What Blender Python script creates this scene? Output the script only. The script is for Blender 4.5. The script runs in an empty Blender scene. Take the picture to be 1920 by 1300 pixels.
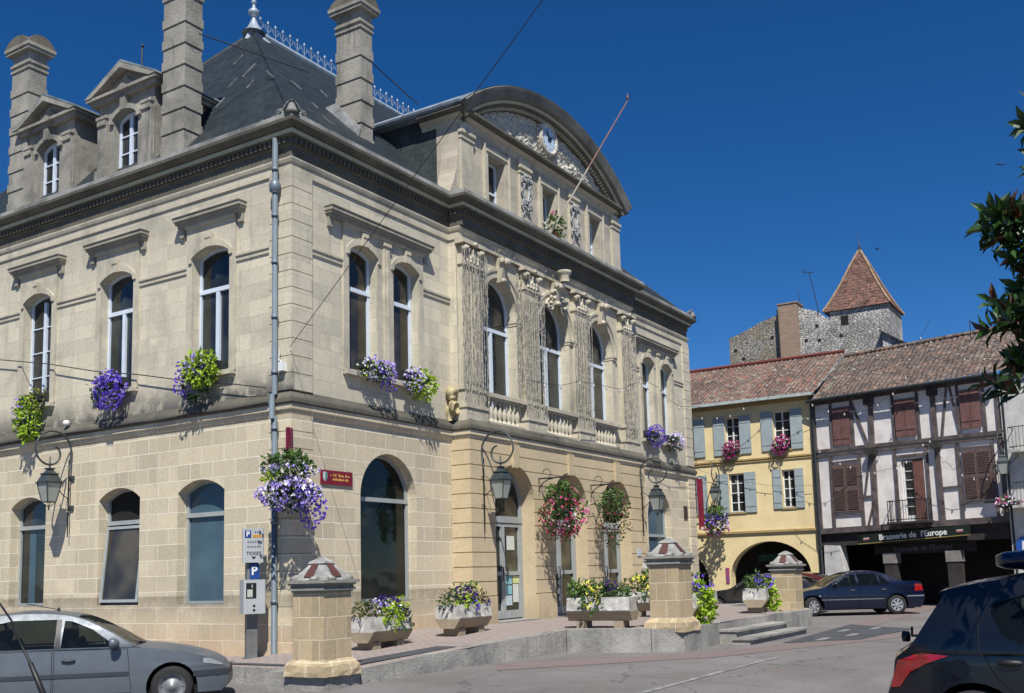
import bpy, bmesh, math, random
from mathutils import Vector, Matrix
from mathutils.geometry import tessellate_polygon
R=math.radians; PI=math.pi
sc=bpy.context.scene
COL=sc.collection
random.seed(7)
# ------------------------------------------------------------------ camera
F=1928.214; CY=839.006
yaw,pitch,roll=R(32.07579),R(7.10792),R(-1.50419)
fwd=Vector((math.cos(yaw)*math.cos(pitch),math.sin(yaw)*math.cos(pitch),math.sin(pitch)))
rt=Vector((math.sin(yaw),-math.cos(yaw),0)); up=rt.cross(fwd)
r2=rt*math.cos(roll)+up*math.sin(roll); u2=-rt*math.sin(roll)+up*math.cos(roll)
cam=bpy.data.cameras.new('camera'); co=bpy.data.objects.new('camera',cam); COL.objects.link(co)
M=Matrix((r2,u2,-fwd)).transposed().to_4x4(); M.translation=Vector((-14.3192,-13.9628,1.41)); co.matrix_world=M
cam.sensor_width=36; cam.lens=F/1920*36; cam.shift_y=(CY-650)/1920; cam.clip_end=3000; cam.clip_start=.05
sc.camera=co
# ------------------------------------------------------------------ light
SUN=Vector((-1.3,-1.0,2.25)).normalized()
w=bpy.data.worlds.new('World'); sc.world=w; w.use_nodes=True
nt=w.node_tree; bg=nt.nodes['Background']; sky=nt.nodes.new('ShaderNodeTexSky'); sky.sky_type='NISHITA'
sky.sun_disc=False; sky.sun_elevation=math.asin(SUN.z); sky.sun_rotation=math.atan2(SUN.x,SUN.y)
sky.altitude=1200; sky.air_density=.8; sky.dust_density=0.0; sky.ozone_density=6.0
hs=nt.nodes.new('ShaderNodeHueSaturation'); hs.inputs['Saturation'].default_value=1.25; hs.inputs['Value'].default_value=1.32; hs.inputs['Hue'].default_value=.504
nt.links.new(sky.outputs[0],hs.inputs['Color']); nt.links.new(hs.outputs[0],bg.inputs[0]); bg.inputs[1].default_value=.064
sl=bpy.data.lights.new('sun','SUN'); sl.energy=5.0; sl.angle=R(.5); sl.color=(1,.955,.87)
so=bpy.data.objects.new('sun',sl); COL.objects.link(so); so.rotation_euler=SUN.to_track_quat('Z','Y').to_euler(); so.location=SUN*60
sc.view_settings.view_transform='Standard'; sc.view_settings.look='None'; sc.view_settings.exposure=.27; sc.view_settings.gamma=1
# ------------------------------------------------------------------ helpers
def tag(o,label=None,cat=None,group=None,kind=None):
    if label:o['label']=label
    if cat:o['category']=cat
    if group:o['group']=group
    if kind:o['kind']=kind
    return o
def thing(name,loc,label,cat,group=None,rz=0):
    o=bpy.data.objects.new(name,None); COL.objects.link(o); o.location=loc; o.rotation_euler=(0,0,rz); o.empty_display_size=.2
    return tag(o,label,cat,group)
def copy_tree(o,parent=None):
    c=o.copy(); COL.objects.link(c); c.parent=parent
    for ch in list(o.children): copy_tree(ch,c)
    return c
def Pf(Y0): return lambda u,v,d=0:(u,Y0+d,v)
def Ps(X0): return lambda u,v,d=0:(X0+d,u,v)
SPLIT={'small_print','arch_dentil','attic_slate_side','zinc_gutter','plinth_block','impost','pier_base','keystone','door_handle','rear_wall','corner_ornament','flashing_patch','hip_flashing','hour_mark','clock_hand','putlog_hole','rusticated_block','bulb','window_sill','hip_tiles','balcony_rail','arcade_interior','roof_bar','button','moulding','gutter','chain','pin','upper_cornice','wall_plate'}
class MB:
    def __init__(s,mats=None): s.v=[];s.f=[];s.m=[];s.sm=[];s.mi=0;s.smooth=False
    def add(s,vs,fs):
        b=len(s.v); s.v+=[tuple(x) for x in vs]
        for f in fs: s.f.append(tuple(b+i for i in f)); s.m.append(s.mi); s.sm.append(s.smooth)
    def box(s,x0,x1,y0,y1,z0,z1):
        s.add([(x,y,z) for z in (z0,z1) for y in (y0,y1) for x in (x0,x1)],[(0,2,3,1),(4,5,7,6),(0,1,5,4),(2,6,7,3),(0,4,6,2),(1,3,7,5)])
    def pbox(s,P,u0,u1,v0,v1,d0,d1):
        c=[P(u,v,d) for d in (d0,d1) for v in (v0,v1) for u in (u0,u1)]
        s.add(c,[(0,2,3,1),(4,5,7,6),(0,1,5,4),(2,6,7,3),(0,4,6,2),(1,3,7,5)])
    def tube(s,pts,r,n=6,cap=True):
        pts=[Vector(p) for p in pts]; rr=r if isinstance(r,(list,tuple)) else [r]*len(pts)
        rings=[];pn=None
        for i,p in enumerate(pts):
            t=(pts[min(i+1,len(pts)-1)]-pts[max(i-1,0)]).normalized()
            if pn is None: pn=t.orthogonal().normalized()
            else:
                pn=pn-t*pn.dot(t)
                pn=pn.normalized() if pn.length>1e-6 else t.orthogonal().normalized()
            b=t.cross(pn); rings.append([p+(pn*math.cos(a)+b*math.sin(a))*rr[i] for a in [2*PI*k/n for k in range(n)]])
        vs=[q for g in rings for q in g]; fs=[(i*n+k,i*n+(k+1)%n,(i+1)*n+(k+1)%n,(i+1)*n+k) for i in range(len(pts)-1) for k in range(n)]
        if cap: fs+=[tuple(range(n)),tuple((len(pts)-1)*n+k for k in range(n))]
        s.add(vs,fs)
    def lathe(s,prof,c,n=12,ax='z',cap=True):
        vs=[];fs=[]
        for (r,h) in prof:
            for k in range(n):
                a=2*PI*k/n; x,y=r*math.cos(a),r*math.sin(a)
                vs.append((c[0]+x,c[1]+y,c[2]+h) if ax=='z' else ((c[0]+x,c[1]+h,c[2]+y) if ax=='y' else (c[0]+h,c[1]+x,c[2]+y)))
        for i in range(len(prof)-1):
            for k in range(n): fs.append((i*n+k,i*n+(k+1)%n,(i+1)*n+(k+1)%n,(i+1)*n+k))
        if cap: fs+=[tuple(range(n)),tuple((len(prof)-1)*n+k for k in range(n))]
        s.add(vs,fs)
    def poly(s,P,out,holes=(),d=0):
        loops=[[Vector((a,b,0)) for a,b in l] for l in [out]+list(holes)]
        flat=[q for l in loops for q in l]
        s.add([P(q.x,q.y,d) for q in flat],[tuple(t) for t in tessellate_polygon(loops)])
    def rim(s,P,l,d0,d1):
        n=len(l); s.add([P(a,b,d0) for a,b in l]+[P(a,b,d1) for a,b in l],[(i,(i+1)%n,n+(i+1)%n,n+i) for i in range(n)])
    def slab(s,P,out,holes=(),d0=0,d1=.1):
        s.poly(P,out,holes,d0); s.poly(P,out,holes,d1)
        for l in [out]+list(holes): s.rim(P,l,d0,d1)
    def ring(s,P,outer,inner,d0,d1):
        o=[outer[1]]+outer[2:]+[outer[0]]; i=[inner[1]]+inner[2:]+[inner[0]]; n=len(o)
        vs=[P(a,b,d) for d in (d0,d1) for l in (o,i) for a,b in l]
        fs=[]
        for k in range(n-1): fs+=[(k,k+1,n+k+1,n+k),(2*n+k,3*n+k,3*n+k+1,2*n+k+1),(k,2*n+k,2*n+k+1,k+1),(n+k,n+k+1,3*n+k+1,3*n+k)]
        fs+=[(0,n,3*n,2*n),(n-1,3*n-1,4*n-1,2*n-1)]
        s.add(vs,fs)
    def sweep(s,path,prof,closed=False):
        n=len(path);off=[]
        for i,p in enumerate(path):
            p=Vector(p); a=Vector(path[i-1]) if i>0 else None; b=Vector(path[i+1]) if i<n-1 else None
            def nrm(d): return Vector((d.y,-d.x)).normalized()
            if a is None: m=nrm(b-p)
            elif b is None: m=nrm(p-a)
            else:
                n1,n2=nrm(p-a),nrm(b-p); m=(n1+n2); m=m/ (1+n1.dot(n2)) if 1+n1.dot(n2)>.05 else n1
            off.append((p,m))
        k=len(prof)
        vs=[(p.x+m.x*o,p.y+m.y*o,z) for p,m in off for o,z in prof]
        fs=[(i*k+j,i*k+j+1,(i+1)*k+j+1,(i+1)*k+j) for i in range(n-1) for j in range(k-1)]
        s.add(vs,fs)
        s.add(vs[:k],[tuple(range(k))]); s.add(vs[-k:],[tuple(range(k))])
    def clusters(s):
        par=list(range(len(s.v)))
        def find(i):
            while par[i]!=i: par[i]=par[par[i]]; i=par[i]
            return i
        for f in s.f:
            a=find(f[0])
            for i in f[1:]: par[find(i)]=a
        isl={}
        for k,f in enumerate(s.f): isl.setdefault(find(f[0]),[]).append(k)
        boxes=[]
        for r,fs in isl.items():
            vs=[s.v[i] for k in fs for i in s.f[k]]; boxes.append([[min(v[a] for v in vs)-.004 for a in range(3)],[max(v[a] for v in vs)+.004 for a in range(3)],fs])
        ch=True
        while ch:
            ch=False; out=[]
            for b in boxes:
                for o in out:
                    if all(b[0][a]<=o[1][a] and b[1][a]>=o[0][a] for a in range(3)):
                        o[0]=[min(x,y) for x,y in zip(o[0],b[0])]; o[1]=[max(x,y) for x,y in zip(o[1],b[1])]; o[2]=o[2]+b[2]; ch=True; break
                else: out.append(b)
            boxes=out
        res=[]
        for b in boxes:
            m=MB(); idx={}
            for k in b[2]:
                for i in s.f[k]:
                    if i not in idx: idx[i]=len(m.v); m.v.append(s.v[i])
                m.f.append(tuple(idx[i] for i in s.f[k])); m.m.append(s.m[k]); m.sm.append(s.sm[k])
            res.append(m)
        return res
    def build(s,name,mats,parent=None,label=None,cat=None,group=None,kind=None,base=None,auto=None,origin=None):
        if name in SPLIT and parent is not None:
            o=None
            for m in s.clusters()[:100]: q=m.build(name+' ',mats,parent,base=base); q.name=name; o=o or q
            return o
        return s.build1(name.strip(),mats,parent,label,cat,group,kind,base,auto,origin)
    def build1(s,name,mats,parent=None,label=None,cat=None,group=None,kind=None,base=None,auto=None,origin=None):
        me=bpy.data.meshes.new(name)
        off=Vector((0,0,0))
        if parent is not None and base is None:
            q=parent
            while q is not None: off+=Vector(q.location); q=q.parent
        elif base is not None: off=Vector(base)
        vs=s.v
        if origin is None and parent is None and base is None and vs:
            xs=[v[0] for v in vs];ys=[v[1] for v in vs];off=Vector(((min(xs)+max(xs))/2,(min(ys)+max(ys))/2,min(v[2] for v in vs)))
        me.from_pydata([(v[0]-off.x,v[1]-off.y,v[2]-off.z) for v in vs],[],s.f)
        if not isinstance(mats,(list,tuple)): mats=[mats]
        for m in mats: me.materials.append(m)
        me.polygons.foreach_set('material_index',s.m); me.polygons.foreach_set('use_smooth',s.sm)
        uv=me.uv_layers.new(name='UVMap'); data=[]
        for p in me.polygons:
            nx,ny,nz=abs(p.normal.x),abs(p.normal.y),abs(p.normal.z)
            for li in p.loop_indices:
                c=vs[me.loops[li].vertex_index]
                if nz>nx*1.05 and nz>ny*1.05: data+=[c[0],c[1]]
                elif ny>=nx: data+=[c[0],c[2]]
                else: data+=[c[1],c[2]]
        uv.data.foreach_set('uv',data); me.update()
        o=bpy.data.objects.new(name,me); COL.objects.link(o)
        if parent is not None: o.parent=parent
        elif base is None: o.location=off
        return tag(o,label,cat,group,kind)
# ------------------------------------------------------------------ materials
def nodes(name):
    m=bpy.data.materials.new(name); m.use_nodes=True; t=m.node_tree; return m,t,t.nodes['Principled BSDF']
def N(t,ty,**k):
    n=t.nodes.new(ty)
    for a,b in k.items():
        if a.startswith('i_'): n.inputs[a[2:].replace('_',' ')].default_value=b
        else: setattr(n,a,b)
    return n
def mixc(t,a,b,fac,mode='MIX'):
    n=t.nodes.new('ShaderNodeMix'); n.data_type='RGBA'; n.blend_type=mode
    for s,v in ((n.inputs[0],fac),(n.inputs[6],a),(n.inputs[7],b)):
        if hasattr(v,'is_linked'): t.links.new(v,s)
        else: s.default_value=v if not isinstance(v,tuple) else (*v,1)[:4]
    return n.outputs[2]
def ramp(t,src,a,b,va=0,vb=1):
    n=t.nodes.new('ShaderNodeMapRange'); n.inputs[1].default_value=a;n.inputs[2].default_value=b;n.inputs[3].default_value=va;n.inputs[4].default_value=vb
    t.links.new(src,n.inputs[0]); return n.outputs[0]
def noise(t,co,scale,detail=4,rough=.6,st=None):
    if st:
        mp=N(t,'ShaderNodeMapping'); mp.inputs['Scale'].default_value=st; t.links.new(co,mp.inputs[0]); co=mp.outputs[0]
    n=N(t,'ShaderNodeTexNoise',i_Scale=scale,i_Detail=detail,i_Roughness=rough); t.links.new(co,n.inputs['Vector']); return n.outputs[0]
def simple(name,c,rough=.7,metal=0,var=.15,vs=3,bump=0,bs=30,spec=.5,coat=0,trans=0,c2=None):
    m,t,p=nodes(name); p.inputs['Roughness'].default_value=rough; p.inputs['Metallic'].default_value=metal
    p.inputs['Specular IOR Level'].default_value=spec; p.inputs['Coat Weight'].default_value=coat; p.inputs['Coat Roughness'].default_value=.04
    tc=N(t,'ShaderNodeTexCoord'); n=noise(t,tc.outputs['Object'],vs)
    d=tuple(x*(1-var*1.6) for x in c) if c2 is None else c2; l=tuple(min(1,x*(1+var)) for x in c)
    t.links.new(mixc(t,d,l,ramp(t,n,.3,.7)),p.inputs['Base Color'])
    if bump:
        b=N(t,'ShaderNodeBump',i_Strength=bump,i_Distance=.02); t.links.new(noise(t,tc.outputs['Object'],bs),b.inputs['Height']); t.links.new(b.outputs[0],p.inputs['Normal'])
    return m
def stone(name,c1,c2,mort,bw=.66,bh=.325,ms=.008,off=.93,dirt=(.12,.115,.1),dirt_amt=.5,zbands=(),stain=None,bumpd=.008,mortbias=0,streak=.35,blockv=.5):
    m,t,p=nodes(name); p.inputs['Roughness'].default_value=.9; p.inputs['Specular IOR Level'].default_value=.2
    uv=N(t,'ShaderNodeUVMap'); mp=N(t,'ShaderNodeMapping'); mp.inputs['Location'].default_value=(0.13,-off+3*bh*4,0); t.links.new(uv.outputs[0],mp.inputs[0])
    col=None
    if bw:
        br=N(t,'ShaderNodeTexBrick',offset=.5,squash=1,i_Scale=1,i_Bias=mortbias); br.inputs['Brick Width'].default_value=bw; br.inputs['Row Height'].default_value=bh
        br.inputs['Mortar Size'].default_value=ms; br.inputs['Mortar Smooth'].default_value=.3
        br.inputs['Color1'].default_value=(*c1,1); br.inputs['Color2'].default_value=(*c2,1); br.inputs['Mortar'].default_value=(*mort,1); t.links.new(mp.outputs[0],br.inputs[0]); col=br.outputs[0]
    else: col=mixc(t,c1,c2,ramp(t,noise(t,uv.outputs[0],1.1,3),.35,.65))
    g=N(t,'ShaderNodeNewGeometry')
    if bw:
        vo=N(t,'ShaderNodeTexWhiteNoise'); vo.noise_dimensions='2D'
        sn=N(t,'ShaderNodeVectorMath',operation='SNAP'); sn.inputs[1].default_value=(bw*1.02,bh,1); t.links.new(mp.outputs[0],sn.inputs[0]); t.links.new(sn.outputs[0],vo.inputs[0])
        col=mixc(t,col,tuple(x*.70 for x in c2),ramp(t,vo.outputs[0],.3,1,0,blockv*1.2)); col=mixc(t,mort if ms>.003 else col,col,ramp(t,br.outputs['Fac'],0,1,1,0))
    fine=noise(t,g.outputs['Position'],14,6,.7); col=mixc(t,col,tuple(x*.6 for x in c1),ramp(t,fine,.48,.8,0,.42)); col=mixc(t,col,tuple(min(1,x*1.15) for x in c1),ramp(t,fine,.5,.25,0,.5))
    big=noise(t,g.outputs['Position'],.9,5,.65); col=mixc(t,col,dirt,ramp(t,big,.52,.78,0,dirt_amt))
    stv=noise(t,uv.outputs[0],3.2,5,.7,(1.0,.12,1)); col=mixc(t,col,dirt,ramp(t,stv,.55,.8,0,streak))
    if zbands or stain:
        sx=N(t,'ShaderNodeSeparateXYZ'); t.links.new(g.outputs['Position'],sx.inputs[0])
        nz=noise(t,g.outputs['Position'],2.2,6,.7)
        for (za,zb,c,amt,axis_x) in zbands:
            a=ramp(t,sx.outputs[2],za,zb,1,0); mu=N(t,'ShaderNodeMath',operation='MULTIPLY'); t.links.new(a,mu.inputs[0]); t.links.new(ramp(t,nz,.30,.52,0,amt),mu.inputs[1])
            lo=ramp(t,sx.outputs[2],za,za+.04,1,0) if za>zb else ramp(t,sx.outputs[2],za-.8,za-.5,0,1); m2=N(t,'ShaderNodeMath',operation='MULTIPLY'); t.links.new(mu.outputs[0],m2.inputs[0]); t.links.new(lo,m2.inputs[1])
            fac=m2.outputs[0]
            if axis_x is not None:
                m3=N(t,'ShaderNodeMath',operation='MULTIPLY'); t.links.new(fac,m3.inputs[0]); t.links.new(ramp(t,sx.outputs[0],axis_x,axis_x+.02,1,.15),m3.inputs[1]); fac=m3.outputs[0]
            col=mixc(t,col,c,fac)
    t.links.new(col,p.inputs['Base Color'])
    b=N(t,'ShaderNodeBump',i_Strength=.6,i_Distance=bumpd)
    h=noise(t,g.outputs['Position'],24,6,.7)
    if bw:
        mm=N(t,'ShaderNodeMath',operation='MULTIPLY_ADD'); t.links.new(br.outputs['Fac'],mm.inputs[0]); mm.inputs[1].default_value=-.6; t.links.new(h,mm.inputs[2]); h=mm.outputs[0]
    t.links.new(h,b.inputs['Height']); t.links.new(b.outputs[0],p.inputs['Normal'])
    return m
GREY=(.13,.125,.115)
M_gf=stone('stone_ground',(.68,.585,.42),(.56,.495,.365),(.76,.72,.60),ms=.011,dirt=(.38,.32,.24),dirt_amt=.4,streak=.3,
  zbands=((1.15,.55,(.24,.2,.15),.75,None),(.25,.9,(.50,.32,.18),.45,None)))
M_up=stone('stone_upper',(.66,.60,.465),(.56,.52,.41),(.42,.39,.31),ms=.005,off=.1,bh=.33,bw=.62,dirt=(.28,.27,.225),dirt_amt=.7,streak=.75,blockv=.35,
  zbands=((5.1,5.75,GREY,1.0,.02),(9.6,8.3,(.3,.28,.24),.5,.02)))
M_trim=stone('stone_trim',(.56,.51,.40),(.44,.41,.33),(.3,.3,.3),bw=0,dirt=(.17,.165,.14),dirt_amt=.7,streak=.7)
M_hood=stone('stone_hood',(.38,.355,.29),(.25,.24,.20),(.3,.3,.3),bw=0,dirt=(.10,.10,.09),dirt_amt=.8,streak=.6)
M_av=stone('stone_rustic',(.60,.49,.32),(.52,.43,.28),(.62,.56,.42),bw=0,dirt=(.40,.33,.22),dirt_amt=.4,streak=.2,zbands=((.3,1.0,(.30,.25,.18),.6,None),))
M_cor=stone('stone_cornice',(.15,.14,.11),(.085,.082,.07),(.3,.3,.3),bw=0,dirt=(.07,.07,.065),dirt_amt=.8,streak=.7)  # dark tone holds dirt plus painted-in shade of cornice underside and frieze
M_corl=stone('stone_fillet',(.58,.54,.36),(.44,.42,.30),(.3,.3,.3),bw=0,dirt=(.2,.19,.15),dirt_amt=.4,streak=.4)
M_top=stone('stone_lichen',(.27,.275,.265),(.10,.10,.098),(.3,.3,.3),bw=0,dirt=(.05,.05,.05),dirt_amt=.9,streak=.6,bumpd=.03)
M_chim=stone('stone_chimney',(.38,.36,.31),(.23,.22,.195),(.12,.12,.11),bw=0,dirt=(.075,.078,.07),dirt_amt=.95,streak=.9,bumpd=.03)
M_att=stone('stone_attic',(.50,.45,.36),(.42,.38,.31),(.3,.27,.22),bw=.7,bh=.4,ms=.004,dirt=(.2,.19,.17),dirt_amt=.6,streak=.6)
M_relief=simple('stone_relief',(.54,.51,.43),.9,var=.3,vs=9,bump=.3)
M_pill=stone('stone_pillar',(.53,.42,.265),(.40,.325,.21),(.60,.52,.38),bw=.42,bh=.345,ms=.012,off=.16,dirt=(.2,.17,.12),dirt_amt=.4)
M_pcap=stone('stone_pillar_cap',(.36,.34,.30),(.26,.25,.22),(.3,.3,.3),bw=0,dirt=(.1,.1,.09),dirt_amt=.7,streak=.6,bumpd=.02)
M_kerb=stone('stone_kerb',(.40,.39,.36),(.21,.205,.195),(.10,.10,.095),bw=0,dirt=(.10,.10,.095),dirt_amt=.95,streak=.9,bumpd=.04)
M_white=simple('white_frame',(.62,.70,.80),.45,var=.05)
M_gfr=simple('grey_frame',(.34,.37,.37),.4,var=.08)
def glass(name,c=(.015,.018,.018),r=.04,spec=.6,var=None):
    m,t,p=nodes(name); p.inputs['Roughness'].default_value=r; p.inputs['Specular IOR Level'].default_value=spec
    g=N(t,'ShaderNodeTexCoord'); n=noise(t,g.outputs['Object'],.9,2)
    t.links.new(mixc(t,c,tuple(x*2.6+.004 for x in c) if var is None else var,ramp(t,n,.45,.65)),p.inputs['Base Color'])
    b=N(t,'ShaderNodeBump',i_Strength=.14,i_Distance=.06); t.links.new(noise(t,g.outputs['Object'],1.3,1),b.inputs['Height']); t.links.new(b.outputs[0],p.inputs['Normal'])
    return m
M_glass=glass('window_glass'); M_gblue=glass('blind_glass',(.055,.10,.135),.12,.3,(.075,.13,.17)); M_glbr=glass('warm_glass',(.03,.026,.018),.04,.6,(.1,.085,.055))
M_glass2=glass('door_glass',(.02,.022,.018),.04,.7,(.12,.11,.07))
M_gfg=glass('tall_pane',(.006,.009,.007),.03,.35,(.02,.022,.016))
def slate_mat(name,c1,c2,bw,bh,ms=.006,extra=None,rough=.55,obj_bump=.01):
    m,t,p=nodes(name); p.inputs['Roughness'].default_value=rough; p.inputs['Specular IOR Level'].default_value=.4
    uv=N(t,'ShaderNodeUVMap'); br=N(t,'ShaderNodeTexBrick',offset=.5,i_Scale=1,i_Bias=0); br.inputs['Brick Width'].default_value=bw; br.inputs['Row Height'].default_value=bh; br.inputs['Mortar Size'].default_value=ms
    br.inputs['Color1'].default_value=(*c1,1);br.inputs['Color2'].default_value=(*c2,1);br.inputs['Mortar'].default_value=(*[x*.35 for x in c1],1)
    t.links.new(uv.outputs[0],br.inputs[0]); col=br.outputs[0]
    g=N(t,'ShaderNodeNewGeometry')
    if extra: col=mixc(t,col,extra,ramp(t,noise(t,g.outputs['Position'],1.6,6,.75),.52,.75,0,.75))
    t.links.new(col,p.inputs['Base Color']); b=N(t,'ShaderNodeBump',i_Strength=.7,i_Distance=obj_bump)
    t.links.new(br.outputs['Color'],b.inputs['Height']); t.links.new(b.outputs[0],p.inputs['Normal']); return m
M_slate=slate_mat('slate',(.010,.017,.022),(.022,.032,.038),.26,.15,.008,(.045,.055,.058),.6,.02)
M_zinc=simple('zinc',(.30,.36,.36),.4,.4,var=.3,vs=2)
M_zincw=simple('lead_white',(.34,.40,.47),.45,.2,var=.2)
M_iron=simple('dark_iron',(.035,.042,.045),.5,.2,var=.2)
M_grn=simple('lamp_grey_green',(.055,.07,.072),.5,.2,var=.2)
M_lampglass=simple('lamp_glass',(.34,.37,.34),.15,0,var=.1,spec=.7)
M_pipe=simple('pipe_paint',(.16,.20,.24),.45,.2,var=.15,vs=1.2)
M_red=simple('crimson_paint',(.17,.008,.03),.45,var=.2)
M_black=simple('black_paint',(.012,.012,.013),.5,var=.2)
M_blk=simple('deep_dark',(.006,.006,.006),.9,var=.1)
M_cable=simple('cable_rubber',(.03,.03,.032),.7)
M_white2=simple('white_plastic',(.75,.76,.75),.4,var=.03)
M_bulb=simple('bulb_glass',(.55,.55,.52),.2,var=.05)
# ------------------------------------------------------------------ ground
def road_z(x,y):
    z=-.15-.022*max(0,3-x)
    if x<-1.5: z-=.03*min(max(y+3,0),2.5)*min(max(-1.5-x,0),1)
    return max(z,-.45)
def ground_mat():
    m,t,p=nodes('road_surface'); p.inputs['Roughness'].default_value=.92; p.inputs['Specular IOR Level'].default_value=.25
    g=N(t,'ShaderNodeNewGeometry'); P=g.outputs['Position']
    a=mixc(t,(.155,.145,.14),(.215,.205,.205),ramp(t,noise(t,P,.35,5,.6),.35,.65))
    a=mixc(t,a,(.075,.07,.07),ramp(t,noise(t,P,26,5,.8),.48,.7,0,.6)); a=mixc(t,a,(.34,.32,.31),ramp(t,noise(t,P,21,4,.8),.56,.75,0,.55))
    a=mixc(t,a,(.20,.15,.135),ramp(t,noise(t,P,.5,5,.7,(1,1,1)),.55,.70,0,.5))
    a=mixc(t,a,(.09,.088,.088),ramp(t,noise(t,P,1.1,6,.75,(.35,1.2,1)),.56,.72,0,.45))
    vc=N(t,'ShaderNodeTexVoronoi',feature='DISTANCE_TO_EDGE',i_Scale=.33); wv=N(t,'ShaderNodeVectorMath',operation='ADD'); nz_=N(t,'ShaderNodeTexNoise',i_Scale=1.7,i_Detail=6); t.links.new(P,nz_.inputs['Vector']); t.links.new(P,wv.inputs[0]); t.links.new(nz_.outputs['Color'],wv.inputs[1]); t.links.new(wv.outputs[0],vc.inputs['Vector'])
    a=mixc(t,(.06,.058,.057),a,ramp(t,vc.outputs['Distance'],.002,.009,.35,1))
    vs_=N(t,'ShaderNodeTexVoronoi',i_Scale=3.1); t.links.new(P,vs_.inputs['Vector']); a=mixc(t,(.05,.05,.05),a,ramp(t,vs_.outputs['Distance'],.03,.05,.3,1))
    t.links.new(a,p.inputs['Base Color']); b=N(t,'ShaderNodeBump',i_Strength=.5,i_Distance=.01); t.links.new(noise(t,P,70,5,.8),b.inputs['Height']); t.links.new(b.outputs[0],p.inputs['Normal']); return m
M_road=ground_mat()
mb=MB(); mb.smooth=True
xs=[-900,-300,-100,-40]+[ -20+i for i in range(0,25)]+[8,15,30,60,150,400,1200]; ys=[-900,-200,-60]+[-25+i*1.0 for i in range(0,41)]+[40,120,900]
nx,ny=len(xs),len(ys)
mb.add([(x,y,road_z(x,y)) for y in ys for x in xs],[(j*nx+i,j*nx+i+1,(j+1)*nx+i+1,(j+1)*nx+i) for j in range(ny-1) for i in range(nx-1)])
mb.build('road',M_road,kind='structure',label='grey sunlit asphalt square in front of the town hall')
# flush strips laid on the road
def strip(name,pts,mat,label,dz=.004,n=1):
    mb=MB(); tri=tessellate_polygon([[Vector((a,b,0)) for a,b in pts]]); mb.add([(a,b,road_z(a,b)+dz) for a,b in pts],[tuple(t) for t in tri]); return mb.build(name,mat,kind='structure',label=label)
M_redpave=slate_mat('red_paving',(.215,.165,.155),(.19,.155,.15),.22,.11,.006,(.20,.185,.18),.9,.003)
M_pink=slate_mat('pink_paving',(.33,.27,.25),(.29,.25,.235),.22,.11,.006,(.30,.27,.25),.9,.003)
M_dark=simple('dark_ground',(.062,.066,.074),.9,var=.2,vs=1.3,bump=.3,bs=60)
M_line=simple('worn_line_paint',(.25,.25,.25),.8,var=.4,vs=6)
def road_quad(name,a,b,c,d,mat,label,dz,nn=10):
    mb=MB(); vs=[];fs=[]
    for i in range(nn+1):
        t=i/nn
        for s in (0,.5,1):
            x=(a[0]*(1-s)+d[0]*s)*(1-t)+(b[0]*(1-s)+c[0]*s)*t; y=(a[1]*(1-s)+d[1]*s)*(1-t)+(b[1]*(1-s)+c[1]*s)*t
            vs.append((x,y,road_z(x,y)+dz))
    for i in range(nn):
        for s in (0,1): fs.append((i*3+s,i*3+s+1,(i+1)*3+s+1,(i+1)*3+s))
    mb.add(vs,fs); return mb.build(name,mat,kind='structure',label=label)
road_quad('paving',(1.5,-3.6),(4.2,-6.2),(3.4,-6.9),(.7,-4.1),M_redpave,'worn reddish paving strip at the foot of the terrace wall',.006)
road_quad('paving',(4.2,-6.2),(12,-8.9),(12,-9.9),(3.4,-6.9),M_redpave,'reddish paving band running past the terrace steps',.006)
road_quad('paving',(13,-6.6),(30,-5.5),(30,-6.6),(13,-7.4),M_redpave,'reddish paving band beyond the blue saloon',.006)
road_quad('dark_patch',(7.3,-7.0),(14.5,-6.6),(12.6,-8.6),(8.5,-8.3),M_dark,'dark rectangle on the road beside the steps',.010)  # flat quad in a darker tone than the road around it
for i,(x,y) in enumerate([(8.1,-7.45),(9.6,-7.7),(11.2,-7.1),(12.3,-7.6)]):
    road_quad('road_marking',(x,y),(x+.9,y+.06),(x+.95,y-.12),(x+.05,y-.16),M_line,'short faded white dash painted on the dark rectangle',.014)
road_quad('road_marking',(-2.2,-7.6),(3.8,-8.0),(3.8,-8.1),(-2.2,-7.72),M_line,'long faint white line worn into the square',.008)
# ------------------------------------------------------------------ terrace
TER=[(-1.85,40,-.02),(-1.85,-2.0,0),(-2.35,-2.1,0),(-2.35,-3.0,0),(-1.5,-2.97,.0),(1.16,-3.25,.14),(3.85,-3.74,.3),(4.36,-5.35,.3),(4.6,-5.95,.3),(5.7,-5.95,.3),(7.1,-5.75,.3),(10.3,-5.75,.3),(13.9,-5.75,.3),(15.2,-4.9,.3),(16.5,-2.4,.3),(20.4,-1.6,.25),(21.5,-1.2,.2),(21.5,40,.1)]
def ter_z(x,y):
    if y>-.0 and x<0: return 0
    if x<-1.5: return 0
    if x<3.85: return max(0,(x+1.5)/5.35*.3)
    if x<16.5: return .3
    return .3-.1*min(1,(x-16.5)/5)
mb=MB()
xs=[-1.84,-1.5,-.8,0,.8,1.6,2.4,3.2,3.85,4.5,5.5,7,9,11,13,15,16.5,18.5,20.4]
def ter_front(x):
    pts=[(p[0],p[1]) for p in TER[4:16]]
    if x<=pts[0][0]: return -2.95
    for (a,b),(c,d) in zip(pts,pts[1:]):
        if a<=x<=c: return b+(d-b)*(x-a)/max(c-a,1e-6)
    return -1.4
topv=[];
for x in xs: topv+=[(x,ter_front(x),ter_z(x,-1)),(x,(ter_front(x)-.1)/2,ter_z(x,-1)),(x,.2,ter_z(x,-1))]
mb.add(topv,[(i*3+s,(i+1)*3+s,(i+1)*3+s+1,i*3+s+1) for i in range(len(xs)-1) for s in (0,1)])
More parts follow.
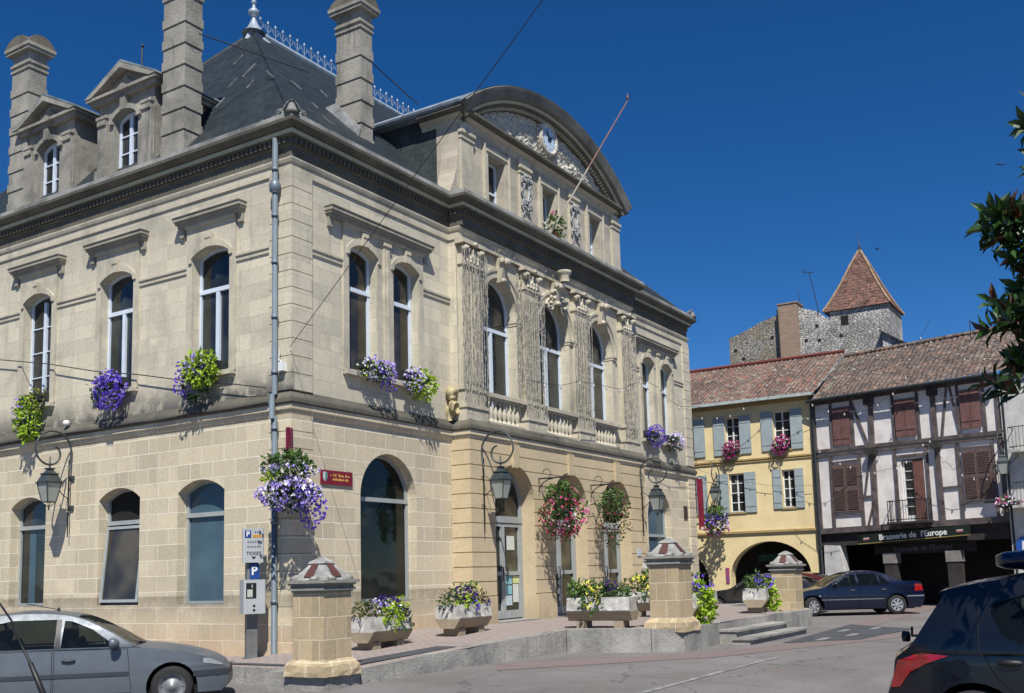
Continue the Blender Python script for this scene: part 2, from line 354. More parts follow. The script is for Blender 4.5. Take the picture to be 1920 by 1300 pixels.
mb.add([(-1.84,.1,.0),(.2,.1,.0),(.2,40,.0),(-1.84,40,.0)],[(0,1,2,3)])
mb.build('terrace_pavement',M_pink,kind='structure',label='pinkish paved terrace in front of the town hall')
mb=MB()
kp=[(p[0],p[1],p[2]) for p in TER]
W_=.28
for i in range(len(kp)-1):
    a,b=Vector(kp[i]),Vector(kp[i+1]); L=(b-a).length; n=max(1,int(L/.9)) if L<20 else 12
    for k in range(n):
        p,q=a.lerp(b,k/n),a.lerp(b,(k+1)/n); d=(q-p); nn=Vector((-d.y,d.x,0)).normalized()*W_
        if nn.dot(Vector((8,3,0))-p)<0: nn=-nn
        g=d.normalized()*.006; j=random.uniform(-.008,.008)
        P0=[p+g,q-g,q-g+nn,p+g+nn]
        mb.add([(v.x,v.y,v.z-.75) for v in P0]+[(v.x,v.y,v.z+.006+j) for v in P0],[(0,1,5,4),(1,2,6,5),(2,3,7,6),(3,0,4,7),(4,5,6,7)])
mb.build('kerb_wall',M_kerb,kind='structure',label='low grey stone kerb wall carrying the terrace')
for k,(z,y0,y1,xa,xb) in enumerate([(.145,-5.76,-6.15,6.9,10.35),(-.005,-6.16,-6.55,6.6,10.6)]):
    mb=MB(); mb.box(xa,xb,y1,y0,-.5,z-.05); mb.box(xa-.03,xb+.03,y1-.05,y0,z-.045,z)
    mb.build('stone_step',M_kerb,kind='structure',label=['upper','lower'][k]+' grey stone step leading up to the terrace')
# lead/dark gutter strip along the pavement edge
mb=MB(); mb.add([(-1.57,-2.0,.012),(-1.1,-2.0,.012),(-1.1,30,.012),(-1.57,30,.012)],[(0,1,2,3)])
mb.add([(-1.5,-2.66,.02),(1.2,-2.96,.16),(1.2,-2.5,.16),(-1.5,-2.15,.02)],[(0,1,2,3)])
mb.build('asphalt_edge',M_dark,kind='structure',label='dark asphalt edging of the pavement by the corner pillar')
# ------------------------------------------------------------------ town hall
def arch(u0,u1,v0,vs,rise,n=14):
    c=(u0+u1)/2;h=(u1-u0)/2; Rr=(h*h+rise*rise)/(2*rise); cz=vs+rise-Rr; a0=math.asin(min(1,h/Rr))
    return [(u0,v0),(u1,v0)]+[(c+Rr*math.sin(a0*(1-2*k/n)),cz+Rr*math.cos(a0*(1-2*k/n))) for k in range(n+1)]
TH=thing('town_hall',(0,0,0),'large cream limestone town hall with arched windows, slate roof and clock pediment','town hall')
W=20.05; DEP=13.4; AX0,AX1=5.3,14.78
def wall(name,P,out,holes,depths,mat):
    mb=MB(); mb.poly(P,out,holes,0)
    for h,d in zip(holes,depths): mb.rim(P,h,0,d)
    return mb.build(name,mat,TH)
def inset(u0,u1,v0,vs,rise,f): return (u0+f,u1-f,v0+f,vs,max(.02,rise-f if rise>f*1.6 else rise*.7))
def window(P,u0,u1,v0,vs,rise,rec,trans=None,mull=True,fm=None,gm=None,fw=.055,bars=(),name='window',sill=None,open_=None):
    fm=fm or M_white; gm=gm or M_glass
    mb=MB(); o=arch(u0+.002,u1-.002,v0+.002,vs,rise-.002); i=arch(*inset(u0,u1,v0,vs,rise,fw))
    mb.slab(P,o,[i],rec-.035,rec+.04)
    if trans: mb.pbox(P,u0+.01,u1-.01,trans-.045,trans+.045,rec-.05,rec+.045)
    c=(u0+u1)/2; top=(trans-.04) if trans else vs
    if mull: mb.pbox(P,c-.05,c+.05,v0+.01,top,rec-.045,rec+.046)
    for (a,b,cc,d) in bars: mb.pbox(P,a,b,cc,d,rec-.02,rec+.03)
    wdw=mb.build(name,fm,TH)
    g=MB(); g.poly(P,arch(u0+.004,u1-.004,v0+.004,vs,rise-.004),(),rec+.01); g.build('pane',gm,wdw)
    return wdw
E0=-.6
# front side bays, ground floor
F0=Pf(0)
LW=arch(2.0,3.9,.93,3.13,.95,24); RW=arch(16.1,17.95,.93,3.13,.95,24)
wall('ground_floor_wall',F0,[(0,E0),(AX0,E0),(AX0,4.7),(0,4.7)],[LW],[.3],M_gf)
wall('ground_floor_wall',F0,[(AX1,E0),(W,E0),(W,4.7),(AX1,4.7)],[RW],[.3],M_gf)
# radiating voussoir joints around the arches (raised pale mortar lines)
M_mort=simple('lime_mortar',(.62,.56,.43),.95,var=.1)
def voussoirs(P,cx,cz,r,L,n,a0,a1,w=.012,d=-.003,mat=None):
    mb=MB()
    for k in range(n+1):
        a=a0+(a1-a0)*k/n; ca,sa=math.cos(a),math.sin(a); LL=L*(1+.25*(k%2))
        px,pz=-sa*w/2,ca*w/2
        mb.add([P(cx+r*ca+px,cz+r*sa+pz,d),P(cx+(r+LL)*ca+px,cz+(r+LL)*sa+pz,d),P(cx+(r+LL)*ca-px,cz+(r+LL)*sa-pz,d),P(cx+r*ca-px,cz+r*sa-pz,d)],[(0,1,2,3)])
    return mb.build('voussoir_joints',mat or M_mort,TH)
voussoirs(F0,2.95,3.13,.96,.5,10,.05,PI-.05); voussoirs(F0,17.02,3.13,.96,.5,10,.05,PI-.05)
# side, ground floor
S0=Ps(0)
SG=[(1.83,3.21),(4.41,5.79),(7.72,9.08),(10.6,11.98)]
SGh=[arch(a,b,1.0,3.28,.24,12) for a,b in SG]
wall('ground_floor_wall',S0,[(0,E0),(DEP,E0),(DEP,4.7),(0,4.7)],SGh,[.28]*4,M_gf)
for a,b in SG: voussoirs(S0,(a+b)/2,3.28-1.2,1.45,.62,6,PI/2-.42,PI/2+.42)
SU=[(1.69,2.81),(4.71,5.84),(7.66,8.76),(10.6,11.72)]
SUh=[arch(a,b,5.72,8.2,.17,12) for a,b in SU]
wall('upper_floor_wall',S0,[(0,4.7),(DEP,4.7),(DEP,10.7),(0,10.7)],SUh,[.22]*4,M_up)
FU=[(1.64,2.57),(3.11,4.04)]; FR=[(16.03,16.96),(17.5,18.43)]
for (X0,X1,L) in ((0,AX0,FU),(AX1,W,FR)):
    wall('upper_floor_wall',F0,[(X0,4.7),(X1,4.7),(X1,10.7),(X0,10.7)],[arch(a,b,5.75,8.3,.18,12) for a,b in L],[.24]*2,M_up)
# back and far walls
mb=MB(); mb.box(.3,W-.01,DEP-.3,DEP-.001,E0,10.6); mb.box(W-.3,W-.001,.02,DEP-.31,E0,10.6); mb.build('rear_wall',M_up,TH)
# windows ground
gw=window(F0,2.0,3.9,.93,3.13,.95,.28,trans=3.1,mull=False,fm=M_gfr,gm=M_gfg,fw=.07)
mb=MB(); mb.pbox(F0,1.97,3.93,.84,.93,.02,.32); mb.build('window_sill',M_gfr,gw)
gw=window(F0,16.1,17.95,.93,3.13,.95,.26,trans=2.6,mull=False,fm=M_gfr,gm=M_gblue,fw=.07)
for j,(a,b) in enumerate(SG):
    fmj=M_gfr
    if j==1:
        o=window(S0,a,b,1.0,3.28,.24,.27,trans=2.78,mull=False,fm=M_gfr,gm=M_blk,fw=.06)
        mb=MB(); # bottom-hung sash tilted inwards/outwards
        def tilt(u,v,d=0): 
            t=(2.72-v); return (.20+d-.03-.10*max(0,t),u,v)
        mb.slab(tilt,[(a+.05,1.06),(b-.06,1.06),(b-.06,2.7),(a+.05,2.7)],[[(a+.12,1.12),(b-.13,1.12),(b-.13,2.64),(a+.12,2.64)]],0,.05)
        s=mb.build('open_sash',M_gfr,o); mb=MB(); mb.poly(tilt,[(a+.1,1.1),(b-.12,1.1),(b-.12,2.66),(a+.1,2.66)],(),.03); mb.build('sash_pane',M_glbr,o)
    else:
        o=window(S0,a,b,1.0,3.28,.24,.27,trans=2.82,mull=False,fm=M_gfr,gm=M_glass if j!=0 else M_gblue,fw=.06)
        if j==2:
            mb=MB(); mb.pbox(S0,a+.75,a+1.0,1.06,2.74,.275,.279); mb.build('curtain',M_gblue,o)
    mb=MB(); mb.pbox(S0,a-.02,b+.02,.93,1.0,.02,.33); mb.build('window_sill',M_gfr,o)
# windows upper + surrounds
def surround(P,L,z0,zs,rise,hoodz,ext,hw):
    uA,uB=L[0][0]-.17,L[-1][1]+.17
    mb=MB(); holes=[arch(a,b,z0-.02,zs,rise,12) for a,b in L]
    mb.slab(P,[(uA,z0-.05),(uB,z0-.05),(uB,hoodz),(uA,hoodz)],holes,-.05,-.001)
    for a,b in L:
        oo=arch(a-.09,b+.09,zs-.1,zs+.02,rise+.13,12); ii=arch(a,b,zs-.1,zs,rise,12)
        mb.ring(P,oo,ii,-.085,-.052)
        c=(a+b)/2; mb.pbox(P,c-.1,c+.1,zs+rise-.02,zs+rise+.26,-.13,-.05)
        for k in (-.06,0,.06): mb.pbox(P,c+k-.02,c+k+.02,zs+rise+.17,zs+rise+.21,-.15,-.13)
    if len(L)>1:
        c=(L[0][1]+L[1][0])/2; mb.pbox(P,c-.09,c+.09,z0,zs+.35,-.11,-.05); mb.pbox(P,c-.035,c+.035,z0,zs+.25,-.14,-.11); mb.pbox(P,c-.12,c+.12,zs+.35,zs+.42,-.14,-.05)
    mb.pbox(P,uA-.02,uB+.02,hoodz,hoodz+.06,-.10,0)
    mb.build('window_surround',M_trim,TH)
    mb=MB(); u0,u1=hw
    for k,(e,z_,z2,d) in enumerate([(-.06,.06,.12,.13),(-.02,.12,.17,.17),(0,.17,.24,.22)]):
        mb.pbox(P,u0-e,u1+e,hoodz+z_+.002*k,hoodz+z2+.002*k,-d,-.0)
    for s,u in ((1,u0+.12),(-1,u1-.12)):
        mb.pbox(P,u-.06,u+.06,hoodz-.14,hoodz+.06,-.07,0)
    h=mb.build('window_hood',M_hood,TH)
    mb=MB(); mb.pbox(P,u0-.01,u1+.01,hoodz+.245,hoodz+.27,-.235,0); mb.build('hood_capping',M_cor,h)
    mb=MB()
    for a,b in L: mb.pbox(P,a-.16,b+.16,z0-.13,z0-.05,-.13,0); mb.pbox(P,a-.12,a-.02,z0-.2,z0-.13,-.07,0); mb.pbox(P,b+.02,b+.12,z0-.2,z0-.13,-.07,0)
    mb.build('window_sill',M_trim,TH)
for a,b in SU:
    c=(a+b)/2; surround(S0,[(a,b)],5.72,8.2,.17,8.86,0,(c-1.0,c+1.0))
surround(F0,FU,5.75,8.3,.18,8.78,0,(.95,4.42)); surround(F0,FR,5.75,8.3,.18,8.78,0,(15.4,18.75))
for j,(a,b) in enumerate(SU):
    c=(a+b)/2
    if j==2: window(S0,a,b,5.72,8.2,.17,.2,trans=None,bars=[(a,b,z-.012,z+.012) for z in (6.4,7.0,7.6)])
    else: window(S0,a,b,5.72,8.2,.17,.2,trans=7.5)
for (a,b) in FU+FR: window(F0,a,b,5.75,8.3,.18,.22,trans=7.55,mull=False,fw=.07,gm=M_glbr)
# string bands between windows (upper floor)
def band(P,u0,u1,z,name='impost_band'):
    mb=MB(); mb.pbox(P,u0,u1,z,z+.045,-.045,0); mb.pbox(P,u0,u1,z-.1,z-.06,-.03,0); mb.pbox(P,u0,u1,z-.06,z,-.018,0); mb.build(name,M_trim,TH)
prev=.56
for a,b in SU+[(DEP,DEP)]:
    band(S0,prev,a-.17,8.02); prev=b+.17
for u0,u1 in ((.54,1.46),(4.22,5.3),(14.8,15.85),(18.61,19.5)): band(F0,u0,u1,8.02)
# quoins (rusticated corner pilasters): blocks with open joints
def quoin(name,cx0,cx1,cy0,cy1,z0,z1,h,mat,gap=.018,inn=.03):
    mb=MB(); n=round((z1-z0)/h); hh=(z1-z0)/n
    for k in range(n): mb.box(cx0,cx1,cy0,cy1,z0+k*hh+gap/2,z0+(k+1)*hh-gap/2)
    mb.box(cx0+inn,cx1-inn,cy0+inn,cy1-inn,z0,z1)
    mb.build(name,mat,TH)
quoin('corner_quoin',-.05,.535,-.05,.56,.93,4.62,.34,M_gf)
quoin('corner_quoin',-.05,.535,-.05,.56,5.08,9.5,.33,M_up)
quoin('corner_quoin',W-.535,W+.05,-.05,.56,.93,4.62,.34,M_gf)
quoin('corner_quoin',W-.535,W+.05,-.05,.56,5.08,9.5,.33,M_up)
mb=MB(); mb.box(-.05,.54,-.05,.57,E0,.928); mb.box(W-.54,W+.05,-.05,.57,E0,.928); mb.build('plinth_block',M_gf,TH)
# avant-corps ground floor: banded rustication
A0=Pf(-.5); AR=[(6.28,8.12),(9.1,10.94),(11.9,13.74)]
mb=MB(); Ah=[arch(a,b,.32,3.21,.92,24) for a,b in AR]
mb.poly(A0,[(AX0,E0),(AX1,E0),(AX1,4.7),(AX0,4.7)],Ah,.0)
for h in Ah: mb.rim(A0,h,0,.42)
mb.box(AX0,AX0+.01,-.5,0,E0,4.7); mb.box(AX1-.01,AX1,-.5,0,E0,4.7)
mb.build('ground_floor_wall',M_av,TH)
def hole_iv(a,b,z):
    c=(a+b)/2;r=(b-a)/2
    if z<=3.21: return a,b
    t=r*r-(z-3.21)**2
    return (c,c) if t<=0 else (c-math.sqrt(t),c+math.sqrt(t))
mb=MB()
def course(z0,z1,d=-.035,K=6):
    hs=[h for h in AR if z0<4.13]
    ends=[(lambda z:AX0-.035)]
    for a,b in hs: ends+= [ (lambda z,a=a,b=b:hole_iv(a,b,z)[0]-.0), (lambda z,a=a,b=b:hole_iv(a,b,z)[1]+.0)]
    ends.append(lambda z:AX1+.035)
    for i in range(0,len(ends),2):
        rows=[z0+(z1-z0)*k/K for k in range(K+1)]
        vs=[];fs=[]
        for z in rows:
            l,r_=ends[i](z),ends[i+1](z); vs+=[A0(l,z,d),A0(r_,z,d),A0(l,z,.0),A0(r_,z,.0)]
        for k in range(K):
            b=k*4; fs+=[(b,b+1,b+5,b+4),(b,b+4,b+6,b+2),(b+1,b+3,b+7,b+5)]
        fs+=[(0,2,3,1),(K*4,K*4+1,K*4+3,K*4+2)]
        mb.add(vs,fs)
z=.95
ZC=[]
while z<4.5:
    z2=min(z+.34,4.62); ZC.append((z,z2)); course(z+.01,z2-.012); z=z2
for z0,z1 in ZC:  # return faces of the projecting block
    mb.box(AX0-.035,AX0-.001,-.497,-.0,z0+.01,z1-.012); mb.box(AX1+.001,AX1+.035,-.497,0,z0+.01,z1-.012)
mb.build('rusticated_block',M_av,TH)
mb=MB()
for u0,u1 in ((AX0-.06,6.26),(8.14,9.08),(10.96,11.88),(13.76,AX1+.06)):
    mb.pbox(A0,u0,u1,E0,.94,-.06,.0)
mb.box(AX0-.06,AX0,-.56,0,E0,.94); mb.build('pier_base',M_av,TH)
mb=MB()
for a,b in AR:
    c=(a+b)/2; mb.add([A0(c-.1,4.06,-.09),A0(c+.1,4.06,-.09),A0(c+.15,4.62,-.12),A0(c-.15,4.62,-.12),A0(c-.1,4.06,.02),A0(c+.1,4.06,.02),A0(c+.15,4.62,.02),A0(c-.15,4.62,.02)],[(0,1,2,3),(0,3,7,4),(1,5,6,2),(0,4,5,1),(3,2,6,7)])
mb.build('keystone',M_av,TH)
# entrance doors
for j,(a,b) in enumerate(AR):
    a2,b2=a,b; d0=.36
    mb=MB(); o=arch(a+.003,b-.003,.33,3.21,.917,20); i=arch(a+.09,b-.09,.34,3.21,.83,20)
    mb.slab(A0,o,[i],d0,d0+.1); mb.pbox(A0,a+.01,b-.01,2.72,2.88,d0-.02,d0+.11)
    c=(a+b)/2
    dr=mb.build('entrance_door',M_gfr,TH)
    g=MB(); g.poly(A0,arch(a+.01,b-.01,.33,3.21,.91,20),(),d0+.06); g.build('pane',M_glass2,dr)
    for s,(l,r_) in enumerate(((a+.1,c-.01),(c+.01,b-.1))):
        mb=MB(); mb.slab(A0,[(l,.37),(r_,.37),(r_,2.7),(l,2.7)],[[(l+.07,.56),(r_-.07,.56),(r_-.07,1.42),(l+.07,1.42)],[(l+.07,1.52),(r_-.07,1.52),(r_-.07,2.62),(l+.07,2.62)]],d0+.0,d0+.055)
        mb.build('door_leaf',M_gfr,dr)
    mb=MB(); mb.smooth=True
    for s in (-1,1):
        u=c+s*.1; mb.tube([A0(u,1.3,d0-.0),A0(u,1.3,d0-.06),A0(u,1.62,d0-.06),A0(u,1.62,d0)],.014)
    mb.build('door_handle',M_iron,dr)
    mb=MB(); mb.pbox(A0,a-.03,b+.03,-.3,.33,-.1,.5); mb.build('door_step',M_kerb,dr)
# paper notices inside the left door
def sheet(u0,u1,z0,z1,mat,j): 
    mb=MB(); mb.pbox(A0,u0,u1,z0,z1,.395,.398); return mb.build('notice',mat,TH)
M_pap=[simple('notice_white',(.62,.64,.6),.8,var=.1,vs=25),simple('notice_teal',(.08,.30,.36),.8,var=.5,vs=14,c2=(.4,.55,.55)),simple('notice_yellow',(.62,.66,.30),.8,var=.1,vs=12),simple('notice_pale',(.5,.6,.66),.8,var=.2,vs=20)]
for (u0,u1,z0,z1,k) in ((7.42,7.78,2.05,2.4,0),(7.30,7.62,1.2,1.4,1),(7.32,7.62,.95,1.17,1),(7.32,7.62,.68,.92,3),(7.66,7.92,.75,1.2,0),(7.66,7.95,1.22,1.40,2),(6.5,6.72,.7,1.2,0),(6.45,6.66,1.6,2.1,3),(9.55,9.8,1.4,1.7,0)): sheet(u0,u1,z0,z1,M_pap[k],k)
# ---------------- string course, architrave, cornice
path=[(0,DEP),(0,0),(AX0,0),(AX0,-.5),(AX1,-.5),(AX1,0),(W,0),(W,DEP)]
path=path[::-1][::-1]
def sweepb(name,prof,mat,path=path):
    mb=MB(); mb.sweep(path,prof); return mb.build(name,mat,TH)
sweepb('string_course',[(.0,4.60),(.03,4.62),(.05,4.66),(.05,4.69),(.085,4.71),(.085,4.81)],M_gf)
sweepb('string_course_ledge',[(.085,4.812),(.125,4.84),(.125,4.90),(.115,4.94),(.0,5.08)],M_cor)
upath=[(0,DEP),(0,0),(AX0,0),(AX0,-.3),(AX1,-.3),(AX1,0),(W,0),(W,DEP)]
sweepb('architrave',[(0,9.46),(.035,9.47),(.035,9.55),(.02,9.56),(.02,9.66),(.05,9.68),(.07,9.74),(.07,9.77),(0,9.79)],M_trim,upath)
cpath=[(0,DEP),(0,0),(AX0,0),(AX0,-.42),(AX1,-.42),(AX1,0),(W,0),(W,DEP)]
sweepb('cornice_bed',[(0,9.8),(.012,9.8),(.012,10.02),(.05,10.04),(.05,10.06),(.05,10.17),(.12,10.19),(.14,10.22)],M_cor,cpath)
sweepb('cornice_fillet',[(.14,10.222),(.16,10.225),(.16,10.30),(.14,10.305)],M_corl,cpath)
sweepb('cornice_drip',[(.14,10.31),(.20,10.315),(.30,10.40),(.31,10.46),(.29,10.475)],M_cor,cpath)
mb=MB(); mb.sweep(cpath,[(.29,10.476),(.255,10.585),(.12,10.615),(-.3,10.625)]); cap=mb.build('cornice_capping',M_top,TH)
def dentil_run(p,q,nx_,ny_):
    mb=MB(); p=Vector(p);q=Vector(q); L=(q-p).length; t=(q-p)/L; n=Vector((nx_,ny_)); k=int(L/.13); vs=[];fs=[]
    for i in range(k):
        for (a,o) in ((0,.052),(0,.115),(.07,.115),(.07,.052)):
            c=p+t*(i*.13+a)+n*o
            for z in (10.065,10.168): vs.append((c.x,c.y,z))
        b=i*8; fs+=[(b,b+2,b+3,b+1),(b+2,b+4,b+5,b+3),(b+4,b+6,b+7,b+5),(b,b+6,b+4,b+2)]
        if i<k-1: fs.append((b+6,b+8,b+9,b+7))
    mb.add(vs,fs); mb.build('dentil_course',M_cor,TH)
dentil_run((0,DEP),(0,.0),-1,0); dentil_run((0,0),(AX0,0),0,-1); dentil_run((AX0,-.42),(AX1,-.42),0,-1); dentil_run((AX1,0),(W,0),0,-1); dentil_run((AX0,0),(AX0,-.42),-1,0)
# corner acroteria (palmette ornaments)
mb=MB(); mb.smooth=True
for (x,y,sx) in ((-.2,-.2,1),(W+.2,-.2,-1)):
    mb.lathe([(.001,.24),(.05,.20),(.08,.14),(.11,.06),(.16,0)],(x,y,10.56),8)
    for dx,dy in ((0,1),(sx,0)):
        pts=[]
        for k in range(14):
            t=k/13; a=t*2.6*PI; r=.11*(1-t*.7)
            pts.append((x+dx*(.32+r*math.cos(a)),y+dy*(.32+r*math.cos(a)),10.62+r*math.sin(a)))
        mb.tube([(x,y,10.84),(x+dx*.12,y+dy*.12,10.8),(x+dx*.25,y+dy*.25,10.68)]+pts,.03,5)
        mb.tube([(x+dx*.4,y+dy*.4,10.62),(x+dx*.7,y+dy*.7,10.56),(x+dx*.85,y+dy*.85,10.6),(x+dx*.8,y+dy*.8,10.64)],[.035,.03,.02,.012],5)
mb.build('corner_ornament',M_top,TH)
# ---------------- avant-corps upper storey
U0=Pf(-.22); UA=[(6.35,7.95),(9.12,10.74),(11.87,13.45)]
Uh=[arch(a,b,5.05,8.12,(b-a)/2,24) for a,b in UA]
mb=MB(); mb.poly(U0,[(AX0,4.7),(AX1,4.7),(AX1,9.5),(AX0,9.5)],Uh,0)
for h in Uh: mb.rim(U0,h,0,.34)
mb.box(AX0,AX0+.01,-.22,0,4.7,9.5); mb.box(AX1-.01,AX1,-.22,0,4.7,9.5); mb.build('upper_floor_wall',M_up,TH)
mb=MB(); mb.box(AX0,AX1,-.42,-.0,9.79,10.3); mb.box(AX0,AX1,-.3,-.01,9.5,9.78); mb.build('frieze',M_cor,TH)
for a,b in UA:
    c=(a+b)/2;r=(b-a)/2
    mb=MB()
    for (r0,r1,d) in ((0,.10,-.05),(.10,.17,-.035),(.17,.24,-.07)):
        mb.ring(U0,arch(a-r1,b+r1,7.995,8.12,r+r1,24),arch(a-r0,b+r0,7.995,8.12,r+r0,24),d,-.001)
    mb.build('arch_moulding',M_trim,TH)
    mb=MB(); mb.pbox(U0,a-.26,a+.03,7.92,7.99,-.1,.28); mb.pbox(U0,b-.03,b+.26,7.92,7.99,-.1,.28); mb.pbox(U0,a-.24,a+.015,7.85,7.919,-.075,.28); mb.pbox(U0,b-.015,b+.24,7.85,7.919,-.075,.28)
    mb.pbox(U0,a-.2,a-.003,5.9,7.85,-.03,-.001);mb.pbox(U0,b+.003,b+.2,5.9,7.85,-.03,-.001); mb.build('impost',M_trim,TH)
    # keystone with scroll
    mb=MB(); mb.smooth=False; mb.add([U0(c-.09,8.8,-.16),U0(c+.09,8.8,-.16),U0(c+.15,9.42,-.3),U0(c-.15,9.42,-.3),U0(c-.09,8.8,0),U0(c+.09,8.8,0),U0(c+.15,9.42,0),U0(c-.15,9.42,0)],[(0,1,2,3),(0,3,7,4),(1,5,6,2),(0,4,5,1),(3,2,6,7)])
    mb.smooth=True
    for s in (-1,1): mb.lathe([(.0,-.03),(.07,-.025),(.08,0),(.07,.025),(.0,.03)],(c+s*.16,-.22-.24,9.32),10,'x')
    mb.lathe([(.0,-.12),(.09,-.1),(.11,0),(.09,.1),(.0,.12)],(c,-.22-.28,9.3),10,'x')
    mb.lathe([(.0,-.09),(.06,-.07),(.07,0),(.06,.07),(.0,.09)],(c,-.22-.18,8.84),10,'x')
    if c>9.5 and c<10.5:
        mb.lathe([(.12,0),(.15,.05),(.13,.12),(.17,.2),(.2,.24),(.2,.3),(.14,.32)],(c,-.62,9.42),14)
        random.seed(3)
        for k in range(26):
            q_=random.uniform(-1,1); mb.lathe([(0,-.06),(.05,-.03),(.06,0),(.04,.04),(0,.06)],(c+q_*.45,-.32-random.random()*.12,8.85+random.random()*.45-.2*abs(q_)),6)
        for s in (-1,1):
            pts=[]
            for k in range(18):
                t=k/17; aa=t*2.8*PI; r_=.2*(1-t*.75); pts.append((c+s*(.36+r_*math.cos(aa)),-.34,8.72+r_*math.sin(aa)))
            mb.tube(pts,.04,6)
    mb.build('scroll_keystone',M_trim,TH)
    dr=window(U0,a,b,5.1,8.12,r,.3,trans=7.62,mull=True,fw=.07,gm=M_glass)
    # balustrade
    bl=MB(); bl.pbox(U0,a-.14,b+.14,5.76,5.86,-.2,-.01); bl.pbox(U0,a-.06,b+.06,5.70,5.759,-.15,-.012); bl.pbox(U0,a-.06,b+.06,5.06,5.16,-.16,-.01)
    bo=bl.build('balustrade',M_trim,TH)
    n=7
    for k in range(n):
        u=a+.09+(b-a-.18)*(k+.5)/n; m2=MB(); m2.smooth=True
        m2.lathe([(.06,0),(.06,.05),(.035,.07),(.04,.1),(.07,.2),(.065,.27),(.03,.4),(.028,.43),(.045,.46),(.05,.5),(.05,.545)],(u,-.22-.08,5.16),10)
        m2.build('baluster',M_trim,bo)
# pilasters with bases, flutes, capitals
PIL=[(5.36,6.12),(8.16,8.92),(10.93,11.69),(13.92,14.68)]
random.seed(11)
for (a,b) in PIL:
    c=(a+b)/2
    mb=MB(); mb.pbox(U0,a-.08,b+.08,4.98,5.36,-.24,0); mb.pbox(U0,a-.11,b+.11,5.36,5.44,-.27,0); mb.pbox(U0,a-.04,b+.04,5.44,5.8,-.18,0); mb.pbox(U0,a-.08,b+.08,5.8,5.87,-.21,0)
    mb.pbox(U0,a+.02,b-.02,5.87,8.86,-.13,0)
    nf=5
    for k in range(nf): 
        u=a+.04+(b-a-.08)*(k+.5)/nf; mb.pbox(U0,u-.035,u+.035,6.0,8.74,-.155,-.13)
    mb.build('pilaster',M_trim,TH)
    mb=MB(); mb.pbox(U0,a-.02,b+.02,8.86,8.93,-.19,0); mb.pbox(U0,a+.03,b-.03,8.93,9.34,-.15,0); mb.pbox(U0,a-.1,b+.1,9.36,9.46,-.27,0)
    mb.smooth=True
    for s in (-1,1):
        mb.lathe([(0,-.06),(.09,-.05),(.115,0),(.09,.05),(0,.06)],(c+s*.33,-.22-.2,9.24),10,'y'); mb.lathe([(0,-.03),(.05,-.02),(.05,.02),(0,.03)],(c+s*.33,-.22-.28,9.24),8,'y')
    for rowz,nn,hh in ((8.95,4,.17),(9.1,3,.2)):
        for k in range(nn):
            u=a+.1+(b-a-.2)*(k+.5)/nn; mb.lathe([(.05,0),(.06,hh*.5),(.075,hh*.85),(.03,hh)],(u,-.22-.17,rowz),6)
    mb.lathe([(0,-.04),(.07,-.03),(.07,.03),(0,.04)],(c,-.22-.28,9.38),8,'y')
    mb.build('capital',M_trim,TH)
# pale lion-head like carved console by the avant-corps
mb=MB(); mb.smooth=True
mb.lathe([(0,-.14),(.12,-.12),(.17,-.03),(.16,.05),(.08,.1),(0,.1)],(5.17,-.1,5.72),12,'y'); 
for k in range(3): mb.lathe([(.13,-.1),(.16,-.07),(.15,0),(.09,.03)],(5.17,-.12-.02*k,5.38-.02*k),12,'y')
mb.lathe([(.06,0),(.09,.1),(.12,.2),(.1,.35)],(5.17,-.06,5.05),10); mb.lathe([(0,0),(.08,.04),(.1,.12),(.05,.2)],(5.14,-.14,5.5),8)
mb.build('carved_console',simple('ochre_stone',(.52,.44,.24),.8,var=.25,vs=8,c2=(.16,.13,.09)),TH)
# ---------------- attic with pediment
Y1=-.1; T0=Pf(Y1); TX0,TX1=5.68,14.5; TC=(TX0+TX1)/2
TW=[(6.93,7.76),(9.68,10.42),(12.46,13.2)]
th=[[(a,10.7),(b,10.7),(b,12.2),(a,12.2)] for a,b in TW]
mb=MB(); mb.poly(T0,[(TX0,10.5),(TX1,10.5),(TX1,12.75),(TX0,12.75)],th,0)
for h in th: mb.rim(T0,h,0,.32)
for X in (TX0,TX1): mb.box(X-.005 if X==TX1 else X,X if X==TX1 else X+.005,Y1,.57,10.5,12.75)
# flared volute feet at both ends
for X,s in ((TX0,-1),(TX1,1)):
    pr=[(0,10.5),(s*.42,10.5),(s*.36,10.75),(s*.2,11.05),(s*.08,11.4),(0,11.9)]
    mb.slab(lambda u,v,d=0:(X+u,Y1+.02+d,v),pr,(),0,.5)
mb.build('attic_wall',M_att,TH)
for a,b in TW:
    mb=MB(); mb.slab(T0,[(a-.14,10.7),(b+.14,10.7),(b+.14,12.42),(a-.14,12.42)],[[(a,10.69),(b,10.69),(b,12.2),(a,12.2)]],-.05,-.001)
    mb.pbox(T0,a-.08,b+.08,12.26,12.32,-.08,-.05); mb.pbox(T0,a-.2,a-.14,10.72,12.5,-.085,0); mb.pbox(T0,b+.14,b+.2,10.72,12.5,-.085,0); mb.build('window_surround',M_trim,TH)
    wd=MB(); c=(a+b)/2; wd.slab(T0,[(a,10.72),(b,10.72),(b,12.19),(a,12.19)],[[(a+.06,10.78),(b-.06,10.78),(b-.06,12.13),(a+.06,12.13)]],.26,.31); wd.pbox(T0,c-.04,c+.04,10.75,12.15,.255,.312); wd.pbox(T0,a,b,11.35,11.4,.262,.308)
    wo=wd.build('window',M_white,TH); g=MB(); g.poly(T0,[(a,10.7),(b,10.7),(b,12.2),(a,12.2)],(),.3); g.build('pane',M_glass,wo)
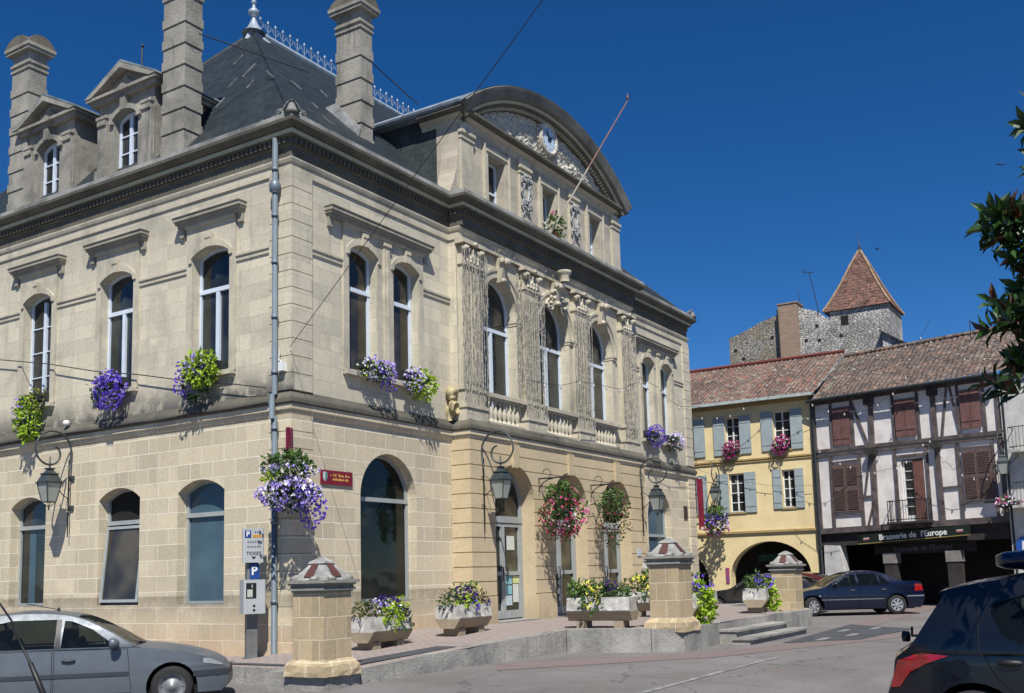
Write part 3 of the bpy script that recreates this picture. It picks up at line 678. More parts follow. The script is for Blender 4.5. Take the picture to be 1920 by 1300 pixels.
for (a,b) in ((TX0+.02,TX0+.55),(8.45,9.0),(11.2,11.75),(TX1-.55,TX1-.02)):
    mb=MB(); mb.pbox(T0,a,b,10.7,12.66,-.07,0); mb.pbox(T0,a-.04,b+.04,12.34,12.42,-.13,0); mb.pbox(T0,a-.02,b+.02,12.2,12.25,-.1,0); mb.pbox(T0,a-.03,b+.03,10.7,10.95,-.1,0); mb.build('attic_pilaster',M_trim,TH)
M_shell=simple('carved_garland',(.38,.39,.38),.8,var=.45,vs=18,c2=(.16,.17,.18))
random.seed(5)
for (a,b) in ((8.45,9.0),(11.2,11.75)):
    mb=MB(); mb.smooth=True; c=(a+b)/2
    for k in range(26):
        zz=12.08-k*.05; 
        for s in (-1,1):
            u=c+s*(.2+.05*math.sin(k*.9)); mb.lathe([(0,-.03),(.035,-.015),(.035,.015),(0,.03)],(u+random.uniform(-.02,.02),Y1-.11,zz),6,'y')
    for k in range(40):
        a_=random.random()*2*PI; rr=random.random()**.5*.2
        mb.lathe([(0,-.03),(.04,0),(0,.03)],(c+rr*math.cos(a_),Y1-.1-random.random()*.05,12.08+rr*math.sin(a_)*.5),5)
        mb.lathe([(0,-.03),(.04,0),(0,.03)],(c+rr*math.cos(a_),Y1-.1-random.random()*.05,11.35+rr*math.sin(a_)*.7),5)
    pts=[(c+.13*math.cos(t),Y1-.1,11.72+.26*math.sin(t)) for t in [2*PI*k/20 for k in range(21)]]; mb.tube(pts,.03,5)
    mb.build('carved_garland',M_shell,TH)
# pediment cornices
ppath=[(TX0-.0,1.0),(TX0-.0,Y1),(TX1+.0,Y1),(TX1+.0,1.0)]
sweepb('pediment_cornice',[(0,12.6),(.03,12.62),(.03,12.72),(.12,12.76),(.14,12.8)],M_trim,ppath)
sweepb('pediment_cornice_drip',[(.14,12.802),(.24,12.81),(.28,12.86),(.28,12.93),(.0,13.0)],M_cor,ppath)
RR=7.45; PZ=14.62-RR; half=math.asin((TC-TX0+.22)/RR)
def arcsweep(name,prof,mat,n=48,h=half):
    mb=MB(); k=len(prof)
    vs=[(TC+(RR+dr)*math.sin(t),Y1-p,PZ+(RR+dr)*math.cos(t)) for t in [-h+2*h*i/n for i in range(n+1)] for dr,p in prof]
    mb.add(vs,[(i*k+j,i*k+j+1,(i+1)*k+j+1,(i+1)*k+j) for i in range(n) for j in range(k-1)]); mb.add(vs[:k],[tuple(range(k))]); mb.add(vs[-k:],[tuple(range(k))])
    return mb.build(name,mat,TH)
arcsweep('arched_cornice',[(-.55,0),(-.55,.05),(-.45,.06),(-.45,.16),(-.38,.2)],M_cor)
arcsweep('arched_fillet',[(-.38,.2),(-.38,.24),(-.31,.24),(-.30,.22)],M_corl)
arcsweep('arched_drip',[(-.30,.22),(-.26,.34),(-.06,.42),(-.0,.44),(.02,.40),(.02,-.02)],stone('stone_pediment_rim',(.21,.205,.18),(.14,.14,.125),(.3,.3,.3),bw=0,dirt=(.06,.06,.055),dirt_amt=.8,streak=.6))
mb=MB()
nd=70
for i in range(nd):
    t=-half*.96+2*half*.96*i/(nd-1); ca,sa=math.cos(t),math.sin(t)
    def q(dr,p,s): return (TC+(RR+dr)*sa+s*.028*ca,Y1-p,PZ+(RR+dr)*ca-s*.028*sa)
    vs=[q(dr,p,s) for p in (.05,.14) for dr in (-.53,-.46) for s in (-1,1)]
    mb.add(vs,[(0,2,3,1),(4,5,7,6),(0,1,5,4),(2,6,7,3),(0,4,6,2),(1,3,7,5)])
mb.build('arch_dentil',M_corl,TH)
# tympanum relief
random.seed(21)
sp=[]
for k in range(110):
    u=random.uniform(-4.1,4.1)
    if abs(u)<.75: continue
    zc=13.05+random.random()*max(.2,(1.15-.09*u*u)); sp.append((u,zc,random.uniform(.10,.24),random.choice((-1,1))))
def relief(u,z):
    h=0
    for (a,b,r,s) in sp:
        dx,dz=u-a,z-b; d=math.hypot(dx,dz)
        if d<r:
            an=math.atan2(dz,dx); h=max(h,(.5+.5*math.cos((d/r*2.6+s*an/(2*PI))*2*PI))*(1-d/r*.5))
    h2=.5+.5*math.sin(u*19+math.sin(z*13)*1.7)*math.sin(z*23+math.cos(u*9)*2)
    return .07*h+.03*h2
mb=MB(); mb.smooth=True; NU,NV=260,60
def tz(u): 
    r=RR-.5; return PZ+math.sqrt(max(0,r*r-u*u))
vs=[]
umax=math.sqrt((RR-.5)**2-(12.98-PZ)**2)
for j in range(NV+1):
    for i in range(NU+1):
        u=-umax+2*umax*i/NU; top=max(tz(u),12.98); zz=12.98+(top-12.98)*j/NV
        vs.append((TC+u,Y1+.05-relief(u,zz)*(1 if math.hypot(u,(zz-13.82))>.5 else 0),zz))
mb.add(vs,[(j*(NU+1)+i,j*(NU+1)+i+1,(j+1)*(NU+1)+i+1,(j+1)*(NU+1)+i) for j in range(NV) for i in range(NU)])
mb.build('carved_tympanum',M_relief,TH)
CK=thing('clock',(TC,Y1-.05,13.72),'round clock with pale face and black hands set in the carved pediment','clock')
mb=MB(); mb.smooth=True; mb.lathe([(.36,-.05),(.40,-.09),(.45,-.09),(.50,-.05),(.52,.1)],(TC,Y1-.03,13.72),40,'y',False)
for k in range(28): mb.lathe([(0,-.04),(.03,-.02),(.03,.02),(0,.03)],(TC+.575*math.cos(k*PI/14),Y1-.03,13.72+.575*math.sin(k*PI/14)),6,'y')
mb.build('clock_rim',M_relief,CK)
mb=MB(); mb.add([(TC+.38*math.cos(k*PI/20),Y1-.08,13.72+.38*math.sin(k*PI/20)) for k in range(40)],[tuple(range(40))]); mb.build('clock_face',simple('clock_enamel',(.50,.62,.74),.4,var=.08),CK)
mb=MB()
for k in range(12):
    a=k*PI/6; s,c_=math.sin(a),math.cos(a); L=.035 if k%3 else .05
    pts=[(.32-L,-.014),(.32+L*.3,-.018),(.32+L*.3,.018),(.32-L,.014)]
    mb.add([(TC+s*r_+c_*o,Y1-.084,13.72+c_*r_-s*o) for r_,o in pts],[(0,1,2,3)])
mb.build('hour_mark',M_black,CK)
mb=MB()
for (ang,L,wd) in ((R(-33),.29,.018),(R(62),.19,.028)):
    s,c_=math.sin(ang),math.cos(ang)
    mb.slab(lambda u,v,d=0:(TC+s*v+c_*u,Y1-.095-d,13.72+c_*v-s*u),[(-wd,-.1),(wd,-.1),(wd*1.3,L*.6),(0,L),(-wd*1.3,L*.6)],(),0,.012)
mb.build('clock_hand',M_black,CK)
# attic back: slate flanks, zinc barrel roof
mb=MB(); 
for X in (TX0+.03,TX1-.03): mb.box(X-.02,X+.02,.57,5.2,10.6,13.02)
mb.build('attic_slate_side',slate_mat('slate_wall',(.030,.045,.045),(.05,.065,.065),.28,.17,.006,(.09,.10,.10),.6),TH)
mb=MB(); mb.smooth=True
n=30; hb=math.asin((TC-TX0+.3)/RR)
vs=[(TC+(RR+.04)*math.sin(t),yy,PZ+(RR+.04)*math.cos(t)) for t in [-hb+2*hb*i/n for i in range(n+1)] for yy in (Y1-.38,6.3)]
mb.add(vs,[(i*2,i*2+1,i*2+3,i*2+2) for i in range(n)])
mb.build('barrel_roof',M_zinc,TH)
mb=MB()
for X,s in ((TX0,-1),(TX1,1)): mb.tube([(X+s*.28,Y1-.3,13.02),(X+s*.28,3.0,13.02)],.07,8); mb.pbox(lambda u,v,d=0:(u,d,v),X-.15+s*.12,X+.15+s*.12,12.93,13.0,Y1+.0,3)
mb.build('zinc_gutter',M_zincw,TH)
# ---------------- main roof
RY=6.7; RX0=5.36; RX1=W-5.36; RZ=17.0; EZ=10.62
mb=MB()
e=[(-.05,-.05,EZ),(W+.05,-.05,EZ),(W+.05,DEP,EZ),(-.05,DEP,EZ),(RX0,RY,RZ),(RX1,RY,RZ)]
mb.add(e,[(0,1,5,4),(1,2,5),(2,3,4,5),(3,0,4)]); mb.build('slate_roof',M_slate,TH)
mb=MB()
hips=[((-.05,-.05,EZ),(RX0,RY,RZ)),((W+.05,-.05,EZ),(RX1,RY,RZ)),((-.05,DEP,EZ),(RX0,RY,RZ))]
for a,b in hips: mb.tube([a,b],.045,5)
mb.build('hip_flashing',M_slate,TH)
mb=MB(); mb.tube([(RX0-.1,RY,RZ+.02),(RX1+.1,RY,RZ+.02)],.1,8); mb.add([(RX0-.15,RY-.05,RZ+.05),(RX0+.3,RY-.4,RZ-.33),(RX0-.35,RY,RZ-.34),(RX0+.3,RY+.4,RZ-.33)],[(0,1,2),(0,2,3),(0,3,1)]); mb.build('ridge_capping',M_zincw,TH)
mb=MB(); x=RX0+.25
while x<RX1-.2:
    mb.tube([(x,RY,RZ+.1),(x,RY,RZ+.5)],.012,4); 
    for s in (-1,1): mb.tube([(x,RY,RZ+.22),(x+s*.1,RY,RZ+.32),(x+s*.12,RY,RZ+.42),(x+s*.05,RY,RZ+.44)],.012,4); mb.tube([(x+s*.0,RY,RZ+.16),(x+s*.16,RY,RZ+.14)],.01,4)
    mb.lathe([(0,0),(.035,.03),(.03,.08),(0,.13)],(x,RY,RZ+.46),6)
    x+=.3
mb.tube([(RX0+.1,RY,RZ+.13),(RX1-.1,RY,RZ+.13)],.014,4)
mb.build('ridge_cresting',M_zincw,TH)
mb=MB(); mb.smooth=True; mb.lathe([(.34,0),(.2,.12),(.12,.3),(.07,.42),(.06,.5),(.15,.58),(.17,.66),(.1,.74),(.05,.78),(.05,.9),(.1,.95),(.04,1.02),(.03,1.3),(.015,2.6)],(RX0,RY,RZ-.05),12); mb.build('finial',M_zincw,TH)
# slate hooks/patches and snow boards on the roof
mb=MB()
def roofpt(x,y): return (x,y,EZ+(y+.05)*(RZ-EZ)/(RY+.05))
def hippt(y,x): return (x,y,EZ+(x+.05)*(RZ-EZ)/(RX0+.05))
M_patch=simple('lead_patch',(.16,.17,.175),.6,var=.4)
random.seed(4)
for (y,x,l) in ((4.2,2.6,.5),(4.4,2.3,.4),(3.3,1.9,.3),(3.9,1.5,.35),(5.6,3.6,.4)):
    a=Vector(hippt(y,x)); b=Vector(hippt(y+.08,x+l)); mb.tube([a+Vector((-.0,0,.01)),b+Vector((-.0,0,.01))],.02,4)
for (x,y,l) in ((3.0,2.6,.4),(2.1,.8,.35),(2.5,1.6,.25),(1.8,2.3,.3),(4.8,3.4,.3)):
    a=Vector(roofpt(x,y)); b=Vector(roofpt(x+.05,y+l)); mb.tube([a+Vector((0,-.0,.01)),b+Vector((0,-.0,.01))],.02,4)
mb.build('flashing_patch',M_patch,TH)
# dormers
def dormer(yc):
    D=thing('x',(0,0,0),None,None); bpy.data.objects.remove(D)
    X0=.12; P=Ps(X0); z0,zc=10.7,12.66
    mb=MB(); hole=arch(yc-.42,yc+.42,10.85,12.1,.16,12)
    mb.poly(P,[(yc-1.0,z0),(yc+1.0,z0),(yc+1.0,zc),(yc-1.0,zc)],[hole],0); mb.rim(P,hole,0,.2)
    mb.box(X0,2.0,yc-1.0,yc-.99,z0,zc); mb.box(X0,2.0,yc+.99,yc+1.0,z0,zc)
    for s in (-1,1):
        a,b=sorted((yc+s*.62,yc+s*.95)); mb.pbox(P,a,b,z0,12.2,-.06,0); mb.pbox(P,a-.03,b+.03,12.2,12.27,-.1,0); mb.pbox(P,a+.02,b-.02,12.05,12.16,-.1,-.06); mb.pbox(P,a-.04,b+.04,z0,10.98,-.1,0)
    mb.ring(P,arch(yc-.55,yc+.55,12.0,12.12,.26,12),arch(yc-.42,yc+.42,12.0,12.1,.16,12),-.07,-.001); mb.pbox(P,yc-.09,yc+.09,12.24,12.56,-.12,0)
    o=mb.build('dormer',M_chim,TH)
    mb=MB(); mb.pbox(P,yc-1.16,yc+1.16,zc-.1,zc,-.12,2.4); mb.pbox(P,yc-1.22,yc+1.22,zc+.002,zc+.07,-.2,2.4)
    # raking cornice + gable
    apex=13.34
    mb.slab(P,[(yc-1.24,zc+.072),(yc-1.02,zc+.072),(yc,apex-.13),(yc+1.02,zc+.072),(yc+1.24,zc+.072),(yc,apex)],(),-.22,.1)
    mb.slab(P,[(yc-1.0,zc+.072),(yc+1.0,zc+.072),(yc,apex-.14)],(),-.0,.1)
    mb.slab(P,[(yc-.45,zc+.072),(yc+.45,zc+.072),(yc,zc+.4)],(),-.06,-.001)
    mb.build('dormer_pediment',M_chim,o)
    mb=MB(); mb.slab(P,[(yc-1.27,zc+.07),(yc,apex+.02),(yc+1.27,zc+.07),(yc+1.27,zc+.12),(yc,apex+.07),(yc-1.27,zc+.12)],(),-.2,2.8); mb.build('dormer_roof',M_zinc,o)
    a,b=yc-.42,yc+.42; wd=MB(); wd.slab(P,arch(a,b,10.86,12.1,.155,12),[arch(a+.07,b-.07,10.92,12.06,.1,12)],.15,.2); wd.pbox(P,yc-.05,yc+.05,10.9,12.2,.14,.205)
    for zz in (11.3,11.72): wd.pbox(P,a,b,zz-.014,zz+.014,.155,.195)
    wo=wd.build('dormer_window',M_white,o); g=MB(); g.poly(P,arch(a,b,10.86,12.1,.155,12),(),.185); g.build('pane',M_glass,wo)
    return o
dormer(5.3); dormer(8.2)
# chimneys (thin slabs of stacked blocks)
M_lich=stone('cap_lichen',(.20,.17,.13),(.12,.115,.10),(.3,.3,.3),bw=0,dirt=(.05,.05,.045),dirt_amt=.9,streak=.8,bumpd=.04)
def chimney(name,x0,x1,y0,y1,z0,z1):
    mb=MB(); z=z0; k=0
    top=z1-1.05
    n=max(2,round((top-z0)/.52)); h=(top-z0)/n
    for k in range(n):
        zb=z0+k*h; j=.022
        mb.box(x0-j,x1+j,y0-j,y1+j,zb+.02,zb+h*.45); mb.box(x0,x1,y0,y1,zb-.01,zb+h-.0)
    mb.box(x0,x1,y0,y1,top,top+.16); mb.box(x0-.03,x1+.03,y0-.03,y1+.03,top+.16,top+.22); mb.box(x0,x1,y0,y1,top+.22,top+.62); mb.box(x0-.04,x1+.04,y0-.04,y1+.04,top+.3,top+.36)
    mb.box(x0-.12,x1+.12,y0-.12,y1+.12,top+.62,top+.7); mb.box(x0-.15,x1+.15,y0-.15,y1+.15,top+.7,top+.78)
    o=mb.build('chimney',M_chim,TH); mb=MB()
    xc,yc=(x0+x1)/2,(y0+y1)/2
    P1=lambda u,v,d=0:(xc+d,u,v)
    mb.slab(P1,arch(y0-.14,y1+.14,top+.78,top+.8,.24,10),(),-(x1-x0)/2-.14,(x1-x0)/2+.14)
    P2=lambda u,v,d=0:(u,yc+d,v)
    mb.slab(P2,arch(x0-.13,x1+.13,top+.782,top+.802,.25,10),(),-(y1-y0)/2-.13,(y1-y0)/2+.13)
    mb.build('chimney_cap',M_lich,o); return o
chimney('c',.08,.55,3.28,4.0,10.75,15.3)
chimney('c',.08,.55,9.07,9.80,10.75,15.3)
chimney('c',3.42,3.84,1.1,1.85,11.5,15.35)
mb=MB(); mb.add([roofpt(3.28,1.05),roofpt(3.28,2.1),(3.4,1.86,12.75),(3.4,1.1,11.95)],[(0,1,2,3)]); mb.build('chimney_flashing',M_patch,TH)
# drainpipe
D=thing('drainpipe',(-.13,.3,0),'grey painted drainpipe running down the corner of the town hall','drainpipe')
mb=MB(); mb.smooth=True; mb.tube([(-.15,.3,0),(-.15,.3,4.58),],.055,12); mb.tube([(-.22,.3,4.52),(-.22,.3,5.0)],.055,12); mb.tube([(-.15,.3,5.0),(-.15,.3,10.18)],.055,12); mb.build('pipe',M_pipe,D)
mb=MB(); mb.smooth=True
for z in (1.0,2.5,4.3,5.4,6.5,7.6,8.55,9.5): mb.lathe([(.056,0),(.072,0),(.072,.07),(.056,.07)],(-.15,.3,z),12)
mb.lathe([(.056,0),(.11,.03),(.12,.16),(.08,.25),(.056,.27)],(-.15,.3,9.05),12); mb.build('pipe_collar',M_pipe,D)
# second floor-corner electrics, bollard lights etc on corner quoin
mb=MB(); mb.pbox(S0,.08,.2,5.45,5.62,-.16,-.05); mb.tube([(-.11,.2,5.9),(-.1,.24,5.7),(-.09,.14,5.6)],.012); mb.build('junction_box',M_white2,TH)
# ------------------------------------------------------------------ foliage helpers
def leafmat(name,c,c2,rough=.5,tr=.25,vs=5):
    m,t,p=nodes(name); p.inputs['Roughness'].default_value=rough; g=N(t,'ShaderNodeNewGeometry')
    n=noise(t,g.outputs['Position'],vs,3); col=mixc(t,c,c2,ramp(t,n,.35,.65))
    t.links.new(mixc(t,col,tuple(x*1.6 for x in c2),ramp(t,g.outputs['Random Per Island'],0,1,0,.7)),p.inputs['Base Color'])
    if tr: 
        p.inputs['Transmission Weight'].default_value=0
        tl=N(t,'ShaderNodeBsdfTranslucent'); t.links.new(col,tl.inputs[0]); ms=N(t,'ShaderNodeMixShader'); ms.inputs[0].default_value=tr
        t.links.new(p.outputs[0],ms.inputs[1]); t.links.new(tl.outputs[0],ms.inputs[2]); t.links.new(ms.outputs[0],t.nodes['Material Output'].inputs[0])
    return m
L_dk=leafmat('leaf_dark',(.020,.055,.012),(.045,.10,.02)); L_lime=leafmat('leaf_lime',(.16,.30,.015),(.30,.42,.03)); L_mid=leafmat('leaf_mid',(.05,.11,.02),(.09,.16,.03))
L_olive=leafmat('leaf_olive',(.07,.09,.03),(.12,.12,.04)); L_mag=leafmat('leaf_magnolia',(.012,.034,.010),(.03,.07,.016),.36,.12); L_brn=leafmat('leaf_brown',(.05,.02,.01),(.09,.04,.02),.5,.1)
def petal(name,c,c2=None): return leafmat(name,c,c2 or tuple(min(.95,x*1.25) for x in c),.6,.2,20)
P_vio=petal('petal_violet',(.16,.09,.50)); P_lil=petal('petal_lilac',(.42,.34,.66)); P_wht=petal('petal_white',(.72,.70,.78)); P_pnk=petal('petal_pink',(.62,.16,.34)); P_red=petal('petal_red',(.42,.02,.06)); P_mag=petal('petal_magenta',(.36,.02,.20)); P_yel=petal('petal_yellow',(.68,.66,.14)); P_dkv=petal('petal_dark_violet',(.05,.02,.16))
def leaves(mb,pts,size,droop=.3,asp=.55):
    for (c,nrm) in pts:
        c=Vector(c); d=Vector((random.gauss(0,1),random.gauss(0,1),random.gauss(0,1)-droop)).normalized(); d=(d+Vector(nrm)*.6).normalized()
        s_=size*random.uniform(.6,1.3); a=d.cross(Vector((random.gauss(0,1),random.gauss(0,1),random.gauss(0,1)))).normalized()*s_*asp*.5
        n=d.cross(a).normalized()*s_*.12
        mb.add([c,c+d*s_*.45+a-n,c+d*s_,c+d*s_*.45-a-n,c+d*s_*.5+n*.5],[(0,1,4),(1,2,4),(2,3,4),(3,0,4)])
def blossoms(mb,pts,size):
    for (c,nrm) in pts:
        c=Vector(c); n=(Vector(nrm)+Vector((random.gauss(0,.5),random.gauss(0,.5),random.gauss(0,.5)))).normalized(); a=n.orthogonal().normalized(); b=n.cross(a); s_=size*random.uniform(.7,1.2)
        vs=[c-n*s_*.35]
        for k in range(5):
            for (o,r_) in ((0,.42),(.5,1.0)): 
                t=2*PI*(k+o)/5; vs.append(c+(a*math.cos(t)+b*math.sin(t))*s_*.5*r_+n*s_*.05*random.random())
        vs2=vs
        mb.add(vs2,[(0,i,i%10+1) for i in range(1,11)])
def ell(n,c,r,shell=.55,zmin=-99,zmax=99):
    o=[]
    while len(o)<n:
        d=Vector((random.gauss(0,1),random.gauss(0,1),random.gauss(0,1))).normalized(); q=shell+(1-shell)*random.random()**.5
        bump=1+.18*math.sin(d.x*5+c[0]*3)*math.cos(d.z*4+c[1])
        p=Vector((c[0]+d.x*r[0]*q*bump,c[1]+d.y*r[1]*q*bump,c[2]+d.z*r[2]*q*bump))
        if zmin<=p.z<=zmax: o.append((p,(d.x,d.y,d.z)))
    return o
def plant(root,specs,name='foliage'):
    """specs: list of (kind, mat, n, centre, radii, size)"""
    by={}
    for sp_ in specs: by.setdefault((sp_[0],sp_[1].name),[]).append(sp_)
    for (kind,mn),lst in by.items():
        mb=MB()
        for (_,mat,n,c,r,size) in lst:
            pts=ell(n,c,r,.45 if kind=='leaf' else .86)
            (leaves if kind=='leaf' else blossoms)(mb,pts,size)
        mb.build('foliage' if kind=='leaf' else 'blossoms',lst[0][1],root)
# ------------------------------------------------------------------ street lanterns on the walls
def lantern(P,u,loc,label,h=1.0,mir=1,proj=.8,rot=0,name='wall_lantern',group='wrought iron wall lanterns'):
    """P(u,v,d) wall frame; d negative = out of the wall"""
    T=thing(name,P(u,loc,0),label,'lantern',group)
    z=loc
    mb=MB(); mb.smooth=True
    mb.tube([P(u,z+.55,-.10),P(u,z-.95,-.10)],.018,6); mb.tube([P(u+.0,z+.35,-.10),P(u,z-1.2,-.10)],.014,6)
    pts=[]
    # big curl
    cx,cz,R0=-proj*.62,z+.72,.44
    for k in range(30):
        t=k/29; a=-.15+ (PI*2.35)*t; r_=R0*(1-.0*t) if t<.45 else R0*(1-(t-.45)*1.35)
        ox=cx+( 0 if t<.45 else -(t-.45)*.10); pts.append(P(u,cz+r_*math.sin(a)*1.0,ox+r_*math.cos(a)))
    mb.tube([P(u,z+.3,-.10)]+pts,.023,6)
    pts=[P(u,z+.25,-.10)]+[P(u,z+.15-.5*t,-.1-.25*math.sin(PI*t)) for t in [k/8 for k in range(9)]]; mb.tube(pts,.012,5)
    mb.build('bracket',M_grn,T)
    mb=MB(); 
    for zz in (z+.12,z-.55): mb.pbox(P,u-.07,u+.07,zz-.06,zz+.06,-.03,0); mb.tube([P(u,zz,0),P(u,zz,-.11)],.014,5)
    mb.build('wall_plate',M_grn,T)
    dx=-proj*.72; L0=P(u,z,dx); zc=z-.02
    def ring(hw,zz):
        hw*=.86
        return [(L0[0]+a*hw,L0[1]+b*hw,zz) for a,b in ((-1,-1),(1,-1),(1,1),(-1,1))]
    mb=MB(); mb.smooth=False
    def frus(h0,z0,h1,z1): mb.add(ring(h0,z0)+ring(h1,z1),[(0,1,5,4),(1,2,6,5),(2,3,7,6),(3,0,4,7),(0,1,2,3),(4,5,6,7)])
    frus(.235,zc,.245,zc+.03); frus(.22,zc+.03,.14,zc+.20); frus(.17,zc+.2,.165,zc+.225); frus(.12,zc+.225,.055,zc+.31); frus(.09,zc+.31,.10,zc+.34)
    mb.lathe([(.02,0),(.02,.06),(.035,.09),(.02,.12),(.012,.15),(.012,.26)],(L0[0],L0[1],zc+.34),8); mb.build('lantern_roof',M_grn,T)
    mb=MB(); a=ring(.205,zc); b=ring(.115,zc-.40)
    mb.add(a+b,[(0,1,5,4),(1,2,6,5),(2,3,7,6),(3,0,4,7)]); mb.build('lantern_glass',M_lampglass,T)
    mb=MB()
    a=ring(.212,zc); b=ring(.12,zc-.41)
    for k in range(4): mb.tube([a[k],b[k]],.012,4); mb.tube([b[k],b[(k+1)%4]],.014,4); mb.tube([b[k],(L0[0],L0[1],zc-.53)],.008,4)
    mb.lathe([(.0,-.06),(.02,-.04),(.02,0),(0,.02)],(L0[0],L0[1],zc-.54),6); mb.build('lantern_frame',M_grn,T)
    return T
lantern(S0,6.75,3.72,'black iron lantern on a curled bracket on the side wall above the silver car')
lantern(A0,5.72,3.62,'black iron lantern on a curled bracket left of the first entrance arch')
lantern(A0,14.45,3.7,'iron lantern on a curled bracket on the right pier of the entrance front')
# hanging baskets
def bracket_mesh(P,u,z,proj,T,mat=M_black):
    mb=MB(); mb.smooth=True; mb.tube([P(u,z+.0,-.02),P(u,z-.45,-.02)],.02,6); mb.tube([P(u,z,-.02),P(u,z,-proj)],.02,6)
    mb.tube([P(u,z-.4,-.02)]+[P(u,z-.4+.38*math.sin(t),-.02-.45*(1-math.cos(t))) for t in [k*PI/16 for k in range(9)]],.014,5)
    pts=[P(u,z+.12+.12*math.sin(a),-proj*.3+.12*math.cos(a)) for a in [k*PI/6 for k in range(10)]]; mb.tube(pts,.01,5)
    mb.build('bracket',mat,T)
def basket(c,r,T,chain=None):
    mb=MB(); mb.smooth=True; mb.lathe([(.02,-r*.6),(r*.45,-r*.5),(r*.75,-r*.15),(r*.8,0)],c,14); mb.build('basket',M_blk,T)
    if chain:
        mb=MB()
        for k in range(3): mb.tube([(c[0]+r*.7*math.cos(k*2.1),c[1]+r*.7*math.sin(k*2.1),c[2]),chain],.006,4)
        mb.build('chain',M_iron,T)
random.seed(31)
hb_loc=(-.55,-.42,3.05)
T=thing('hanging_basket',(0,0,3.8),'huge two-tier hanging basket of lilac and white petunias at the building corner','hanging basket','hanging flower baskets')
mb=MB(); mb.box(-.10,-.052,-.02,.05,3.72,4.34); mb.add([(-.06,-.06,4.34),(-.06,-.06,3.7),(-.5,-.4,3.72),(-.5,-.4,3.78)],[(0,1,2,3)]); mb.tube([(-.05,-.05,4.3),(-.14,-.12,4.3),(-.14,-.12,3.7)],.03,6); mb.build('bracket',M_red,T)
basket((-.52,-.42,3.15),.42,T)
plant(T,[('leaf',L_dk,420,(-.52,-.42,3.52),(.44,.44,.24),.10),('leaf',L_dk,300,(-.5,-.42,3.0),(.5,.5,.3),.10),('leaf',L_lime,40,(-.75,-.3,3.3),(.22,.2,.12),.11),('leaf',L_mid,200,(-.52,-.42,3.66),(.40,.40,.12),.09),
 ('fl',P_lil,70,(-.52,-.45,3.42),(.48,.48,.18),.085),('fl',P_wht,40,(-.52,-.45,3.42),(.49,.49,.2),.08),
 ('fl',P_lil,240,(-.52,-.42,3.0),(.56,.56,.3),.09),('fl',P_wht,90,(-.55,-.5,3.08),(.55,.52,.22),.09),('fl',P_vio,130,(-.08,-.62,2.75),(.24,.26,.40),.09),('fl',P_vio,60,(-.5,-.42,3.0),(.58,.58,.32),.08)])
for (u,label,specs) in ((8.35,'round hanging basket of pink and red geraniums above the pier between first and second arches','a'),(11.2,'smaller sparser hanging basket of red and green trailing plants by the third arch','b')):
    T=thing('hanging_basket',A0(u,3.8,0),label,'hanging basket','hanging flower baskets')
    bracket_mesh(A0,u,3.86,.95,T)
    c=(u+.0,-1.22,3.0)
    basket((c[0],c[1],c[2]),.36,T,(c[0],c[1],3.86))
    if specs=='a':
        plant(T,[('leaf',L_dk,500,c,(.58,.58,.6),.11),('leaf',L_mid,420,(c[0],c[1],c[2]+.42),(.42,.42,.3),.10),('leaf',L_mid,120,(c[0],c[1],c[2]-.5),(.42,.42,.25),.1),
         ('fl',P_pnk,150,(c[0]+.1,c[1]-.05,c[2]),(.6,.6,.62),.085),('fl',P_red,110,(c[0]-.05,c[1],c[2]-.15),(.62,.6,.55),.08),('fl',P_mag,60,(c[0],c[1],c[2]-.45),(.42,.42,.3),.08),('fl',P_wht,36,(c[0]+.15,c[1]-.1,c[2]-.05),(.55,.5,.45),.07)])
    else:
        plant(T,[('leaf',L_dk,330,(c[0],c[1],c[2]+.25),(.44,.44,.45),.1),('leaf',L_mid,170,(c[0],c[1],c[2]+.45),(.36,.36,.25),.1),('leaf',L_olive,330,(c[0],c[1],c[2]-.2),(.50,.50,.42),.08),('leaf',L_dk,90,(c[0],c[1],c[2]-.62),(.25,.25,.3),.09),
         ('fl',P_red,70,(c[0],c[1],c[2]-.1),(.5,.5,.5),.05),('fl',P_pnk,22,c,(.5,.5,.6),.06)])
# window flower boxes
def flowerbox(P,u,z,specs,label,wd=.9,group='window flower boxes on the town hall'):
    T=thing('flower_box',P(u,z,0),label,'flower box',group)
    mb=MB(); mb.pbox(P,u-wd/2,u+wd/2,z,z+.18,-.24,-.04); mb.build('box',M_iron,T)
    plant(T,[(k,m,n,P(u+du,z+dz,-dd),r if P(0,0,1)[1]==1 else (r[1],r[0],r[2]),s) for (k,m,n,du,dz,dd,r,s) in specs]); return T
flowerbox(S0,8.1,5.72,[('leaf',L_lime,330,.0,-.35,.28,(.34,.22,.55),.12),('leaf',L_dk,160,.25,-.35,.22,(.25,.2,.5),.1),('leaf',L_olive,90,-.3,.05,.25,(.2,.2,.25),.1),('fl',P_lil,60,.2,-.1,.26,(.36,.24,.35),.07),('fl',P_yel,14,-.25,.1,.3,(.25,.2,.2),.06)],'lime green trailing plant box under the farthest upper side window')
flowerbox(S0,5.2,5.72,[('leaf',L_dk,200,.1,-.05,.24,(.46,.24,.34),.1),('fl',P_vio,330,-.1,-.12,.3,(.42,.27,.42),.09),('fl',P_lil,70,-.1,-.05,.3,(.44,.28,.4),.085)],'dense violet petunia box under the middle upper side window')
flowerbox(S0,2.35,5.72,[('leaf',L_lime,380,-.12,.05,.30,(.42,.25,.38),.13),('leaf',L_dk,180,.1,-.25,.22,(.38,.2,.38),.11),('fl',P_vio,110,.34,-.15,.3,(.22,.24,.4),.085),('fl',P_lil,60,-.05,.12,.36,(.25,.22,.22),.08)],'lime and violet flower box under the upper side window nearest the corner')
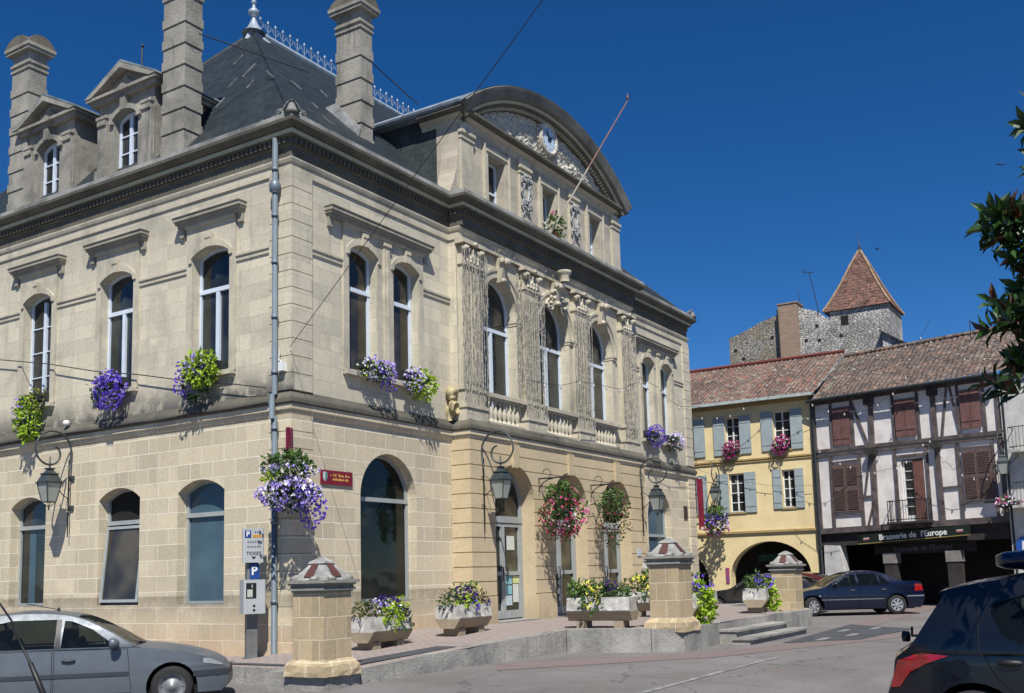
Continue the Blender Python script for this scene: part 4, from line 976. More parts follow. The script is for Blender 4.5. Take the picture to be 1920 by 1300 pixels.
flowerbox(F0,2.25,5.78,[('leaf',L_dk,200,.1,-.02,.24,(.46,.22,.22),.09),('leaf',L_lime,50,-.3,.0,.3,(.2,.2,.15),.07),('fl',P_lil,150,.1,.02,.28,(.5,.26,.26),.075),('fl',P_wht,60,-.1,.02,.3,(.42,.25,.22),.07),('fl',P_vio,60,.38,-.12,.28,(.2,.2,.3),.07)],'lilac and white petunia box under the left window of the front pair')
flowerbox(F0,3.72,5.78,[('leaf',L_lime,270,.18,-.08,.28,(.36,.24,.34),.11),('leaf',L_dk,90,-.2,-.05,.24,(.3,.2,.25),.09),('fl',P_wht,60,-.25,.02,.3,(.28,.24,.26),.075),('fl',P_lil,60,-.25,-.02,.3,(.3,.25,.28),.075)],'half white half lime green flower box under the right window of the front pair')
flowerbox(F0,16.35,5.78,[('leaf',L_dk,150,.0,-.02,.24,(.5,.24,.26),.09),('fl',P_vio,220,.0,.02,.3,(.52,.28,.34),.085)],'bright violet flower box on the far right bay, left window')
flowerbox(F0,17.9,5.78,[('leaf',L_dk,200,.05,-.08,.26,(.5,.24,.3),.09),('fl',P_wht,90,-.05,.04,.3,(.5,.26,.28),.08),('fl',P_lil,80,.1,0,.3,(.5,.26,.28),.08),('leaf',L_brn,40,-.3,-.1,.3,(.2,.2,.15),.08)],'white and lilac flower box on the far right bay, right window')
T=thing('potted_geranium',T0(10.0,10.7,-.1),'green geranium pot with one pink bloom in the middle attic window','potted plant')
mb=MB(); mb.smooth=True; mb.lathe([(.1,0),(.15,.05),(.17,.22),(.18,.25)],(10.0,-.3,10.72),10); mb.build('pot',simple('terracotta_pot',(.30,.12,.06)),T)
plant(T,[('leaf',L_mid,170,(10.0,-.35,11.1),(.34,.24,.3),.12),('leaf',L_dk,60,(10.1,-.3,10.9),(.3,.2,.2),.1),('fl',P_pnk,10,(9.9,-.35,11.45),(.08,.06,.06),.07)])
# flag pole on the attic
T=thing('flagpole',(10.35,-.3,10.75),'long bare reddish flagpole slanting out from the attic','flagpole')
mb=MB(); mb.smooth=True; a,b=Vector((9.75,-.30,10.8)),Vector((10.22,-2.62,14.25)); mb.tube([a,a.lerp(b,.5)],[.026,.022],8); mb.build('pole_shaft',simple('aged_pole',(.26,.24,.2),.7),T)
mb=MB(); mb.smooth=True; mb.tube([a.lerp(b,.5),b],[.022,.016],8); mb.lathe([(0,0),(.03,.02),(.04,.08),(0,.22)],b,8); mb.build('pole_tip',simple('rusty_red_pole',(.17,.085,.07),.7),T)
mb=MB(); mb.tube([(9.75,-.1,10.75),a.lerp(b,.06)],.05,6); mb.box(9.68,9.82,-.16,-.1,10.66,11.0); mb.tube([(9.62,-.12,11.2),(9.66,-.3,11.0),a.lerp(b,.1)],.02,5); mb.build('socket',M_trim,T)
# plaque with coat of arms
T=thing('wall_sign',(.79,-.01,3.3),'small crimson plaque with a shield and two gold lines on the corner bay','sign')
mb=MB(); mb.box(.79,1.72,-.035,-.004,3.31,3.59); mb.build('panel',simple('plaque_red',(.20,.012,.03),.4,var=.1),T)
mb=MB(); mb.slab(lambda u,v,d=0:(u,-.036-d,v),[(.84,3.55),(.96,3.55),(.96,3.42),(.90,3.355),(.84,3.42)],(),0,.004); mb.build('shield',simple('shield_pale',(.55,.6,.62),.5),T)
mb=MB(); mb.slab(lambda u,v,d=0:(u,-.0405-d,v),[(.90,3.54),(.95,3.54),(.95,3.42),(.90,3.37)],(),0,.003); mb.build('shield_field',simple('shield_green',(.05,.25,.22),.5),T)
random.seed(9); mb=MB()
for (z0,x0,x1,hh) in ((3.475,1.06,1.62,.055),(3.395,1.12,1.58,.045)):
    x=x0
    while x<x1:
        w_=random.uniform(.012,.03); h_=hh*random.choice((.55,.6,1.0)); 
        if random.random()>.12: mb.box(x,x+w_,-.038,-.0352,z0,z0+h_); 
        x+=w_+.009
mb.build('lettering',simple('gold_paint',(.62,.42,.08),.4),T)
mb=MB(); mb.box(19.05,19.35,-.03,-.001,3.2,3.65); o=mb.build('wall_plaque',M_brz if 'M_brz' in globals() else simple('bronze_plaque',(.07,.04,.03),.4),None,label='small dark bronze plaque on the far right bay of the town hall',cat='plaque')
mb=MB(); mb.box(14.05,14.3,-.56,-.536,1.9,2.1); mb.build('notice_plate',simple('plate_pale',(.5,.55,.6)),None,label='small pale notice plate on the third entrance pier',cat='notice')
# crimson vertical banner on the far corner
T=thing('banner',(W+.3,-.1,3.4),'narrow crimson banner fixed on two pins at the far corner','banner')
mb=MB(); mb.box(W+.1,W+.14,-.3,-.13,2.95,4.65); mb.tube([(W+.08,-.12,4.7),(W+.1,-.14,2.85)],.035,6); mb.build('cloth',M_red,T)
mb=MB(); mb.tube([(W,-.05,4.1),(W+.1,-.13,4.1)],.03,6); mb.tube([(W,-.05,3.05),(W+.1,-.13,3.05)],.03,6); mb.build('pin',M_iron,T)
# fairy light curtains on the pilasters
random.seed(17)
M_fl=simple('light_cord',(.44,.42,.36),.6,var=.3,vs=14,c2=(.12,.115,.095)); M_flw=simple('light_drops',(.45,.46,.46),.4,var=.2)
def curtain(u0,u1,z0,z1,d,n,label,wrap=False):
    T=thing('light_curtain',U0((u0+u1)/2,z0,d),label,'string lights','fairy light curtains on the upper facade')
    for k in range(n):
        u=u0+(u1-u0)*(k+random.uniform(.2,.8))/n; zt=z1-random.uniform(0,.1); zb=z0+random.uniform(0,.5); dd=d-random.uniform(0,.05)
        pts=[];rr=[];z=zt; uu=u
        while z>zb:
            pts.append(U0(uu,z,dd)); rr.append(.006); pts.append(U0(uu+.004,z-.02,dd)); rr.append(random.choice((.008,.013,.018))); pts.append(U0(uu,z-.045,dd)); rr.append(.006)
            uu=u+random.uniform(-.018,.018); z-=random.uniform(.11,.2)
        if len(pts)>1: mb=MB(); mb.tube(pts,rr,4,False); mb.build('light_cord',M_fl,T)
pn=['leftmost','second','third','rightmost']
for i,(a,b) in enumerate(PIL): curtain(a-.14,b+.14,5.0,8.85 if i else 9.3,-.21,20,'unlit fairy light curtain hanging over the %s pilaster of the upper front'%pn[i])
for i,(u0,u1) in enumerate(((6.2,8.1),(9.0,10.85),(11.75,13.8))): 
    curtain(u0,u1,9.5,9.8,-.12,40,'fringe of fairy lights along the entablature above the %s upper arch'%['left','middle','right'][i])
curtain(6.12,6.5,7.4,9.3,-.08,9,'thin fairy light strings left of the left upper arch'); curtain(7.85,8.15,5.9,9.3,-.08,8,'thin fairy light strings right of the left upper arch')
# side curtain on return face
# ------------------------------------------------------------------ pillars
def pillar(x,y,z0,label,s=.64,h=1.03,pl=.2):
    T=thing('gate_pillar',(x,y,z0),label,'stone pillar','stone pillars with pyramid caps',0); q=s/2
    mb=MB(); n=3
    mb.box(x-q,x+q,y-q,y+q,z0+pl-.02,z0+pl+h); mb.build('shaft',M_pill,T)
    mb=MB(); b=q+.09
    vs=[]
    random.seed(int(x*10)&255)
    for zz,e in ((z0-.06,b+.02),(z0+.02,b+.015),(z0+pl*.55,b),(z0+pl,q+.005)):
        for k in range(24):
            t=k/6; sd=int(t); f=t-sd; cs=[(-1,-1),(1,-1),(1,1),(-1,1)]; p0,p1=cs[sd],cs[(sd+1)%4]; vs.append((x+e*(p0[0]*(1-f)+p1[0]*f)+random.uniform(-.012,.012),y+e*(p0[1]*(1-f)+p1[1]*f)+random.uniform(-.012,.012),zz+random.uniform(-.012,.012)))
    mb.add(vs,[(r_*24+k,r_*24+(k+1)%24,(r_+1)*24+(k+1)%24,(r_+1)*24+k) for r_ in range(3) for k in range(24)]); mb.build('plinth',M_pill,T)
    zt=z0+pl+h
    mb=MB()
    for (e,a,b_) in ((.02,0,.03),(.055,.03,.065),(.03,.065,.115),(.06,.115,.14),(.10,.14,.19)): mb.box(x-q-e,x+q+e,y-q-e,y+q+e,zt+a,zt+b_-.001)
    mb.build('capital',M_pcap,T)
    mb=MB(); mb.smooth=False
    def fr(e0,z0_,e1,z1_): mb.add([(x+a*e0,y+b*e0,z0_) for a,b in ((-1,-1),(1,-1),(1,1),(-1,1))]+[(x+a*e1,y+b*e1,z1_) for a,b in ((-1,-1),(1,-1),(1,1),(-1,1))],[(0,1,5,4),(1,2,6,5),(2,3,7,6),(3,0,4,7),(4,5,6,7)])
    zc=zt+.19; fr(q+.02,zc,.12,zc+.27); fr(.16,zc+.26,.14,zc+.29); fr(.14,zc+.29,.03,zc+.36)
    mb.smooth=True
    for a in (-1,1):
        for b in (-1,1):
            mb.lathe([(.08,0),(.10,.03),(.07,.07),(.02,.09)],(x+a*(q-.04),y+b*(q-.04),zc-.005),8)
    for k in range(4):
        dx,dy=((0,-1),(1,0),(0,1),(-1,0))[k]
        mb.lathe([(.001,.0),(.08,.0),(.09,.02),(.06,.05),(.001,.07)],(x+dx*(q-.03)+dy*.12,y+dy*(q-.03)+dx*.12,zc),8)
    mb.build('pyramid_cap',simple('cap_stone_pale',(.31,.31,.30),.9,var=.35,vs=7,c2=(.15,.15,.145),bump=.6),T)
    # four dark red panels on the slopes
    mb=MB()
    for a,b,tx,ty in ((0,-1,1,0),(-1,0,0,1),(1,0,0,1),(0,1,1,0)):
        def sl(s_,t):  # point on slope
            e=q+.02+(.12-q-.02)*t; ee=e+.014; return (x+a*ee+tx*s_*e,y+b*ee+ty*s_*e,zc+.27*t+.012)
        mb.add([sl(-.32,.14),sl(.32,.14),sl(.46,.9),sl(-.46,.9)],[(0,1,2,3)])
    mb.build('coloured_panel',simple('oxblood_panel',(.10,.042,.036),.5,var=.2),T)
    return T
pillar(-2.0,-2.62,.0,'stone pillar with pyramid cap standing at the near corner beside the ticket machine')
pillar(4.95,-5.55,.3,'stone pillar with pyramid cap on the terrace wall left of the steps')
pillar(13.45,-5.25,.1,'farthest stone pillar with pyramid cap, in front of the yellow house arch')
T=pillar(14.6,-4.3+3.9,.25,'small part-hidden pillar top behind the farthest gate pillar',s=.5,h=.95,pl=.1)
# ------------------------------------------------------------------ concrete planters
M_conc=simple('whitewashed_concrete',(.52,.51,.48),.9,var=.25,vs=6,c2=(.24,.235,.21),bump=.4,bs=40); M_cb=stone('aggregate_block',(.34,.28,.2),(.28,.23,.17),(.3,.3,.3),bw=0,dirt=(.15,.13,.1),dirt_amt=.6)
def planter(x,y,z,rz,label,L=1.15,specs=()):
    T=thing('planter',(x,y,z),label,'planter','whitewashed concrete planters',rz)
    # local coords, build about origin: hexagonal section trough along local x
    def bl(mb,name,mat):
        me=mb.build(name,mat,None,base=(0,0,0)); me.parent=T; return me
    sec=[(-.16,.16),(.16,.16),(.30,.36),(.27,.62),(-.27,.62),(-.30,.36)]
    mb=MB(); n=len(sec)
    vs=[(-L/2,a,b) for a,b in sec]+[(L/2,a,b) for a,b in sec]; mb.add(vs,[(i,(i+1)%n,n+(i+1)%n,n+i) for i in range(n)]+[tuple(range(n)),tuple(range(n,2*n))]); bl(mb,'trough',M_conc)
    mb=MB(); sec2=[(-.17,.15),(.17,.15),(.31,.34),(-.31,.34)]; n=4
    for (xa,xb) in ((-L/2-.01,L/2+.01),):
        vs=[(xa,a*1.01,b) for a,b in sec2]+[(xb,a*1.01,b) for a,b in sec2]; mb.add(vs,[(i,(i+1)%n,n+(i+1)%n,n+i) for i in range(n)]+[tuple(range(n)),tuple(range(n,2*n))])
    bl(mb,'base_band',M_cb)
    for s in (-1,1):
        mb=MB(); mb.box(s*L*.3-.1,s*L*.3+.1,-.2,.2,0,.149); bl(mb,'foot',M_cb)
    mbl={}
    for (k,m,n_,c,r,sz) in specs:
        key=(k,m.name); mbl.setdefault(key,(MB(),m))
        (leaves if k=='leaf' else blossoms)(mbl[key][0],ell(n_,c,r,.4 if k=='leaf' else .8),sz)
    for (k,mn),(mb,m) in mbl.items(): bl(mb,'foliage' if k=='leaf' else 'blossoms',m)
    return T
random.seed(41)
A1=math.atan2(-.10,1)
planter(.98,-1.35,.10,R(0),'white planter of violet and yellow flowers nearest the corner pillar',specs=[('leaf',L_olive,170,(-.42,0,.72),(.24,.3,.2),.09),('leaf',L_dk,170,(0,0,.72),(.5,.3,.2),.1),('leaf',L_lime,120,(.0,-.25,.58),(.3,.16,.22),.12),('leaf',L_lime,110,(.45,-.05,.74),(.22,.25,.2),.12),('leaf',L_dk,60,(.4,-.3,.5),(.2,.08,.16),.08),
  ('fl',P_lil,40,(-.15,-.1,.78),(.2,.25,.14),.085),('fl',P_wht,26,(0,-.1,.8),(.35,.25,.16),.055),('fl',P_dkv,60,(.12,-.05,.85),(.32,.25,.15),.085),('fl',P_dkv,30,(.42,-.15,.68),(.12,.2,.14),.085)])
planter(3.15,-1.75,.24,R(0),'white planter of yellow, purple and green flowers second from the corner',specs=[('leaf',L_dk,150,(-.45,0,.68),(.22,.3,.2),.09),('leaf',L_mid,150,(.1,0,.85),(.35,.28,.2),.1),('leaf',L_lime,90,(-.15,-.2,.66),(.35,.16,.14),.1),('leaf',L_brn,90,(.5,0,.74),(.14,.28,.16),.08),('leaf',L_olive,60,(.3,-.1,.7),(.3,.28,.16),.09),
  ('fl',P_dkv,70,(-.05,-.08,.82),(.36,.25,.16),.085),('fl',P_yel,36,(.1,-.05,.9),(.3,.25,.16),.05),('fl',P_dkv,30,(.45,-.2,.62),(.15,.16,.14),.08),('fl',P_vio,14,(.0,-.32,.6),(.12,.06,.1),.07)])
planter(4.75,-4.1,.3,R(-82),'white planter with pale yellow roses left of the middle pillar',L=1.35,specs=[('leaf',L_dk,330,(-.2,0,.72),(.46,.32,.26),.12),('leaf',L_mid,70,(-.5,-.1,.75),(.2,.2,.22),.14),('leaf',L_dk,120,(.4,0,.72),(.3,.25,.14),.1),('leaf',L_dk,60,(-.1,-.34,.5),(.25,.08,.2),.1),
  ('fl',P_yel,16,(-.15,-.33,.62),(.22,.08,.25),.13),('fl',P_yel,8,(-.2,-.1,.85),(.3,.2,.1),.12),('fl',P_dkv,26,(.25,-.1,.85),(.14,.16,.12),.08)])
planter(6.3,-5.35,.3,R(0),'planter of lime green trailing leaves just right of the middle pillar',L=.6,specs=[('leaf',L_lime,330,(.05,-.34,.36),(.26,.16,.52),.15),('leaf',L_mid,50,(0,0,.72),(.26,.2,.14),.1),('fl',P_vio,26,(-.1,-.25,.75),(.2,.2,.14),.08)])
planter(9.6,-3.4,.3,R(-84),'long white planter with yellow and purple blooms behind the steps',L=2.4,specs=[('leaf',L_olive,160,(-.9,0,.78),(.45,.3,.2),.12),('leaf',L_mid,300,(.1,0,.85),(.95,.35,.32),.13),('fl',P_yel,46,(-.2,-.15,.85),(.7,.3,.35),.14),('fl',P_vio,70,(.7,-.2,.75),(.5,.3,.25),.1),('leaf',L_dk,90,(-.1,-.34,.5),(.5,.1,.25),.1)])
planter(11.75,-4.95,.3,R(15),'white planter end-on with cascading lime foliage beside the farthest pillar',L=1.2,specs=[('leaf',L_lime,260,(.62,-.3,.15),(.2,.2,.62),.16),('leaf',L_lime,110,(.3,-.1,.80),(.4,.25,.16),.13),('leaf',L_dk,120,(-.3,0,.8),(.5,.3,.2),.12),('fl',P_vio,60,(.0,-.2,.8),(.6,.3,.2),.1)])
# ------------------------------------------------------------------ parking ticket machine
M_mach=simple('machine_grey',(.42,.44,.45),.4,var=.05); M_post=simple('post_grey',(.16,.165,.165),.5,var=.2); M_pblue=simple('parking_blue',(.012,.05,.22),.4,var=.05)
mx,my=-.42,.62
T=thing('ticket_machine',(mx,my,0),'grey parking ticket machine with blue P and TICKET panel on a post','ticket machine',rz=R(-28))
def bt(mb,name,mat,T=T): 
    o=mb.build(name,mat,None,base=(0,0,0)); o.parent=T; return o
def ftext(txt,size,mat,T,loc,rot,name='lettering',ext=.002,align='CENTER',bold=0):
    cu=bpy.data.curves.new('t','FONT'); cu.body=txt; cu.size=size; cu.extrude=ext; cu.align_x=align; cu.align_y='CENTER'; cu.offset=bold
    ob=bpy.data.objects.new('t',cu); COL.objects.link(ob); dg=bpy.context.evaluated_depsgraph_get(); me=bpy.data.meshes.new_from_object(ob.evaluated_get(dg)); bpy.data.objects.remove(ob)
    me.materials.clear(); me.materials.append(mat); o=bpy.data.objects.new(name,me); COL.objects.link(o); o.parent=T; o.location=loc; o.rotation_euler=rot; return o
mb=MB(); mb.box(-.10,.10,-.07,.07,0,2.0); mb.box(-.13,.13,-.1,.1,0,.02); bt(mb,'post',M_post)
def rbox(x0,x1,y0,y1,z0,z1,r=.04):
    mb=MB(); mb.smooth=False
    pts=[]
    for cx,cy,a0 in ((x1-r,y1-r,0),(x0+r,y1-r,90),(x0+r,y0+r,180),(x1-r,y0+r,270)):
        for k in range(5): a=R(a0+k*22.5); pts.append((cx+r*math.cos(a),cy+r*math.sin(a)))
    mb.slab(lambda u,v,d=0:(u,v,d),pts,(),z0,z1); return mb
# front faces local -y... machine front looks toward -x after rotation: use local -y as front
o=bt(rbox(-.21,.21,-.26,.08,.83,1.46),'cabinet',M_mach)
mb=MB(); mb.slab(lambda u,v,d=0:(u,-.262-d,v),[(-.17,1.12),(.02,1.12),(.02,1.40),(-.17,1.40)],(),0,.006); bt(mb,'display_panel',M_black)
mb=MB(); mb.slab(lambda u,v,d=0:(u,-.27-d,v),[(-.15,1.14),(-.05,1.14),(-.05,1.28),(-.15,1.28)],(),0,.003); mb.slab(lambda u,v,d=0:(u,-.27-d,v),[(-.07,1.31),(-.05,1.31),(-.05,1.37),(-.07,1.37)],(),0,.003); bt(mb,'screen',simple('screen_pale',(.45,.5,.42),.3))
mb=MB(); mb.smooth=True
for zz in (.98,.90): mb.lathe([(.001,-.004),(.025,-.004),(.025,.01)],(-.02,-.262,zz),10,'y')
bt(mb,'button',M_black)
sg=bt(rbox(-.20,.20,-.15,-.06,1.78,2.42,.03),'sign_panel',M_mach)
mb=MB(); mb.slab(lambda u,v,d=0:(u,-.152-d,v),[(-.17,2.24),(-.05,2.24),(-.05,2.38),(-.17,2.38)],(),0,.002); bt(mb,'parking_symbol',M_pblue)
ftext('P',.13,M_white2,T,(-.11,-.156,2.31),(PI/2,0,0),bold=.004)
mb=MB(); mb.slab(lambda u,v,d=0:(u,-.152-d,v),[(-.02,2.25),(.14,2.25),(.14,2.30),(-.02,2.30)],(),0,.002); bt(mb,'coin_strip',simple('amber_strip',(.6,.28,.02),.5))
M_prt=simple('print_grey',(.12,.14,.16))
for zz in (2.335,2.15,2.06):
    mb=MB()
    for k in range(6):
        if zz>2.3 and k<3: continue
        u=-.12+.045*k; mb.slab(lambda a,v,d=0:(a,-.152-d,v),[(u,zz),(u+.028,zz),(u+.028,zz+.03),(u,zz+.03)],(),0,.002)
    bt(mb,'small_print',M_prt)

ftext('TICKET',.085,simple('print_dark',(.05,.06,.07)),T,(0,-.154,1.95),(PI/2,0,0),bold=.001)
mb=MB(); mb.slab(lambda u,v,d=0:(u,-.153-d,v),[(-.045,1.89),(.045,1.89),(0,1.84)],(),0,.002); bt(mb,'arrow',M_black)
mb=MB(); mb.slab(lambda u,v,d=0:(u,-.074-d,v),[(-.05,1.47),(.13,1.47),(.13,1.77),(-.05,1.77)],(),0,.01); bt(mb,'blue_plate',M_pblue)
ftext('P',.22,M_white2,T,(.03,-.088,1.62),(PI/2,0,0),bold=.006)
mb=MB(); mb.box(-.002,.02,.48,.72,.38,.98); 
bt(mb,'side_box',M_black) if False else None
# ------------------------------------------------------------------ cars
def paint(name,c,metal=.5,rough=.3,coat=.8):
    m,t,p=nodes(name); p.inputs['Metallic'].default_value=metal; p.inputs['Roughness'].default_value=rough; p.inputs['Coat Weight'].default_value=coat; p.inputs['Coat Roughness'].default_value=.05
    g=N(t,'ShaderNodeTexCoord'); n=noise(t,g.outputs['Object'],2.2,4); t.links.new(mixc(t,tuple(x*.9 for x in c),c,ramp(t,n,.3,.7)),p.inputs['Base Color']); 
    t.links.new(ramp(t,noise(t,g.outputs['Object'],9,4),.3,.75,rough*.9,rough*1.25),p.inputs['Roughness']); return m
M_tyre=simple('tyre_rubber',(.018,.018,.02),.85,var=.2,vs=20); M_rim=simple('wheel_silver',(.5,.52,.54),.35,.6,var=.1); M_rimd=simple('steel_rim',(.22,.23,.24),.5,.4,var=.2)
def cglass():
    m,t,p=nodes('car_glass'); p.inputs['Base Color'].default_value=(.01,.014,.015,1); p.inputs['Roughness'].default_value=.03
    tr=N(t,'ShaderNodeBsdfTransparent'); tr.inputs[0].default_value=(.42,.47,.45,1); ms=N(t,'ShaderNodeMixShader'); ms.inputs[0].default_value=.45
    t.links.new(tr.outputs[0],ms.inputs[1]); t.links.new(p.outputs[0],ms.inputs[2]); t.links.new(ms.outputs[0],t.nodes['Material Output'].inputs[0]); return m
M_cglass=cglass(); M_seat=simple('seat_cloth',(.03,.032,.036),.9); M_trimp=simple('bumper_plastic',(.035,.04,.05),.55,var=.1); M_lens=simple('headlight_lens',(.45,.48,.5),.08,.3,var=.1,spec=.8); M_tail=simple('taillight_red',(.30,.008,.008),.12,0,var=.3,vs=8,spec=.8,coat=1); M_inside=simple('car_shadow_gap',(.004,.004,.005),.9)
def cat(pts,n=5):
    o=[]
    for i in range(len(pts)-1):
        p0,p1,p2,p3=[Vector(pts[max(0,min(len(pts)-1,i+k))]) for k in (-1,0,1,2)]
        for k in range(n):
            t=k/n; o.append(tuple(.5*((2*p1)+(p2-p0)*t+(2*p0-5*p1+4*p2-p3)*t*t+(3*p1-p0-3*p2+p3)*t**3)))
    o.append(tuple(pts[-1])); return o
def car(name,loc,rz,label,S,cat_='car',group='cars parked around the square'):
    T=thing(name,loc,label,cat_,group,rz)
    L,Wd,zb,zr=S['L'],S['W']/2,S['belt'],S['H']; wr=S.get('wr',.31); us=S['axles']; ft,rtp=S.get('ft',.16),S.get('rt',.10); tum=S.get('tum',.24)
    def Y(u,z):
        y=Wd
        if u<.8: y-=ft*Wd/.85*((.8-u)/.8)**2.2
        if u>L-.7: y-=rtp*Wd/.85*((u-L+.7)/.7)**2
        if z>zb: y-=tum*((z-zb)/(zr-zb))**1.5
        else: 
            y-=(.045 if z<.52 else .02)*abs((z-.52)/.45)**2.2
            y+=.006*math.exp(-((z-S.get('crease',.72))/.03)**2)
        return y
    def pt(u,z,side,pr=0): return (L/2-u,side*(Y(u,z)+pr),z)
    def put(mb,name,mat,par=T):
        o=mb.build(name,mat,None,base=(0,0,0)); o.parent=par; return o
    def panel(polys,side,pr=0,grid=.09,smooth=True):
        bm=bmesh.new()
        for out,holes in polys:
            loops=[[Vector((a,b,0)) for a,b in l] for l in [out]+list(holes)]; flat=[bm.verts.new(q) for l in loops for q in l]
            for t in tessellate_polygon(loops):
                try: bm.faces.new([flat[i] for i in t])
                except ValueError: pass
        us_=[v.co.x for v in bm.verts]; zs_=[v.co.y for v in bm.verts]
        x=min(us_)+grid
        while x<max(us_): bmesh.ops.bisect_plane(bm,geom=bm.verts[:]+bm.edges[:]+bm.faces[:],plane_co=(x,0,0),plane_no=(1,0,0)); x+=grid*1.3
        z=min(zs_)+grid*.7
        while z<max(zs_): bmesh.ops.bisect_plane(bm,geom=bm.verts[:]+bm.edges[:]+bm.faces[:],plane_co=(0,z,0),plane_no=(0,1,0)); z+=grid*.7
        bmesh.ops.remove_doubles(bm,verts=bm.verts[:],dist=.0005)
        mb=MB(); mb.smooth=smooth; idx={v:i for i,v in enumerate(bm.verts)}
        mb.add([pt(v.co.x,v.co.y,side,pr) for v in bm.verts],[tuple(idx[v] for v in (f.verts if side<0 else reversed(f.verts[:]))) for f in bm.faces]); bm.free(); return mb
    top=cat(S['top'],4)
    zs=S['sill']
    def wa(uc,r=wr+.055,n=14):
        h=math.sqrt(max(.0001,r*r-(zs-wr)**2)); a0=math.atan2(zs-wr,h)
        return [(uc-r*math.cos(a0+(PI-2*a0)*k/n),wr+r*math.sin(a0+(PI-2*a0)*k/n)) for k in range(n+1)]
    bottom=[(top[0][0]+.02,zs)]+wa(us[0])+wa(us[1])+[(top[-1][0]-.02,zs)]
    outline=bottom+[p for p in reversed(top)]
    for side in (-1,1):
        for shr,col,nm,pr in ((0,S['paint'],'body_side',0),):
            put(panel([(outline,[d for d in S['doors']]+[w_ for w_ in S['windows']])],side,0),nm,col)
        for d in S['doors']:
            cx=sum(p[0] for p in d)/len(d); cz=sum(p[1] for p in d)/len(d)
            dd=[(p[0]+(.007 if p[0]<cx else -.007),p[1]+(.006 if p[1]<cz else -.004)) for p in d]
            do=put(panel([(dd,[])],side,.001),'door',S['paint'])
            if S.get('handle',1):
                hu=max(p[0] for p in d)-.2; mbh=MB(); mbh.smooth=True; hz=S.get('handz',zb-.09)
                mbh.lathe([(0,-.10),(.022,-.08),(.03,0),(.022,.08),(0,.10)],(L/2-hu,side*(Y(hu,hz)+.012),hz),8,'x'); put(mbh,'door_handle',S.get('hm',M_trimp),do)
        for w_ in S['windows']: put(panel([(w_,[])],side,-.012),'side_window',M_cglass)
        # dark backing behind the gaps
        put(panel([([(p[0],p[1]) for p in [(us[0]+.45,zs+.03),(us[1]-.45,zs+.03),(us[1]-.40,zb-.02),(us[0]+.40,zb-.02)]],[])],side,-.03,grid=.3),'door_gap',M_inside)
        for (u0,u1,z0,z1,pr,mat,nm) in S.get('strips',()): put(panel([([(u0,z0),(u1,z0),(u1,z1),(u0,z1)],[])],side,pr,grid=.15),nm,mat)
        for (poly,mat,nm,pr) in S.get('lamps',()): put(panel([(poly,[])],side,pr,grid=.06),nm,mat)
        if 'mirror' in S:
            mu,mz=S['mirror']; mbm=MB(); mbm.smooth=True; y=side*(Y(mu,zb)+.10); mbm.lathe([(0,-.05),(.07,-.04),(.085,0),(.07,.05),(.03,.09),(0,.1)],(L/2-mu,y,mz),10,'x'); mbm.tube([(L/2-mu,y,mz-.03),(L/2-mu+.02,side*(Y(mu,zb)-.01),zb-.02)],.03,6); put(mbm,'wing_mirror',S['paint'])
        # wheel arch liner + wheels
        for k,uc in enumerate(us):
            mbl=MB(); mbl.smooth=True; pts=wa(uc); y1=side*(Wd-.02); y0=side*(Wd-.35)
            vs=[(L/2-a,y1,b) for a,b in pts]+[(L/2-a,y0,b) for a,b in pts]; n=len(pts); mbl.add(vs,[(i,i+1,n+i+1,n+i) for i in range(n-1)]); mbl.add([(L/2-a,y0,b) for a,b in pts],[tuple(range(n))]); put(mbl,'arch_liner',M_inside)
            st=S.get('steer',0) if k==0 else 0
            wo=bpy.data.objects.new('wheel',None)
            mbt=MB(); mbt.smooth=True; mbt.lathe([(.19,-.09),(wr-.03,-.1),(wr-.005,-.07),(wr,0),(wr-.005,.07),(wr-.03,.1),(.185,.09)],(0,0,0),28,'y',False)
            bpy.data.objects.remove(wo)
            o=mbt.build('wheel',M_tyre,None,base=(0,0,0)); o.parent=T; o.location=(L/2-uc,side*(Wd-.12),wr); o.rotation_euler=(0,0,st)
            mbr=MB(); mbr.smooth=False; s=side
            rr=wr*.64
            if S.get('steel'):
                mbr.smooth=True; mbr.lathe([(rr+.004,.092*s),(rr-.012,.085*s),(rr-.03,.05*s),(rr*.62,.035*s),(rr*.5,.06*s),(.06,.065*s),(.05,.085*s),(.0,.09*s)],(0,0,0),24,'y',False)
                for q in range(8): a=q*PI/4; mbr.lathe([(.0,.052*s),(.014,.05*s),(.014,.04*s)],(rr*.75*math.cos(a),0,rr*.75*math.sin(a)),6,'y')
            else:
                mbr.lathe([(rr+.004,.09*s),(rr-.02,.094*s),(rr-.025,.03*s),(.05,.02*s)],(0,0,0),28,'y',False)
                ns=7
                for q in range(ns):
                    a=q*2*PI/ns; w2=.14
                    def pp(r_,da,yy): return (r_*math.cos(a+da),yy*s,r_*math.sin(a+da))
                    vs=[pp(.04,-.5,.085),pp(.04,.5,.085),pp(rr-.01,w2*1.5,.086),pp(rr-.01,-w2*1.5,.086),pp(.04,-.5,.05),pp(.04,.5,.05),pp(rr-.01,w2*1.5,.05),pp(rr-.01,-w2*1.5,.05)]
                    mbr.add(vs,[(0,1,2,3),(0,4,5,1),(1,5,6,2),(3,2,6,7),(0,3,7,4)])
                mbr.lathe([(.0,.1*s),(.06,.095*s),(.065,.05*s)],(0,0,0),14,'y')
            ro=mbr.build('rim',S.get('rim',M_rim),None,base=(0,0,0)); ro.parent=o
            if not S.get('steel'):
                mbd=MB(); mbd.add([((rr-.03)*math.cos(t),.028*s,(rr-.03)*math.sin(t)) for t in [2*PI*q/20 for q in range(20)]],[tuple(range(20))]); z_=mbd.build('brake_disc',M_inside,None,base=(0,0,0)); z_.parent=o
    # skin over the top
    K=12; seg={}
    gl=S['glassranges']
